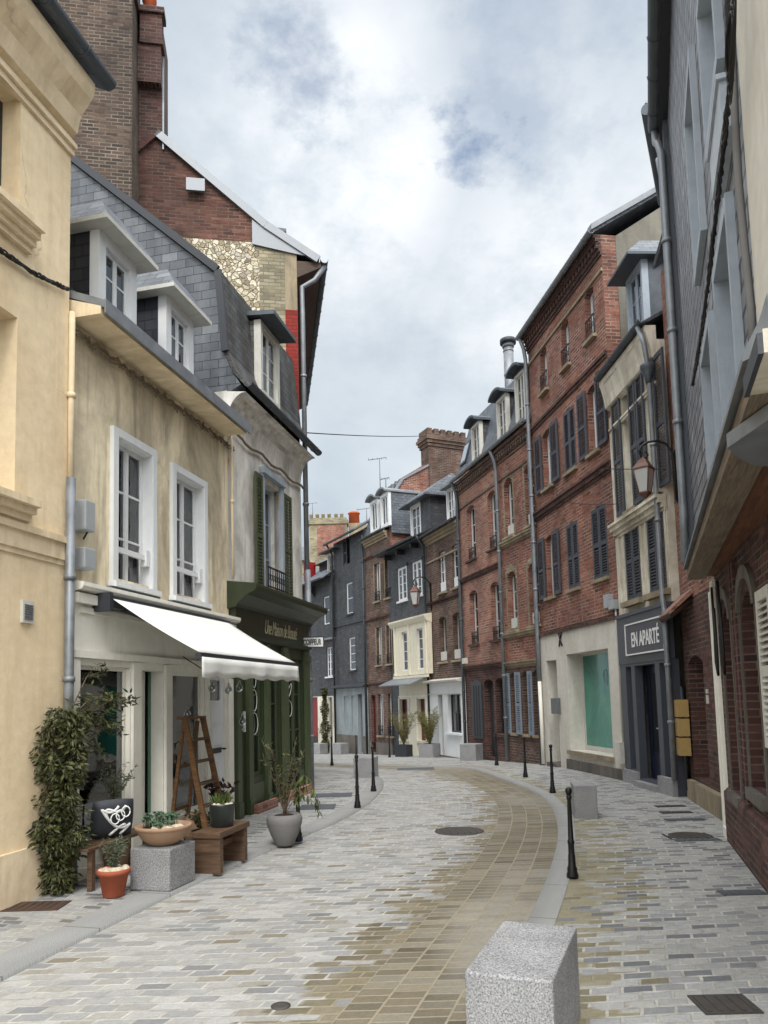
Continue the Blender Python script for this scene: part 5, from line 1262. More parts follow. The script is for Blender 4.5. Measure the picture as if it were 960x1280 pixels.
MB().box(-.2, L, -.42, -.001, ET - .12, ET - .08).box(.3, .38, -.3, -.001, ET - .3, ET - .121).box(1.5, 1.58, -.3, -.001, ET - .3, ET - .121).box(2.8, 2.88, -.3, -.001, ET - .3, ET - .121).build('soffit', 'charcoal', r10)
gutter(r10, -.25, L - .0, -.5, ET + .0, .07, 'zinc_dark')
da, db = F10.pix(*Z1(548, 480), -.25)[0], F10.pix(*Z1(592, 480), -.25)[0]; zt_ = F10.pix(*Z1(570, 425), -.25)[1]
dd = dormer(r10, da, db + .1, ET + .2, zt_, .25, 2.6, cheek='slate_black', trim='white', style='none', cols=2, rows=3, fw=.09)
MB().box(db + .1, db + .9, .262, 2.6, ET + .2, zt_).build('dormer_body', 'slate_dark', dd)
mb = MB(); A = [(da - .5, -.05, zt_), (db + 1.15, -.05, zt_), (db + 1.15, 2.8, zt_), (da - .5, 2.8, zt_)]; zr = zt_ + .95
A2 = [(x, y, z + .06) for x, y, z in A]; T_ = [(da + .3, 1.2, zr), (db + .9, 1.2, zr)]
mb.add(A + A2, [(0, 3, 2, 1), (0, 1, 5, 4), (1, 2, 6, 5), (2, 3, 7, 6), (3, 0, 4, 7)]); mb.add(A2 + T_, [(0, 1, 5, 4), (1, 2, 5), (2, 3, 4, 5), (3, 0, 4)]); mb.build('dormer_roof', 'slate', dd)
for i_, pt_ in ((0, (.0, -.1)),): pipe(r10, [(L - .02, -.4, ET), (L - .02, -.1, ET - .4), (L - .02, -.08, .1)], .04, 'charcoal')
# wall behind: gable of the neighbour and big chimney
F11 = Frame(P5, P4); L = F11.L
r11 = house('narrow_brick_house', F11, 'narrow brown brick house with two tall white dormers and a crenellated chimney')
ET = 9.10; a11 = evenz([F11.rect(Z1, 377, 403, 707, 888), F11.rect(Z1, 428, 453, 685, 875)]); b11 = evenz([F11.rect(Z2, 387, 410, 170, 350), F11.rect(Z2, 435, 458, 160, 345)]); c11 = evenz([F11.rect(Z2, 395, 419, 490, 690), F11.rect(Z2, 442, 468, 488, 690)])
d11 = F11.rect(Z2, 361, 384, 495, 720)
d11 = (max(.02, d11[0]), d11[1], .05, d11[3])
MB().wall(0, L, .5, ET, a11 + b11 + c11 + [d11], 0, .3).build('wall', 'brownbrick', r11)
MB().wall(0, L, -1, .499, [(d11[0], d11[1], .05, .6)], -.03, .3).build('plinth', 'plinth', r11)
shell(r11, L, 8, [(0, ET), (.7, ET + 2.2), (4.5, ET + 4.6), (8, ET)], 'redbrick')
for r in a11 + b11 + c11:
    window(r11, r, y=.12, cols=2, rows=1, fm='white', curtain='curtain'); railing(r11, r, y=-.02, h=.4)
box(d11[0], d11[1], .12, .16, d11[2], d11[3]).build('door', 'winered', r11)
for r in a11 + b11:
    for x in (r[0] - .05, r[1] + .05): box(x - .04, x + .04, -.005, -.001, r[2], r[3]).build('brick_quoin', 'stonetrim', r11)
moulding(r11, 0, L, ET - .32, [(.1, .04), (.1, .10), (.1, .16)], 'stonetrim'); 
for z in (F11.pix(*Z2(410, 128))[1], F11.pix(*Z2(410, 445))[1], F11.pix(*Z1(410, 660))[1]): moulding(r11, 0, L, z, [(.06, .05), (.06, .09)], 'darkbrick', name='string_course')
zbk = F11.pix(*Z1(480, 345), -.6)[1]
roof_sheet(r11, [(-.2, ET), (0, ET + .1), (.6, zbk), (4.5, zbk + 1.0), (8, ET)], -.03, L + .02, 'slate')
gutter(r11, -.05, L, -.24, ET + .03, .06, 'zinc_dark')
for a, b, yt, yb in ((362, 400, 405, 565), (413, 452, 372, 530)):
    ua, ub = F11.pix(*Z1(a, 470), 0)[0], F11.pix(*Z1(b, 460), 0)[0]; zt_ = F11.pix(*Z1((a + b) / 2, yt), 0)[1]
    dormer(r11, max(.03, ua), ub, ET + .1, zt_, -.07, 1.4, cheek='slate', trim='white', style='round', roofm='zinc', over=.05, cols=2, rows=1, fw=.12)
# gable brick and chimney rise on the party wall with the slate bay house
gz = lambda x, y: F11.pixg(*Z1(x, y), u=L)
pts = [gz(500, 500), gz(505, 312), gz(655, 232), gz(690, 210)]
ygb = [(p[0], p[1]) for p in pts]
g = MB(); poly = [(.1, ET - 1), (.1, ygb[1][1] - .9), (ygb[1][0], ygb[1][1]), (ygb[2][0], ygb[2][1]), (ygb[3][0] + 1.5, ygb[3][1] + .9), (ygb[3][0] + 3, ET - 1)]
g.prism(poly, L + .002, L + .22); g.build('party_gable', 'redbrick', r11)
v = MB(); 
for (y0, z0), (y1, z1) in zip(poly[1:4], poly[2:5]): v.prism([(y0, z0), (y1, z1), (y1, z1 + .1), (y0, z0 + .1)], L - .04, L + .28)
v.build('verge', 'zinc', r11)
yc0 = F11.pixg(*Z1(632, 150), u=L + .22)[0]; yc1 = F11.pixg(*Z1(805, 150), u=L + .22)[0]; zc1 = F11.pixg(*Z1(640, 62), u=L + .22)[1]
ck = MB(); ck.box(L - .4, L + .3, yc0, yc1, ET + 1, zc1 - .75); 
for k, p_ in enumerate((.05, .1, .15, .1)): ck.box(L - .4 - p_, L + .3 + p_, yc0 - p_, yc1 + p_, zc1 - .75 + k * .13, zc1 - .75 + (k + 1) * .13)
n_ = 6
for i in range(n_):
    y_ = yc0 - .1 + (yc1 - yc0 + .2) * i / n_; w_ = (yc1 - yc0 + .2) / n_; ck.box(L - .45, L + .35, y_ + w_ * .15, y_ + w_ * .8, zc1 - .229, zc1)
ck.build('chimney', 'brownbrick', r11)
for u_, y_, h_ in ((.9, 1.0, .5), (1.5, .9, .45)): MB().tube([(u_, y_, zbk), (u_, y_, zbk + h_)], .09, 10).build('roof_vent', 'zinc_dark', r11)

# slate-hung house
F12 = Frame(P6, P5); L = F12.L
r12 = house('dark_slate_house', F12, 'tall narrow house hung in dark slate above a pale blue-grey ground floor')
ET = 9.78; zl = F12.pix(*Z2(280, 452))[1]
w12 = [F12.rect(Z1, 226, 258, 590, 712), F12.rect(Z2, 243, 272, -45, 105), F12.rect(Z2, 256, 285, 218, 375)]
MB().wall(0, L, zl, ET, w12, 0, .3).build('wall', 'slate_dark', r12)
shell(r12, L, 8, [(0, ET), (4, ET + 2.5), (8, ET)], 'slate_dark')
for i, r in enumerate(w12):
    if i == 0: box(r[0], r[1], .2, .25, r[2], r[3]).build('dark_opening', 'charcoal', r12); shutter(r12, r[0] - .02, (r[0] + r[1]) / 2, r[2], r[3], .05, 'charcoal')  # first opening: dark sheet stands for the shade inside the open window
    else: window(r12, r, y=.03, cols=1, rows=2 if i == 1 else 4, fm='white', sill='charcoal')
g12 = [F12.rect(Z2, 236, 258, 500, 672), F12.rect(Z2, 272, 294, 497, 672), F12.rect(Z2, 303, 325, 490, 755)]
g12[2] = (g12[2][0], g12[2][1], .08, g12[2][3])
MB().wall(0, L, -1, zl - .001, g12, -.05, .25).build('ground_floor_wall', 'bluegrey', r12)
for i, r in enumerate(g12): box(r[0], r[1], .0 if i < 2 else .1, .05 if i < 2 else .14, r[2], r[3]).build('shutter_panel' if i < 2 else 'door', 'bluegrey' if i < 2 else 'mail_grey', r12)
MB().box(0, g12[2][0] - .05, -.085, -.051, -1, F12.pix(*Z2(250, 685))[1]).box(g12[2][1] + .05, L, -.085, -.051, -1, F12.pix(*Z2(250, 685))[1]).build('plinth', 'plinth', r12)
MB().prism([(0, zl - .08), (-.25, zl - .05), (-.25, zl + .0), (0, zl + .12)], -.05, L).build('ledge', 'charcoal', r12)
moulding(r12, 0, L, F12.pix(*Z2(280, 150))[1], [(.05, .05)], 'slate_black', name='string_course')
roof_sheet(r12, [(-.4, ET - .1), (4, ET + 2.6), (8, ET)], -.12, L + .05, 'slate_dark'); gutter(r12, -.1, L, -.45, ET - .05, .07, 'zinc_dark')
pipe(r12, [(.02, -.4, ET), (.02, -.1, ET - .5), (.02, -.1, .05)], .045, 'charcoal'); pipe(r12, [(L - .03, -.1, ET - .3), (L - .03, -.1, .1)], .05, 'charcoal')

# lower slate house
F13 = Frame(P7, P6); L = F13.L
r13 = house('low_slate_house', F13, 'lower dark slate-hung house with cream ground floor and bright red doors')
ET = 8.5; uq = F13.pix(*Z1(52, 820))[0]; zl = F13.pix(*Z2(150, 500))[1]; zj = F13.pix(*Z2(160, 222))[1]
w13 = [F13.rect(Z1, 142, 170, 866, 1000), F13.rect(Z2, 147, 174, 264, 406)]
MB().wall(0, L, zj, ET, [w13[0]], -.10, .35).build('wall', 'slate_dark', r13)
MB().wall(0, L, zl, zj - .001, [w13[1]], 0, .3).build('lower_wall', 'slate_dark', r13)
shell(r13, L, 8, [(0, ET), (4, ET + 2.5), (8, ET)], 'slate_dark')
window(r13, w13[0], y=-.06, cols=1, rows=2, sill='white'); window(r13, w13[1], y=.06, cols=2, rows=4, sill='white')
MB().box(-.05, L, -.2, -.001, zj - .08, zj - .001).build('ledge', 'zinc', r13)
rd = [F13.rect(Z2, 68, 84, 520, 672), F13.rect(Z2, 88, 108, 505, 675)]
gd = F13.rect(Z2, 160, 178, 505, 680)
MB().wall(0, L, -1, zl - .001, [(rd[0][0], rd[1][1], .3, rd[1][3]), (gd[0], gd[1], .5, gd[3])], -.04, .25).build('ground_floor_wall', 'cream', r13)
box(rd[0][0], rd[1][1], .05, .1, .3, rd[1][3]).build('door', 'redpaint', r13); box(gd[0], gd[1], .05, .1, .5, gd[3]).build('shutter_panel', 'mail_grey', r13)
MB().box(gd[0] - .5, L, -.07, -.041, -1, .55).build('plinth', 'stonetrim', r13)
roof_sheet(r13, [(-.6, ET - .2), (1.0, ET + .9), (4, ET + 2.6), (8, ET)], -.1, L, 'slate'); gutter(r13, -.1, L, -.65, ET - .15, .07, 'zinc_dark')
MB().prism([(-.1, ET - 1.0), (-.12, ET - .8), (-.55, ET - .25), (-.1, ET - .25)], L - 2.2, L - 2.1).prism([(-.1, ET - 1.0), (-.12, ET - .8), (-.55, ET - .25), (-.1, ET - .25)], L - 4.2, L - 4.1).build('bracket', 'charcoal', r13)
ua, ub = F13.pix(*Z1(150, 700), 0)[0], F13.pix(*Z1(194, 700), 0)[0]; zt_ = F13.pix(*Z1(170, 655), 0)[1]
dormer(r13, ua, ub, ET + .0, zt_, .0, 2, cheek='slate_black', trim='offwhite', style='flat', roofm='charcoal', over=.25, cols=2, rows=2, fw=.08, nose=.35)
box(F13.pix(*Z1(45, 750))[0], F13.pix(*Z1(60, 750))[0], -.1, .4, ET - .3, F13.pix(*Z1(50, 705))[1]).build('red_panel', 'redpaint', r13)
MB().wall(F13.pix(*Z1(60, 740))[0], F13.pix(*Z1(140, 740))[0], ET, F13.pix(*Z1(100, 695))[1], [], .6, 1.8).build('dormer_body', 'slate_dark', r13)
MB().prism([(.3, F13.pix(*Z1(100, 698))[1]), (1.6, F13.pix(*Z1(100, 698))[1] + .75), (2.6, F13.pix(*Z1(100, 698))[1])], F13.pix(*Z1(55, 740))[0], F13.pix(*Z1(143, 740))[0]).build('dormer_roof', 'slate', r13)

# stone house behind with its block of chimneys
def back_house():
    B0 = ray(*Z1(50, 600)); k = 50 / B0.y; A = Vector((B0.x * k, 50, 0)); B0 = ray(*Z1(330, 600)); Bb = Vector((B0.x * k, 50, 0))
    F = Frame(A, Bb); r = house('stone_chimney_house', F, 'old flint and brick house behind the slate rooftops with a broad block of chimneys')
    z = lambda x, y: F.pix(*Z1(x, y))
    u0 = z(52, 0 + 600)[0]; u1 = z(240, 600)[0]
    MB().box(-8, F.L + 6, .4, 8, -2, z(100, 690)[1]).build('wall', 'flint', r)
    MB().prism([(0, z(100, 690)[1]), (4, z(100, 610)[1] + .6), (8.2, z(100, 690)[1])], -8, F.L + 6).build('roof', 'slate', r)
    zt = z(100, 500)[1]; ck = MB()
    ck.box(z(58, 0)[0] + .0, z(235, 0)[0], -.6, .39, -1, z(100, 530)[1]); ck.box(z(52, 0)[0], z(240, 0)[0], -.7, .5, z(100, 530)[1], z(100, 512)[1]); ck.box(z(60, 0)[0], z(232, 0)[0], -.62, .42, z(100, 512)[1], zt)
    c = ck.build('chimney', 'yellowbrick', r)
    for x in (75, 105, 133, 162, 195, 222): MB().lathe([(.12, 0), (.11, .3), (.13, .32), (.13, .38)], (z(x, 600)[0], -.1, zt), 10).build('chimney_pot', 'stonetrim', c)
    q = MB(); q.box(z(240, 0)[0], z(325, 0)[0], .1, .9, -1, z(280, 512)[1]); c = q.build('chimney', 'stonetrim', r)
    h = z(280, 445)[1] - z(280, 505)[1]; MB().lathe([(.38, 0), (.36, h * .8), (.42, h * .82), (.42, h * .9), (.3, h)], (z(280, 600)[0], .5, z(280, 512)[1] + .002), 14).build('chimney_pot', 'orange', c)
    bb = MB(); bb.box(z(95, 0)[0], z(225, 0)[0], -.63, -.601, z(100, 680)[1], z(100, 535)[1]); bb.build('chimney_brick', 'redbrick', r)
back_house()
# ---------------------------------------------------------------- slate jettied house (right, near)
d812 = dirvp(812)
rr_ = ray(868, 690); kk = 8.5 / rr_.y; CJ = Vector((rr_.x * kk, 8.5, 0))
FJ = Frame(CJ, CJ - d812 * 5.9); L = FJ.L
rj = house('jettied_slate_house', FJ, 'tall jettied house hung with pale slates overhanging the right pavement')
ZJ = 3.08; ETJ = 8.55
def rj_(Z, xl, yl, xr, yr, yb=None):
    return FJ.pix(*Z(xl, yl))[0], FJ.pix(*Z(xr, yr))[0], FJ.pix(*Z((xl + xr) / 2, (yl + yr) / 2))[1]
wj = []
for (xl, yl, xr, yr) in ((900, 345, 917, 262), (883, 455, 893, 402)):
    a, b, zt_ = rj_(ZP, xl, yl, xr, yr); wj.append((a, b, ZJ + .10, zt_))
a, b, zt_ = rj_(ZP, 862, 150, 869, 75); wj.append((a, b, FJ.pix(882, 290)[1], zt_))
a, b, zt_ = rj_(ZP, 879, 5, 893, -110); wj.append((a, b, FJ.pix(900, 115)[1], min(zt_, ETJ - .25)))
wj[2] = wj[2][:3] + (min(wj[2][3], ETJ - .25),)
print('WJ', [tuple(round(x, 2) for x in w) for w in wj], L)
wj = [w for w in wj if w[1] < L - .1]
MB().wall(0, L, ZJ, ETJ, wj, 0, .25).build('wall', 'slate_diag', rj)
for w in wj:
    a, b, c, d = w
    window(rj, (a + .04, b - .04, c + .04, d - .04), y=.07, cols=2, rows=3, fm='bluewhite', gm='glass_dark', sill=None, curtain=None)
    mb = MB(); mb.box(a - .04, a + .02, -.045, .15, c - .05, d + .06); mb.box(b - .02, b + .04, -.045, .15, c - .05, d + .06); mb.box(a + .02, b - .02, -.045, .15, d - .02, d + .06); mb.box(a + .02, b - .02, -.045, .15, c - .05, c + .03); mb.build('window_casing', 'bluewhite', rj)
a, b, c, d = wj[-1]
ua_, za_ = FJ.pix(885, 170, .07); ub_2 = FJ.pix(903, 170, .07)[0]; zt2, zb2 = FJ.pix(896, 122, .07)[1], FJ.pix(896, 208, .07)[1]; mb = MB(); mb.box(ua_, ub_2, -.07, -.002, zb2, zt2); mb.box(ua_ - .02, ub_2 + .02, -.085, -.002, zt2 + .001, zt2 + .03); mb.build('window_box', 'zinc_light', rj)
# side wall, cove and jetty
MB().box(0.004, .25, .25, 7, ZJ, ETJ).box(.25, L, 6.8, 7, -1, ETJ).box(L - .25, L - .004, .25, 6.8, -1, ETJ).build('side_wall', 'grey_wall', rj)
cb = MB(); cb.box(-.05, .12, -.06, .27, ZJ + .3, ETJ + .1); cb.prism([(-.05, ZJ + .3), (-.11, ZJ + .16), (-.22, ZJ - .02), (.12, ZJ - .02), (.12, ZJ + .3)], -.06, .27, 'y'); cb.build('corner_board', 'zinc_dark', rj)
cb = MB(); cb.prism([(.0, ZJ + .35), (-.06, ZJ + .15), (-.14, ZJ + .0), (-.14, ZJ - .03), (0, ZJ + .02)], .12, L); cb.build('drip_flashing', 'zinc', rj)
bm = MB(); bm.box(.0, L, -.10, .10, ZJ - .12, ZJ - .031); bm.build('jetty_beam', 'wood_grey', rj)
bm = MB(); bm.box(.0, L, .101, .46, ZJ - .09, ZJ - .03); bm.box(.05, L, .46, .52, ZJ - .16, ZJ - .031); bm.build('jetty_soffit', 'wood', rj)
box(.05, L, .521, 1.3, ZJ - .07, ZJ - .032).build('jetty_gap_shade', 'dark', rj)  # near-black sheet stands for the shaded gap behind the soffit
ev = MB(); ev.box(-.1, L, -.10, .0, ETJ - .0, ETJ + .05); ev.build('soffit', 'charcoal', rj)  # charcoal tone carries the shade beneath the eave
gutter(rj, -.15, L, -.13, ETJ + .12, .09, 'zinc_dark')
roof_sheet(rj, [(-.10, ETJ + .06), (3.5, ETJ + 3), (7.2, ETJ)], -.1, L, 'slate')
pipe(rj, [(-.10, -.14, ETJ + .05), (-.08, -.14, ETJ - .12), (.06, -.12, ETJ - .25), (.16, -.10, ETJ - .45), (.18, -.10, ZJ + .6), (.18, -.12, ZJ + .05)], .045, 'zinc')
box(-.24, -.052, -.02, .3, 4.42, 5.06).build('timber_board', 'wood', rj); box(-.30, -.052, -.02, .3, 6.4, 7.5).build('timber_board', 'wood', rj)
pipe(rj, [(-.42, -.10, ETJ - .1), (-.40, -.08, ETJ - .32), (-.22, -.02, ETJ - .42), (-.10, -.04, ETJ - .55), (-.10, -.04, ETJ - 1.3), (.10, -.09, ETJ - 1.6)], .042, 'zinc')
# ground floor
GA = gnd(911, 1048); GB_ = gnd(960, 1111); FG = Frame(GA, GA + (GB_ - GA).normalized() * 5.0)
def inJ(F):    # parts given in FG's frame but parented to rj
    return rj.matrix_world.inverted() @ F.mat()
def place(o):
    o.matrix_local = inJ(FG); return o
bpy.context.view_layer.update()
gL = FG.L
arches = [(.62, 1.22, .62, 2.55, .22), (1.85, 2.6, .8, 2.55, .25)]
place(MB().wall(0.2, gL, -1, ZJ - .04, arches, .0, .35).build('ground_floor_wall', 'darkbrick', rj))
place(MB().box(.3, 2.9, .19, .24, .5, 2.8).build('blind_arch_back', 'darkbrick', rj))
pp = MB(); pp.box(-.02, .24, -.03, .12, .14, 2.95); pp.box(-.04, .26, -.05, .12, -.5, .14); pp.box(.0, .08, -.05, -.031, .2, 2.8); pp.box(.12, .22, -.045, -.031, .2, 2.8); place(pp.build('gate_post', 'cream_paint', rj))
sp = MB(); sp.box(-.62, .0, .10, .16, 2.35, 2.95)
for i in range(4): sp.box(-.6, -.02, .085, .099, 2.42 + i * .12, 2.44 + i * .12)
sp.box(-.62, -.5, .02, .099, -.2, 2.9); place(sp.build('gateway_boarding', 'cream_paint', rj))
tr = MB()
for a, b, c, d, r_ in arches:
    for x in (a - .10, b + .0): tr.box(x + .03, x + .07, -.02, -.001, c, d - .15)
    N = 10; w = (b - a) / 2 + .1; P = []
    for i in range(N + 1):
        t = math.pi * i / N; P.append((a + (b - a) / 2 - w * math.cos(t), d - .15 + (r_ + .14) * math.sin(t)))
    P2 = [(a + (b - a) / 2 - (w - .10) * math.cos(math.pi * i / N), d - .15 + (r_ + .02) * math.sin(math.pi * i / N)) for i in range(N, -1, -1)]
    for i in range(N): tr.prism([P[i], P[i + 1], P2[N - i - 1], P2[N - i]], -.035, -.001, 'y')
place(tr.build('arch_surround', 'plinth', rj))
for a, b, c, d, r_ in arches:
    place(MB().box(a - .05, b + .05, -.06, .19, c - .10, c - .002).build('sill', 'plinth', rj))
pl = MB(); pl.box(.24, gL, -.05, -.001, -1, .56); place(pl.build('plinth', 'darkbrick', rj))
place(MB().prism([(-.05, .561), (-.001, .561), (-.001, .61)], .24, gL).build('plinth_cap', 'darkbrick', rj))
pr_ = MB()
for x in (1.5, 1.68): pr_.box(x, x + .10, -.04, -.001, .62, 2.92)
place(pr_.build('brick_pier', 'darkbrick', rj))
# open louvred shutter
u_, z_ = FG.pix(948, 790, .08); s = shutter(rj, u_, u_ + .50, 1.25, FG.pix(950, 737, .08)[1], -.05, 'offwhite', t=.04, pitch=.05); s.matrix_local = inJ(FG)
for k in range(3): place(MB().tube([(.32 + .5 * k, -.05, 2.85), (.34 + .5 * k, -.05, 2.4), (.37 + .5 * k, -.06, 2.0), (.42 + .5 * k, -.05, 1.85), (.45 + .5 * k, -.05, 2.1), (.42 + .5 * k, -.05, 2.6)], .014, 6).build('wire', 'cable', rj)) if k < 2 else None

# near cream house on the right edge
u0 = FJ.pix(941, 330, .03)[0]
F0 = Frame(FJ.P + FJ.ex * u0 - FJ.ey * .03, FJ.P + FJ.ex * (u0 + 1.4) - FJ.ey * .03); L = F0.L
r0 = house('cream_plaster_house', F0, 'cream plastered upper house front cut by the right edge, beside the slate house')
zb0 = F0.pix(955, 480)[1]
MB().box(0, L, 0, 5, zb0, 8.4).build('wall', 'white_wall', r0)
MB().box(.35, L, .75, 5, -1, zb0 - .001).build('lower_wall', 'darkbrick', r0)
uL = F0.pix(937, 495, .2)[0]; zL = F0.pix(937, 495, .2)[1]; MB().box(uL, L, -.2, -.001, zL + .002, zL + .07).build('ledge', 'cream', r0); MB().box(uL - .01, L, -.215, -.2001, zL, zL + .06).build('ledge_edge', 'charcoal', r0)
gutter(r0, 0, L, -.45, 8.5, .09, 'zinc_dark'); roof_sheet(r0, [(-.4, 8.42), (3, 10.5), (5.2, 8.4)], 0, L, 'slate')
pipe(r0, [(-.035, -.02, zb0 + .05)] + [(-.035 + .008 * math.sin(i * 1.3), -.02 + .008 * math.cos(i), zb0 + .1 + i * .3) for i in range(1, 18)], .018, 'greyclay', 'service_pipe')
# zinc canopy end over the jetty
bpy.context.view_layer.update()
def onz(px, py, z): d = ray(px, py); t = (z - CZ) / d.z; return Vector((d.x * t, d.y * t, z))
P = [FJ.local(onz(px, py, 2.88)) for px, py in ((909, 560), (960, 525), (1010, 490), (1010, 583), (962, 583), (943, 582), (929, 576), (917, 568))]
MB().prism([(p.x, p.y) for p in P], 2.88, 2.95, 'z').build('canopy', 'zinc', rj)

# cables
def onf(F, px, py, off): u, z = F.pix(px, py, off); return F.P + F.ex * u - F.ey * off + Vector((0, 0, z + F.zb))
def bundle(name, F, pts, off, r, label):
    W = [onf(F, px, py, off) for px, py in pts]; o0 = W[0]; mb = MB()
    fine = []
    for a, b in zip(W, W[1:]):
        for i in range(14): fine.append(a.lerp(b, i / 14))
    fine.append(W[-1])
    for k in range(3):
        mb.tube([p - o0 + Vector((.5 * r * math.sin(i * .9 + k * 2.1), .5 * r * math.cos(i * .9 + k * 2.1), r * math.sin(i * .5 + k * 2))) for i, p in enumerate(fine)], r * (.55 + .1 * k), 6)
    for i in range(0, len(fine), 7): p = fine[i] - o0; mb.tube([p - Vector((0, 0, r * .9)), p + Vector((0, 0, r * .9))], r * 1.3, 6)
    o = mb.build(name, 'cable', loc=o0); tag(o, label, 'cable')
bundle('cable_bundle', FJ, [(909, -20), (913, 100), (905, 180), (897, 250), (888, 330), (880, 395), (873, 440), (866, 480)], .10, .012, 'thick black cable bundle running down the pale slate wall')
o0 = onf(FJ, 911, 55, .12); mb = MB()
for k in range(4): mb.tube([Vector((.01 * k, .01 * k, 0)) + FJ.ex * (.13 + .015 * k) * math.cos(a) + Vector((0, 0, (.085 + .012 * k) * math.sin(a + .3 * k))) for a in [i * math.pi / 10 for i in range(21)]], .0035, 5)
tag(mb.build('cable_coil', 'cable', loc=o0), 'loose loop of black cable hanging at the top of the slate wall', 'cable')
bundle('cable_bundle', F1, [(-40, 290), (0, 312), (40, 340), (66, 353), (84, 361)], .04, .016, 'twisted black cable crossing the beige house wall below its upper window')
a = onf(F4L, 384, 541, .2); bb_ = ray(*Z1(625, 95)); k = 30 / bb_.y; b = Vector((bb_.x * k, 30, bb_.z * k + CZ))
cable('overhead_wire', [a, b], .012, 'single thin wire spanning the street against the open sky', sag=.05, n=16)
a = onf(F5, 710, 585, .1); b = onf(F6, *Z6(430, 270), .5)
a = onf(F5, *Z6(110, 270), .05); b = onf(F6, *Z6(445, 268), .12)
cable('stay_wire', [a, a.lerp(b, .5) + Vector((-.45, -.1, 0)), b], .008, 'upper short wire beside the copper street lantern', sag=.0)
a = onf(F5, *Z3(610, 915), .05); b = onf(F6, *Z6(200, 440), .1)
cable('stay_wire', [a, b], .008, 'thin wire strung across the red brick wall under its string course', sag=.02)

# ---------------------------------------------------------------- street furniture
def bollard_meshes(root):
    m = MB(); m.lathe([(r_ * .70, z_) for r_, z_ in [(.075, 0), (.078, .03), (.062, .06), (.066, .085), (.050, .11), (.046, .20), (.040, .22), (.040, .30), (.046, .31), (.046, .33), (.036, .345), (.026, .70), (.034, .71), (.034, .735), (.024, .745)]], (0, 0, 0), 16)
    m.build('post', 'iron', root)
    b = MB(); b.lathe([(.018, .745), (.026, .755), (.032, .777), (.029, .798), (.018, .81), (.005, .814)], (0, 0, 0), 16); b.build('finial', 'iron', root)
BL = [((716, 1101), 'black bollard nearest the camera, between the carriageway and the right pavement'),
      ((691, 993), 'black bollard on the right kerb in front of the small granite cube'),
      ((657, 973), 'black bollard on the right kerb in front of the bricked-up arched windows'),
      ((621, 958), 'black bollard on the right kerb in front of the dark arched doorway'),
      ((447, 1012), 'nearer of two black bollards before the granite cube on the left bend'),
      ((467, 991), 'second black bollard on the left bend, right beside the granite cube'),
      ((373, 1054), 'black bollard standing behind the grey urn'),
      ((415, 958), 'far black bollard in front of the slender topiary'),
      ((445.5, 949), 'far black bollard behind the granite cube on the left bend'),
      ((487, 947.5), 'far black bollard near the black bamboo planter'),
      ((384, 972), 'black bollard half hidden at the corner of the green shop')]
pb = empty('bollard'); bollard_meshes(pb)
for i, ((px, py), lab) in enumerate(BL):
    o = pb if i == 0 else copy_tree(pb); p = gnd(px, py); p.z += KH - .004 if i < 9 else 0; o.location = p; tag(o, lab, 'bollard', 'slim black bollards along the kerbs')
def cube_seat(name, px0, px1, pyb, h, depth, label, rot=0.0, mat='granite'):
    a, b = gnd(px0, pyb), gnd(px1, pyb); w = (b - a).length; c = (a + b) / 2
    m = MB(); m.box(-w / 2, w / 2, 0, depth, -.03, h); o = m.build(name, mat, bevel=.012); o.location = Vector((c.x, c.y, c.z + .024)); o.rotation_euler = (0, 0, math.atan2(b.y - a.y, b.x - a.x) + rot)
    tag(o, label, 'stone block', 'granite blocks along the pavement'); return o
GB = 'granite_block'
# big block in front
def big_block():
    A = gnd(580, 1306); Bp = gnd(689, 1312); 
    h = .46; m = MB(); o = empty('t')
    C.objects.unlink(o)
    # measure the top face
    def top(px, py, z):
        d = ray(px, py); t = (z - CZ) / d.z; return Vector((d.x * t, d.y * t, z))
    T0, T1, T2, T3 = top(580, 1217, h), top(691, 1217, h), top(717, 1152, h), top(629, 1152, h)
    w = (T1 - T0).length; dep = (T2 - T1).length
    print('BLOCK', T0, T1, T2, T3, w, dep)
    m.box(0, w, 0, dep, -.0, h); ob = m.build(GB, 'granite', bevel=.010); ob.location = (T0.x, T0.y, .01); ob.rotation_euler = (0, 0, math.atan2(-(T2.x - T1.x), T2.y - T1.y) * 1.05)
    tag(ob, 'large granite block cut by the bottom edge of the picture', 'stone block', 'granite blocks along the pavement')
big_block()
cube_seat(GB, 719, 748, 1026, .44, .5, 'granite cube behind the nearest bollard on the right pavement', .0)
cube_seat(GB, 442, 465, 974, .42, .55, 'granite cube behind the pair of bollards on the left bend')
cube_seat(GB, 575, 595, 952, .48, .5, 'granite cube on the right pavement before the white shopfront')
cube_seat(GB, 413, 426, 943, .45, .5, 'small far granite cube right of the slender topiary')
cube_seat(GB, 385, 400, 943, .45, .5, 'small far granite cube under the dark planter trough')
# covers in the paving
def cover(px, py, w, d, kind, label, mat='castiron', rot=0.0, onp=True):
    p = gnd(px, py); m = MB(); z = KH if onp else .0
    if kind == 'round':
        m.lathe([(w / 2, -.01), (w / 2, .004), (w / 2 - .03, .006), (w / 2 - .035, .003), (.01, .003)], (0, 0, 0), 28)
        for i in (range(-3, 4) if w > .2 else ()): m.box(-.03 + i * .08 - .012, -.03 + i * .08 + .012, -w * .3, w * .3, .0032, .007)
    else:
        m.box(-w / 2, w / 2, -d / 2, d / 2, -.01, .004)
        n = max(2, int(w / .06))
        for i in range(n): x = -w / 2 + w * (i + .5) / n; m.box(x - .012, x + .012, -d / 2 + .02, d / 2 - .02, .0042, .008)
    o = m.build('manhole_cover' if kind == 'round' else 'drain_cover', mat); o.location = (p.x, p.y, zg(p.y) + z + .001); o.rotation_euler = (0, 0, rot); tag(o, label, 'cover', 'covers let into the paving')
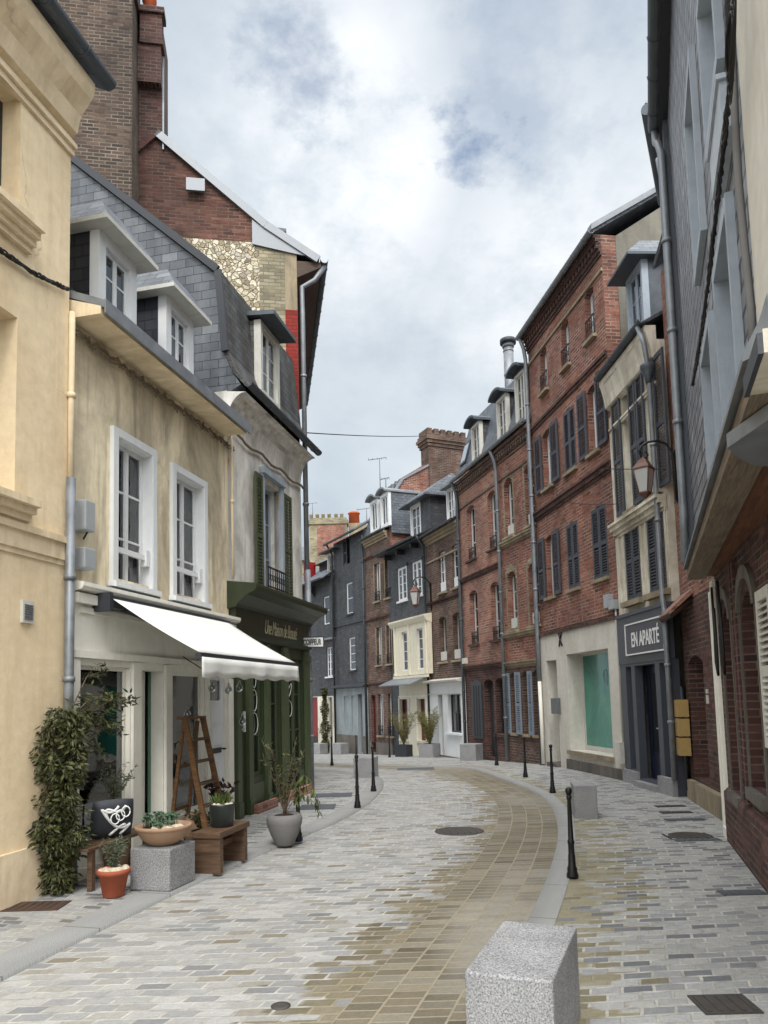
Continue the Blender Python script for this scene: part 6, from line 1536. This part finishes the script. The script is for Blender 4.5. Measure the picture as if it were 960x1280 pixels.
cover(574, 1039, .62, 0, 'round', 'round iron manhole cover in the middle of the carriageway', onp=False, mat='castiron')
cover(351, 1258, .11, 0, 'round', 'tiny round valve cap at the foot of the picture', onp=False)
cover(906, 1262, .30, .24, 'rect', 'dark rectangular cover low on the right pavement')
cover(928, 1120, .36, .14, 'rect', 'dark rectangular cover beside the right brick wall', mat='greyslab')
cover(863, 1048, .48, 0, 'round', 'round iron cover on the right pavement')
cover(872, 1053, .5, .12, 'rect', 'narrow dark slab just below the round cover on the right', mat='greyslab')
cover(856, 1027, .5, .14, 'rect', 'dark rectangular slab above the round cover on the right', mat='greyslab')
cover(845, 1018, .42, .15, 'rect', 'iron grate before the letterboxes', mat='castiron')
cover(838, 1010, .42, .14, 'rect', 'second narrow grate before the anthracite shop door', mat='castiron')
cover(42, 1137, .52, .28, 'rect', 'rusty rectangular cover by the foot of the vine', mat='zinc_rust')
cover(397, 1011, .55, .5, 'rect', 'grey square cover on the left pavement near the bend', mat='greyslab')
cover(415, 996, .7, .5, 'rect', 'faint square cover on the left pavement beyond the other', mat='greyslab')
cover(520, 962, .9, .9, 'rect', 'wide flat cover in the far carriageway', onp=False, mat='greyslab')

# wall lanterns
def lantern(name, W, hang, label, scale=1.0, out=Vector((-1, 0, 0))):
    """W: point on the wall; out: horizontal unit vector away from the wall"""
    side = Vector((-out.y, out.x, 0)); m = Matrix.Identity(4)
    for i, c in enumerate((out, side, Vector((0, 0, 1)))):
        for j in range(3): m[j][i] = c[j] * scale
    m[0][3], m[1][3], m[2][3] = W
    r = empty(name, m); tag(r, label, 'street lamp', 'wall-mounted copper-capped lanterns')
    b = MB(); b.box(.0, .03, -.03, .03, -.42, .46)
    pts = [(.03, 0, -.38), (.03, 0, .2), (.05, 0, .42), (.14, 0, .56), (.28, 0, .62), (.44, 0, .60), (.56, 0, .53), (.60, 0, .44), (.57, 0, .36), (.50, 0, .33), (.46, 0, .38), (.48, 0, .43), (.52, 0, .44)]
    b.tube(pts, .018, 8); b.tube([(.54, 0, .36), (.54, 0, .22)], .012, 6); b.build('bracket', 'iron', r)
    c = .54; zt = .16
    cap = MB(); cap.lathe([(.19, -.02), (.19, .0), (.12, .08), (.10, .12), (.05, .15), (.03, .19), (.015, .21)], (c, 0, zt), 4, smooth=False); cap.build('lantern_cap', 'copper', r)
    g = MB(); g.lathe([(.10, -.40), (.17, -.025)], (c, 0, zt), 4, smooth=False); g.build('lantern_glass', 'lampglass', r)
    f = MB()
    for k in range(4):
        a = math.pi / 2 * k; f.tube([(c + .102 * math.cos(a), .102 * math.sin(a), zt - .40), (c + .174 * math.cos(a), .174 * math.sin(a), zt - .02)], .010, 6)
    f.lathe([(.115, -.42), (.115, -.395)], (c, 0, zt), 4, smooth=False); f.lathe([(.10, -.422), (.05, -.47), (.01, -.50)], (c, 0, zt), 4, smooth=False); f.build('lantern_frame', 'copper', r)
k_ = NT('opal_lantern_glass'); k_.b.inputs['Transmission Weight'].default_value = .25; M['lampglass'] = k_.done(srgb(206, 208, 206), .25)
W = onf(F6, 846, 597, .13)
lantern('wall_lantern', W, 0, 'near copper-capped lantern on a scrolled black bracket beside the cream stone house', .94, -F6.ey)
W2 = onf(F9, *Z2(648, 30), .02); W2.z = onf(F9, *Z2(625, -20), .3).z - .5
W2 = onf(F10, *Z1(650, 870), .02)
lantern('wall_lantern', W2, 0, 'small far lantern on the corner of the slate house with the cream bay', 1.15, (Vector((-.93, -.36, 0))).normalized())

# hairdresser's blade sign
u_, z_ = 0.0, 0.0
p0 = ray(380, 803); ks = 13.7 / p0.y; S0 = Vector((p0.x * ks, 13.7, p0.z * ks + CZ)); p1 = ray(404, 803); S1 = Vector((p1.x * 13.7 / p1.y, 13.7, 0))
ln = .40; sg = empty('hairdresser_sign', loc=(S1.x - ln, 13.7, S0.z)); tag(sg, 'white hanging sign reading COIFFEUR in black letters by the corner drainpipe', 'sign')
MB().box(0, ln, -.02, .02, -.085, .085).build('board', 'letters', sg)
f = MB(); f.box(0, ln, -.024, .024, .086, .10); f.box(0, ln, -.024, .024, -.10, -.086); f.box(ln, ln + .014, -.024, .024, -.1, .1); f.box(-.2, .0, -.01, .01, -.02, .02); f.build('frame', 'iron', sg)
tx = text_mesh('COIFFEUR', .14, .002, sx=.52, bold=.004); shift(tx, (ln / 2, -.024, -.005)); tx.build('lettering', 'letters_black', sg)

# TV aerials
def aerial(P, h, label, n=5, w=.5):
    r = empty('rooftop_aerial', loc=P); tag(r, label, 'aerial', 'television aerials on the far roofs')
    MB().tube([(0, 0, 0), (0, 0, h)], .02, 6).build('mast', 'mail_grey', r)
    m = MB(); m.tube([(-w, 0, h - .05), (w * .6, 0, h + .05)], .015, 6)
    for i in range(n): x = -w + i * 1.6 * w / (n - 1); m.tube([(x, -.2, h - .03), (x, .2, h + .02)], .01, 5)
    m.build('antenna', 'mail_grey', r)
def onY(px, py, Y): d = ray(px, py); return Vector((d.x * Y / d.y, Y, d.z * Y / d.y + CZ))
p = onY(*Z1(405, 370), 32.5); t_ = onY(*Z1(400, 205), 32.5); aerial(p, t_.z - p.z, 'tallest aerial above the two white dormers')
p = onY(*Z1(432, 350), 31.8); t_ = onY(*Z1(432, 300), 31.8); aerial(p, t_.z - p.z, 'short bushy aerial just right of the tallest one', 7, .25)
p = onY(*Z1(80, 490), 49.8); t_ = onY(*Z1(78, 420), 49.8); aerial(p, t_.z - p.z, 'aerial over the broad block of chimneys', 4)
p = onY(*Z1(340, 505), 38); t_ = onY(*Z1(340, 445), 38); aerial(p, t_.z - p.z, 'aerial right of the orange chimney pot', 3)

# ---------------------------------------------------------------- plants and shop display
def leaf(mb, p, d, ln, w, curl=.15):
    d = d.normalized(); s = d.cross(Vector((ru(-1, 1), ru(-1, 1), ru(-.5, 1)))).normalized() * w / 2; n = d.cross(s).normalized()
    a = p; b = p + d * ln * .45 + s + n * ln * curl * .3; c = p + d * ln; e = p + d * ln * .45 - s + n * ln * curl * .3; m = p + d * ln * .5 - n * ln * curl * .3
    mb.add([a, b, c, e, m], [(0, 1, 4), (1, 2, 4), (2, 3, 4), (3, 0, 4)])
def rnd(): return Vector((ru(-1, 1), ru(-1, 1), ru(-1, 1)))
def branches(root, base, h, spread, n, leafm, ln, w, per=14, r0=.012, droop=0.0, name_s='branch', start=.3, wood='bark'):
    st = MB(); lf = MB()
    for i in range(n):
        a = ru(0, 6.28); e = Vector((spread * math.cos(a) * ru(.3, 1), spread * math.sin(a) * ru(.3, 1), h * ru(.65, 1)))
        P = []
        for k in range(9):
            f = k / 8; P.append(base + Vector((e.x * f ** 1.4, e.y * f ** 1.4, e.z * f - droop * f * f)) + rnd() * .012)
        st.tube(P, [r0 * (1 - .75 * k / 8) for k in range(9)], 5)
        for k in range(per):
            f = start + (1 - start) * R(); q = P[min(8, int(f * 8))].lerp(P[min(8, int(f * 8) + 1)], R())
            leaf(lf, q, Vector((ru(-1, 1), ru(-1, 1), ru(-.3, .9 - droop * 2))), ln * ru(.7, 1.2), w * ru(.7, 1.2))
    st.build('stem', wood, root); lf.build('foliage', leafm, root)
def pot(root, prof, mat, soil_z, soil_r, name='pot', n=28):
    MB().lathe(prof, (0, 0, 0), n).build(name, mat, root, bevel=0); MB().lathe([(soil_r, soil_z - .01), (soil_r, soil_z), (.01, soil_z + .015)], (0, 0, 0), 20).build('soil', 'soil', root)
def pebbles(root, c, r, n, z):
    m = MB()
    for i in range(n):
        a = ru(0, 6.28); q = r * math.sqrt(R()); s = ru(.018, .04); m.lathe([(s * .5, -s * .6), (s, 0), (s * .7, s * .5), (s * .2, s * .7)], (c[0] + q * math.cos(a), c[1] + q * math.sin(a), z + s * .3), 6, smooth=False)
    m.build('stones', 'pebble', root)
PV = KH
# granite cube with the bowl (ochre shop)
A = gnd(168, 1120); B = gnd(211, 1122); Cc = gnd(243, 1106)
ex = (B - A); wA = ex.length; hB = .37
ob = MB().box(-.205, .205, -.22, .22, 0, hB).build(GB, 'granite_dark', bevel=.012)
ctr = Vector((-2.10, 7.05, PV))
print('BLK2', A, B, Cc)
rotb = math.atan2(-dL.x, dL.y) * 1.0
ob.location = ctr; ob.rotation_euler = (0, 0, -.28); tag(ob, 'granite cube under the clay bowl of succulents at the shop', 'stone block', 'granite blocks along the pavement')
bw = empty('succulent_bowl', loc=(ctr.x, ctr.y, PV + hB)); tag(bw, 'wide pale clay bowl of blue-green succulents and stones on a granite cube', 'planter'); bw.scale = (.86, .86, .9)
pot(bw, [(.13, 0), (.15, .01), (.23, .07), (.275, .14), (.29, .165), (.30, .17), (.30, .20), (.27, .20), (.26, .17), (.22, .16)], 'tanclay', .165, .26, 'bowl', 36)
lf = MB()
for i in range(46):
    a = ru(0, 6.28); q = .19 * math.sqrt(R()); cc = Vector((q * math.cos(a) - .05, q * math.sin(a), .17)); hh_ = ru(.05, .17) * (1 - q * 1.5)
    for k in range(16): d = Vector((math.cos(k * 2.4), math.sin(k * 2.4), .3 + k * .06)); leaf(lf, cc + Vector((0, 0, hh_)), d, .05 * (1.1 - k / 24), .022, .3)
    lf.tube([cc, cc + Vector((0, 0, hh_))], .006, 5)
lf.build('foliage', 'leaf_blue', bw); pebbles(bw, (.08, -.1), .15, 60, .17)
# terracotta pot with lavender
tp = empty('terracotta_pot_plant', loc=gnd(142, 1124) + Vector((0, 0, PV))); tag(tp, 'terracotta pot with grey-green lavender and stones on the pavement', 'potted plant')
pot(tp, [(.085, 0), (.09, .005), (.125, .19), (.14, .19), (.145, .235), (.13, .235), (.12, .20)], 'terracotta', .215, .125)
branches(tp, Vector((0, 0, .21)), .30, .13, 26, 'leaf_olive', .045, .010, 26, .004, start=.15); pebbles(tp, (0, 0), .11, 45, .215)
# bench with cushion behind
def on_left(F, u, off, z=0): p = F.P + F.ex * u - F.ey * off; return Vector((p.x, p.y, zg(p.y) + PV + z))
ub_ = F2.pix(140, 1088, .36)[0]
bn = empty('old_plank_bench', loc=on_left(F2, ub_, .34), rotz=math.atan2(F2.ex.y, F2.ex.x)); tag(bn, 'low weathered plank bench under the shop window with a patterned cushion on it', 'bench')
MB().box(-.55, .55, -.14, .0, .36, .385).box(-.55, .55, .02, .15, .355, .382).build('seat', 'wood_bench', bn)
for x in (-.48, .44):
    MB().box(x, x + .05, -.13, -.08, 0, .36).build('leg', 'wood_bench', bn); MB().box(x, x + .05, .08, .13, 0, .355).build('leg', 'wood_bench', bn)
cu = empty('patterned_cushion', loc=on_left(F2, F2.pix(145, 1070, .45)[0], .42, .385), rotz=math.atan2(F2.ex.y, F2.ex.x) - .75); tag(cu, 'dark cushion with white looping pattern leaning on the plank bench', 'cushion')
N = 10; vs = []; fs = []
def cus(u, v): 
    th = .07 * (max(0, 1 - abs(u) ** 3) * max(0, 1 - abs(v) ** 3)) ** .5; return th
for sd_ in (-1, 1):
    for i in range(N + 1):
        for j in range(N + 1):
            u, v = -1 + 2 * i / N, -1 + 2 * j / N; vs.append((.20 * u * (1 - .06 * v * v), sd_ * cus(u, v) + .05 - .05 * v, .19 + .19 * v * (1 - .06 * u * u)))
K = (N + 1) ** 2
for s_ in range(2):
    for i in range(N):
        for j in range(N):
            q = (i * (N + 1) + j, (i + 1) * (N + 1) + j, (i + 1) * (N + 1) + j + 1, i * (N + 1) + j + 1); q = tuple(x + s_ * K for x in q); fs.append(q if s_ == 0 else q[::-1])
MB().add(vs, fs, 0, True).build('cover', 'charcoal', cu)
pt2 = MB()
for s_ in (-.012, .03):
    P = []
    for i in range(40):
        t = i / 39; u = .75 * math.sin(t * 7 + s_ * 10) * (.9 - .3 * t); v = -.8 + 1.6 * t + .25 * math.sin(t * 12); P.append((.20 * u + s_, -cus(u, v) + .05 - .05 * v - .003, .19 + .19 * v))
    pt2.tube(P, .013, 5)
for k in range(3): pt2.tube([(.0 + .05 * k + .04 * math.cos(a), -.066, .2 + .03 * k + .05 * math.sin(a)) for a in [q * math.pi / 6 for q in range(13)]], .007, 5)
pt2.build('embroidery', 'letters', cu)
# wooden bench with dark pot
bc = gnd(278, 1086); bn2 = empty('wooden_bench', loc=(bc.x, bc.y, PV), rotz=math.atan2(dL.y, dL.x)); tag(bn2, 'small thick-planked wooden bench carrying a dark green pot', 'bench')
MB().box(-.36, .36, -.15, .15, .34, .40).build('seat', 'wood_bench', bn2, bevel=.006); MB().box(-.34, -.27, -.14, .14, 0, .34).build('leg', 'wood_bench', bn2); MB().box(.24, .31, -.14, .14, 0, .34).build('leg', 'wood_bench', bn2)
MB().box(-.27, .24, -.02, .02, .20, .26).build('stretcher', 'wood_bench', bn2)
dp = empty('dark_pot_plant', loc=(bc.x, bc.y, PV + .40)); tag(dp, 'dark green glazed pot of spiky succulent standing on the wooden bench', 'potted plant')
pot(dp, [(.10, 0), (.115, .01), (.13, .21), (.138, .23), (.12, .23), (.115, .2)], 'blackpot', .2, .115)
lf = MB()
for i in range(90): a = ru(0, 6.28); q = .09 * math.sqrt(R()); leaf(lf, Vector((q * math.cos(a), q * math.sin(a), .2)), Vector((ru(-.5, .5), ru(-.5, .5), 1)), ru(.08, .17), .018, .1)
lf.build('foliage', 'leaf_mid', dp); pebbles(dp, (0, 0), .10, 30, .205)
# dark red plant behind
rp = empty('dark_leaved_plant', loc=on_left(F2, F2.pix(276, 1020, .5)[0], .5)); tag(rp, 'black pot of dark reddish leaves beside the ladder foot', 'potted plant')
pot(rp, [(.12, 0), (.15, .3), (.16, .32), (.14, .32), (.13, .28)], 'iron', .3, .13); branches(rp, Vector((0, 0, .3)), .45, .25, 14, 'leaf_red', .09, .05, 12, .006, start=.3)
rp2 = empty('trailing_plant', loc=on_left(F2, F2.pix(253, 1045, .5)[0], .5)); tag(rp2, 'low dark trailing plant in a small black pot behind the wooden bench', 'potted plant')
pot(rp2, [(.10, 0), (.12, .16), (.13, .18), (.11, .18), (.1, .15)], 'iron', .16, .11); branches(rp2, Vector((0, 0, .16)), .28, .25, 18, 'leaf_dark', .05, .03, 16, .004, start=.2)
rp3 = empty('round_clay_vase', loc=on_left(F2, F2.pix(240, 1030, .2)[0], .2)); tag(rp3, 'round tan vase in front of the teal-backed shop window', 'vase')
MB().lathe([(.07, 0), (.12, .08), (.14, .17), (.10, .27), (.05, .31), (.06, .33)], (0, 0, 0), 20).build('body', 'tanclay', rp3)
# olive in a pot behind the bench
ol = empty('potted_olive', loc=on_left(F2, F2.pix(148, 1060, .2)[0], .17)); tag(ol, 'small potted olive with grey-green head behind the patterned cushion', 'potted plant')
pot(ol, [(.11, 0), (.14, .24), (.15, .26), (.13, .26), (.12, .22)], 'tanclay', .24, .12)
MB().tube([(0, 0, .24), (.01, .01, .5), (-.01, 0, .72)], [.012, .010, .008], 6).build('trunk', 'bark', ol); branches(ol, Vector((-.01, 0, .66)), .42, .26, 20, 'leaf_olive', .055, .013, 24, .004, start=.1)
# ladder
uA, zA_ = F2.pix(231, 897, .34)
ld = empty('wooden_stepladder', loc=on_left(F2, uA, 0), rotz=math.atan2(F2.ex.y, F2.ex.x)); tag(ld, 'brown wooden stepladder standing open before the shop window', 'ladder')
H = zA_ - PV; WL = F2.pix(253, 897, .34)[0] - uA; print('LADDER', uA, zA_, WL)
def rail(x, y0, y1, z1, nm='rail', xs=0.0, d=.032, t=.018):
    m = MB(); m.add([(x - xs - t, y0 - d, 0), (x - xs + t, y0 - d, 0), (x - xs + t, y0 + d, 0), (x - xs - t, y0 + d, 0), (x - t, y1 - d, z1), (x + t, y1 - d, z1), (x + t, y1 + d, z1), (x - t, y1 + d, z1)], [(3, 2, 1, 0), (4, 5, 6, 7), (0, 1, 5, 4), (1, 2, 6, 5), (2, 3, 7, 6), (3, 0, 4, 7)]); m.build(nm, 'wood_ladder', ld)
rail(0, -.66, -.34, H, xs=.03); rail(WL, -.66, -.34, H, xs=-.03); rail(.05, -.12, -.30, H - .05, 'back_rail', .03, .02, .014); rail(WL - .05, -.12, -.30, H - .05, 'back_rail', -.03, .02, .014)
for i in range(5):
    z = .20 + i * .255; f = z / H; y = -.66 + .32 * f; MB().box(.02 - .03 * (1 - f), WL - .02 + .03 * (1 - f), y - .05, y + .05, z, z + .025).build('tread', 'wood_bench', ld)
MB().box(-.02, WL + .02, -.38, -.24, H - .02, H + .008).build('top_step', 'wood_ladder', ld)
for z in (.4, .9): f = z / H; y = -.12 - .18 * f; MB().box(.03, WL - .03, y - .01, y + .01, z, z + .04).build('brace', 'wood_ladder', ld)
# grey urn plant
ug = empty('grey_urn_plant', loc=gnd(356, 1059) + Vector((0, 0, PV))); tag(ug, 'round grey urn with a thin straggly shrub outside the green shop', 'potted plant')
pot(ug, [(.10, 0), (.11, .01), (.165, .13), (.205, .25), (.21, .30), (.19, .345), (.17, .355), (.165, .34)], 'greyclay', .335, .165, 'urn', 36)
branches(ug, Vector((0, 0, .33)), .92, .34, 12, 'leaf_dark', .085, .026, 16, .008, start=.25); 
st = MB(); lf = MB()
for s_ in range(3):
    P = [Vector((.0 + .40 * f, .02, .33 + .55 * math.sin(f * 2.5) * (1 - .2 * s_) - .15 * f)) + rnd() * .01 for f in [k / 9 for k in range(10)]]
    st.tube(P, .004, 5)
    for k in range(16): leaf(lf, P[3 + k % 7], Vector((ru(-.6, .6), ru(-.6, .6), -1)), .11, .035)
st.build('stem', 'bark', ug); lf.build('foliage', 'leaf_mid', ug)
# climbing vine on the corner of the beige house
vn = empty('climbing_vine', loc=on_left(F2, -.30, .16)); tag(vn, 'dark dense climbing vine at the corner of the beige house', 'vine')
st = MB(); lf = MB(); ex2 = F2.ex; ou = -F2.ey
def V3(u, o, z): return ex2 * u + ou * o + Vector((0, 0, z))
for s_ in range(7):
    P = [V3(ru(-.1, .12) + .05 * math.sin(f * 6 + s_), .0 + .05 * math.cos(f * 5 + s_), 1.55 * f) for f in [k / 12 for k in range(13)]]; st.tube(P, [.018 * (1 - .6 * k / 12) for k in range(13)], 6)
arms = []
for s_ in range(9):
    z0 = ru(1.25, 1.6); e = V3(ru(.35, 1.0), ru(.08, .22), z0 + ru(-.1, .55)); s0 = V3(0, 0, z0 - .1); P = [s0.lerp(e, k / 6) + rnd() * .02 + Vector((0, 0, .12 * math.sin(k / 6 * 3.14))) for k in range(7)]; arms.append(P); st.tube(P, [.009 * (1 - .6 * k / 6) for k in range(7)], 5)
def vw(z): return .17 + .10 * math.exp(-((z - 1.3) / .28) ** 2) + .10 * math.exp(-((z - .62) / .2) ** 2) - .05 * math.exp(-((z - .95) / .12) ** 2) - (.06 if z < .35 else 0)
clumps = []
for k in range(150):
    z = ru(.06, 1.62); a = ru(0, 6.28); w_ = vw(z); clumps.append(V3(w_ * math.cos(a) * R() ** .5 * .9 - .04, w_ * .75 * math.sin(a) * R() ** .5 + .04, z))
for c_ in clumps:
    for k in range(34):
        q = rnd(); 
        if q.length > 1: q.normalize()
        leaf(lf, c_ + q * .075, Vector((q.x + ru(-.5, .5), q.y + ru(-.5, .5), ru(-1.2, .2))), ru(.035, .095), ru(.016, .038))
for P in arms:
    for k in range(60): q = P[min(6, int(7 * R() ** .7))] + rnd() * .06; leaf(lf, q, Vector((ru(-1, 1), ru(-1, 1), ru(-1, .5))), ru(.06, .1), ru(.02, .03))
st.build('stem', 'bark', vn); lf.build('foliage', 'leaf_dark', vn)
# far planters
def planter(px0, px1, pyb, h, depth, mat, label, leafm, ph, spread, n=26, name='bamboo_planter', per=26, ln=.13, w=.018, taper=False):
    a, b = gnd(px0, pyb), gnd(px1, pyb); wd_ = (b - a).length; c = (a + b) / 2
    r = empty(name, loc=(c.x, c.y, c.z + .02), rotz=math.atan2(b.y - a.y, b.x - a.x)); tag(r, label, 'planter')
    m = MB(); m.wall(-wd_ / 2, wd_ / 2, 0, h, [], 0, .04); m.wall(-wd_ / 2, wd_ / 2, 0, h, [], depth - .04, .04); m.box(-wd_ / 2, -wd_ / 2 + .04, .041, depth - .041, 0, h); m.box(wd_ / 2 - .04, wd_ / 2, .041, depth - .041, 0, h); m.build('trough', mat, r)
    box(-wd_ / 2 + .041, wd_ / 2 - .041, .041, depth - .041, .02, h - .06).build('soil', 'soil', r)
    branches(r, Vector((0, depth / 2, h - .06)), ph, spread, n, leafm, ln, w, per, .009, start=.15); return r
planter(524, 541, 948, .46, .5, 'granite', 'pale granite planter of bamboo before the cream shop', 'leaf_bamboo', 1.25, .50, 44, per=40)
planter(494, 508, 947, .42, .4, 'charcoal', 'black planter of sparse bamboo at the corner of the narrow brick house', 'leaf_bamboo', 1.3, .65, 30)
planter(388, 405, 940.5, .75, .4, 'charcoal', 'dark planter trough before the red doors', 'leaf_dark', .25, .25, 8)
tc = gnd(407, 942); tt = empty('slender_topiary', loc=(tc.x, tc.y, tc.z + .02)); tag(tt, 'tall slender evergreen in a dark pot before the low slate house', 'topiary')
pot(tt, [(.16, 0), (.2, .35), (.21, .38), (.18, .38), (.17, .34)], 'charcoal', .34, .17)
MB().tube([(0, 0, .3), (0, 0, 2.7)], .02, 6).build('stem', 'bark', tt); lf = MB()
for k in range(2600):
    z = ru(.35, 2.95); w_ = .30 * (1 - .55 * (z - .35) / 2.6) * (.75 + .35 * math.sin(z * 7)); a = ru(0, 6.28); q = w_ * R() ** .5; leaf(lf, Vector((q * math.cos(a), q * math.sin(a), z)), rnd(), .09, .045)
lf.build('foliage', 'leaf_dark', tt)

# ---------------------------------------------------------------- sky, sun, camera
w = bpy.data.worlds.new('World'); sc.world = w; w.use_nodes = True; t = w.node_tree
for n_ in list(t.nodes): t.nodes.remove(n_)
def N_(ty, **kw):
    nd = t.nodes.new(ty)
    for k, v in kw.items(): setattr(nd, k, v)
    return nd
def Lk(a, b): t.links.new(a, b)
def mth(op, a, b=0.0, clamp=False):
    m = N_('ShaderNodeMath', operation=op); m.use_clamp = clamp
    for i, v in enumerate((a, b)):
        if isinstance(v, (int, float)): m.inputs[i].default_value = v
        else: Lk(v, m.inputs[i])
    return m.outputs[0]
def rmp(fac, stops):
    r = N_('ShaderNodeValToRGB')
    while len(r.color_ramp.elements) < len(stops): r.color_ramp.elements.new(.5)
    for e, (p, c) in zip(r.color_ramp.elements, stops): e.position = p; e.color = c if isinstance(c, tuple) else (c, c, c, 1)
    Lk(fac, r.inputs[0]); return r.outputs[0]
def mixc(f, a, b):
    m = N_('ShaderNodeMix', data_type='RGBA')
    for q, v in ((0, f), (6, a), (7, b)):
        if isinstance(v, (int, float)): m.inputs[q].default_value = v
        elif isinstance(v, tuple): m.inputs[q].default_value = v
        else: Lk(v, m.inputs[q])
    return m.outputs[2]
SUN_EL, SUN_AZ = math.radians(50), math.radians(178)     # azimuth clockwise from +Y: behind the camera
sky = N_('ShaderNodeTexSky', sky_type='NISHITA'); sky.sun_disc = False; sky.sun_elevation = SUN_EL; sky.sun_rotation = SUN_AZ
bg1 = N_('ShaderNodeBackground'); bg1.inputs[1].default_value = .15; Lk(sky.outputs[0], bg1.inputs[0])
tc_ = N_('ShaderNodeTexCoord'); dirv = tc_.outputs['Generated']
mp_ = N_('ShaderNodeMapping'); mp_.inputs['Scale'].default_value = (1, 1, 1.5); Lk(dirv, mp_.inputs[0])
def nz(scale, detail, rough, dist=0, vec=None):
    n_ = N_('ShaderNodeTexNoise'); n_.inputs['Scale'].default_value = scale; n_.inputs['Detail'].default_value = detail; n_.inputs['Roughness'].default_value = rough; n_.inputs['Distortion'].default_value = dist
    Lk(vec or mp_.outputs[0], n_.inputs['Vector']); return n_.outputs[0]
n1, n2, n3 = nz(3.0, 9, .5, .0), nz(8.0, 10, .62, .0), nz(1.6, 5, .5)
def blob(px, py, rad, soft, noise, amp):
    """1 inside a patch of sky around a direction"""
    d = ray(px, py).normalized(); v = N_('ShaderNodeVectorMath', operation='DOT_PRODUCT'); v.inputs[1].default_value = d; Lk(dirv, v.inputs[0])
    an = mth('ARCCOSINE', mth('MINIMUM', v.outputs['Value'], 1.0)); an = mth('ADD', an, mth('MULTIPLY', mth('SUBTRACT', noise, .5), amp))
    return mth('SUBTRACT', 1.0, mth('DIVIDE', mth('SUBTRACT', an, rad - soft), soft), True)
blue = mth('MAXIMUM', blob(562, 212, .055, .07, n2, .42), mth('MULTIPLY', blob(372, 75, .06, .06, n2, .3), .6))
blue = mth('MAXIMUM', blue, mth('MULTIPLY', blob(640, 130, .10, .12, n2, .5), .35))
bright = mth('MAXIMUM', blob(430, 200, .24, .20, n1, .55), mth('MULTIPLY', blob(700, 330, .30, .26, n1, .5), .85))
bright = mth('MAXIMUM', bright, mth('MULTIPLY', blob(560, 420, .25, .25, n1, .5), .5))
dark = blob(540, 20, .36, .30, n1, .6)
base = rmp(n1, [(.32, srgb(166, 182, 196)), (.50, srgb(194, 206, 216)), (.66, srgb(220, 228, 234))])
base = mixc(mth('MULTIPLY', bright, .9), base, mixc(rmp(n2, [(.32, 0.0), (.58, 1.0)]), srgb(212, 222, 230), (1.0, 1.02, 1.04, 1)))
base = mixc(mth('MULTIPLY', mth('MULTIPLY', dark, mth('SUBTRACT', 1.0, mth('MULTIPLY', bright, .85))), .5), base, srgb(166, 180, 200))
sep = N_('ShaderNodeSeparateXYZ'); Lk(dirv, sep.inputs[0])
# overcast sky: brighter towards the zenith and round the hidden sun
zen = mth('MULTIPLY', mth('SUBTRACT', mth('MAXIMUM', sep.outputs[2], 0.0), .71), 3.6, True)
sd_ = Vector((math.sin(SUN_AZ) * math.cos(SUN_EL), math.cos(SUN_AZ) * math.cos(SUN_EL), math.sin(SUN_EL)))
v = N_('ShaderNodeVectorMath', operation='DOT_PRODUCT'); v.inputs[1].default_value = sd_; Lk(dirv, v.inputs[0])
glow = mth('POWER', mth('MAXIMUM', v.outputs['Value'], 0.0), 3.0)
behind = mth('MULTIPLY', mth('SUBTRACT', mth('MULTIPLY', sep.outputs[1], -1.0), .0), 1.5, True)  # sky behind the camera raised as added fill on the facades
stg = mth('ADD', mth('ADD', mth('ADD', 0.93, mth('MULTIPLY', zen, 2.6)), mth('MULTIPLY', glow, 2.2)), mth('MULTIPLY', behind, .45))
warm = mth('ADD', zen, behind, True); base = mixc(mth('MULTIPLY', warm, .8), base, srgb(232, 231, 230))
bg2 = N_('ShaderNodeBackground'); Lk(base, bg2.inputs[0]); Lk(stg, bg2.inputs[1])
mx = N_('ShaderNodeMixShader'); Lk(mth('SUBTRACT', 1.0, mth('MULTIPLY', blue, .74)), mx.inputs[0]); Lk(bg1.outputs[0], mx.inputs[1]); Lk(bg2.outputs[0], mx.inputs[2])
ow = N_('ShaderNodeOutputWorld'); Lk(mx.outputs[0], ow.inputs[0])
sl = bpy.data.lights.new('sun', 'SUN'); sl.energy = 1.5; sl.angle = math.radians(16); sl.color = (1, .965, .92)
so_ = bpy.data.objects.new('sun', sl); C.objects.link(so_); so_.rotation_euler = sd_.to_track_quat('Z', 'Y').to_euler(); so_.location = (0, -5, 30)
cd = bpy.data.cameras.new('camera'); co = bpy.data.objects.new('camera', cd); C.objects.link(co); sc.camera = co
m = Matrix.Identity(4)
for i, c_ in enumerate((CR, CU, -CF)):
    for j in range(3): m[j][i] = c_[j]
m[2][3] = CZ; co.matrix_world = m
cd.sensor_fit = 'VERTICAL'; cd.sensor_height = 36; cd.sensor_width = 27; cd.lens = 36 * FPX / 1280; cd.shift_y = (CYP - 640) / 1280; cd.shift_x = 0
cd.clip_start = .05; cd.clip_end = 4000
sc.view_settings.view_transform = 'Standard'; sc.view_settings.look = 'None'; sc.view_settings.exposure = 0.26; sc.view_settings.gamma = 1; sc.view_settings.use_curve_mapping = False
sc.render.resolution_x, sc.render.resolution_y = 768, 1024
sc.cycles.max_bounces = 8; sc.cycles.diffuse_bounces = 2; sc.cycles.transparent_max_bounces = 12; sc.cycles.use_denoising = True
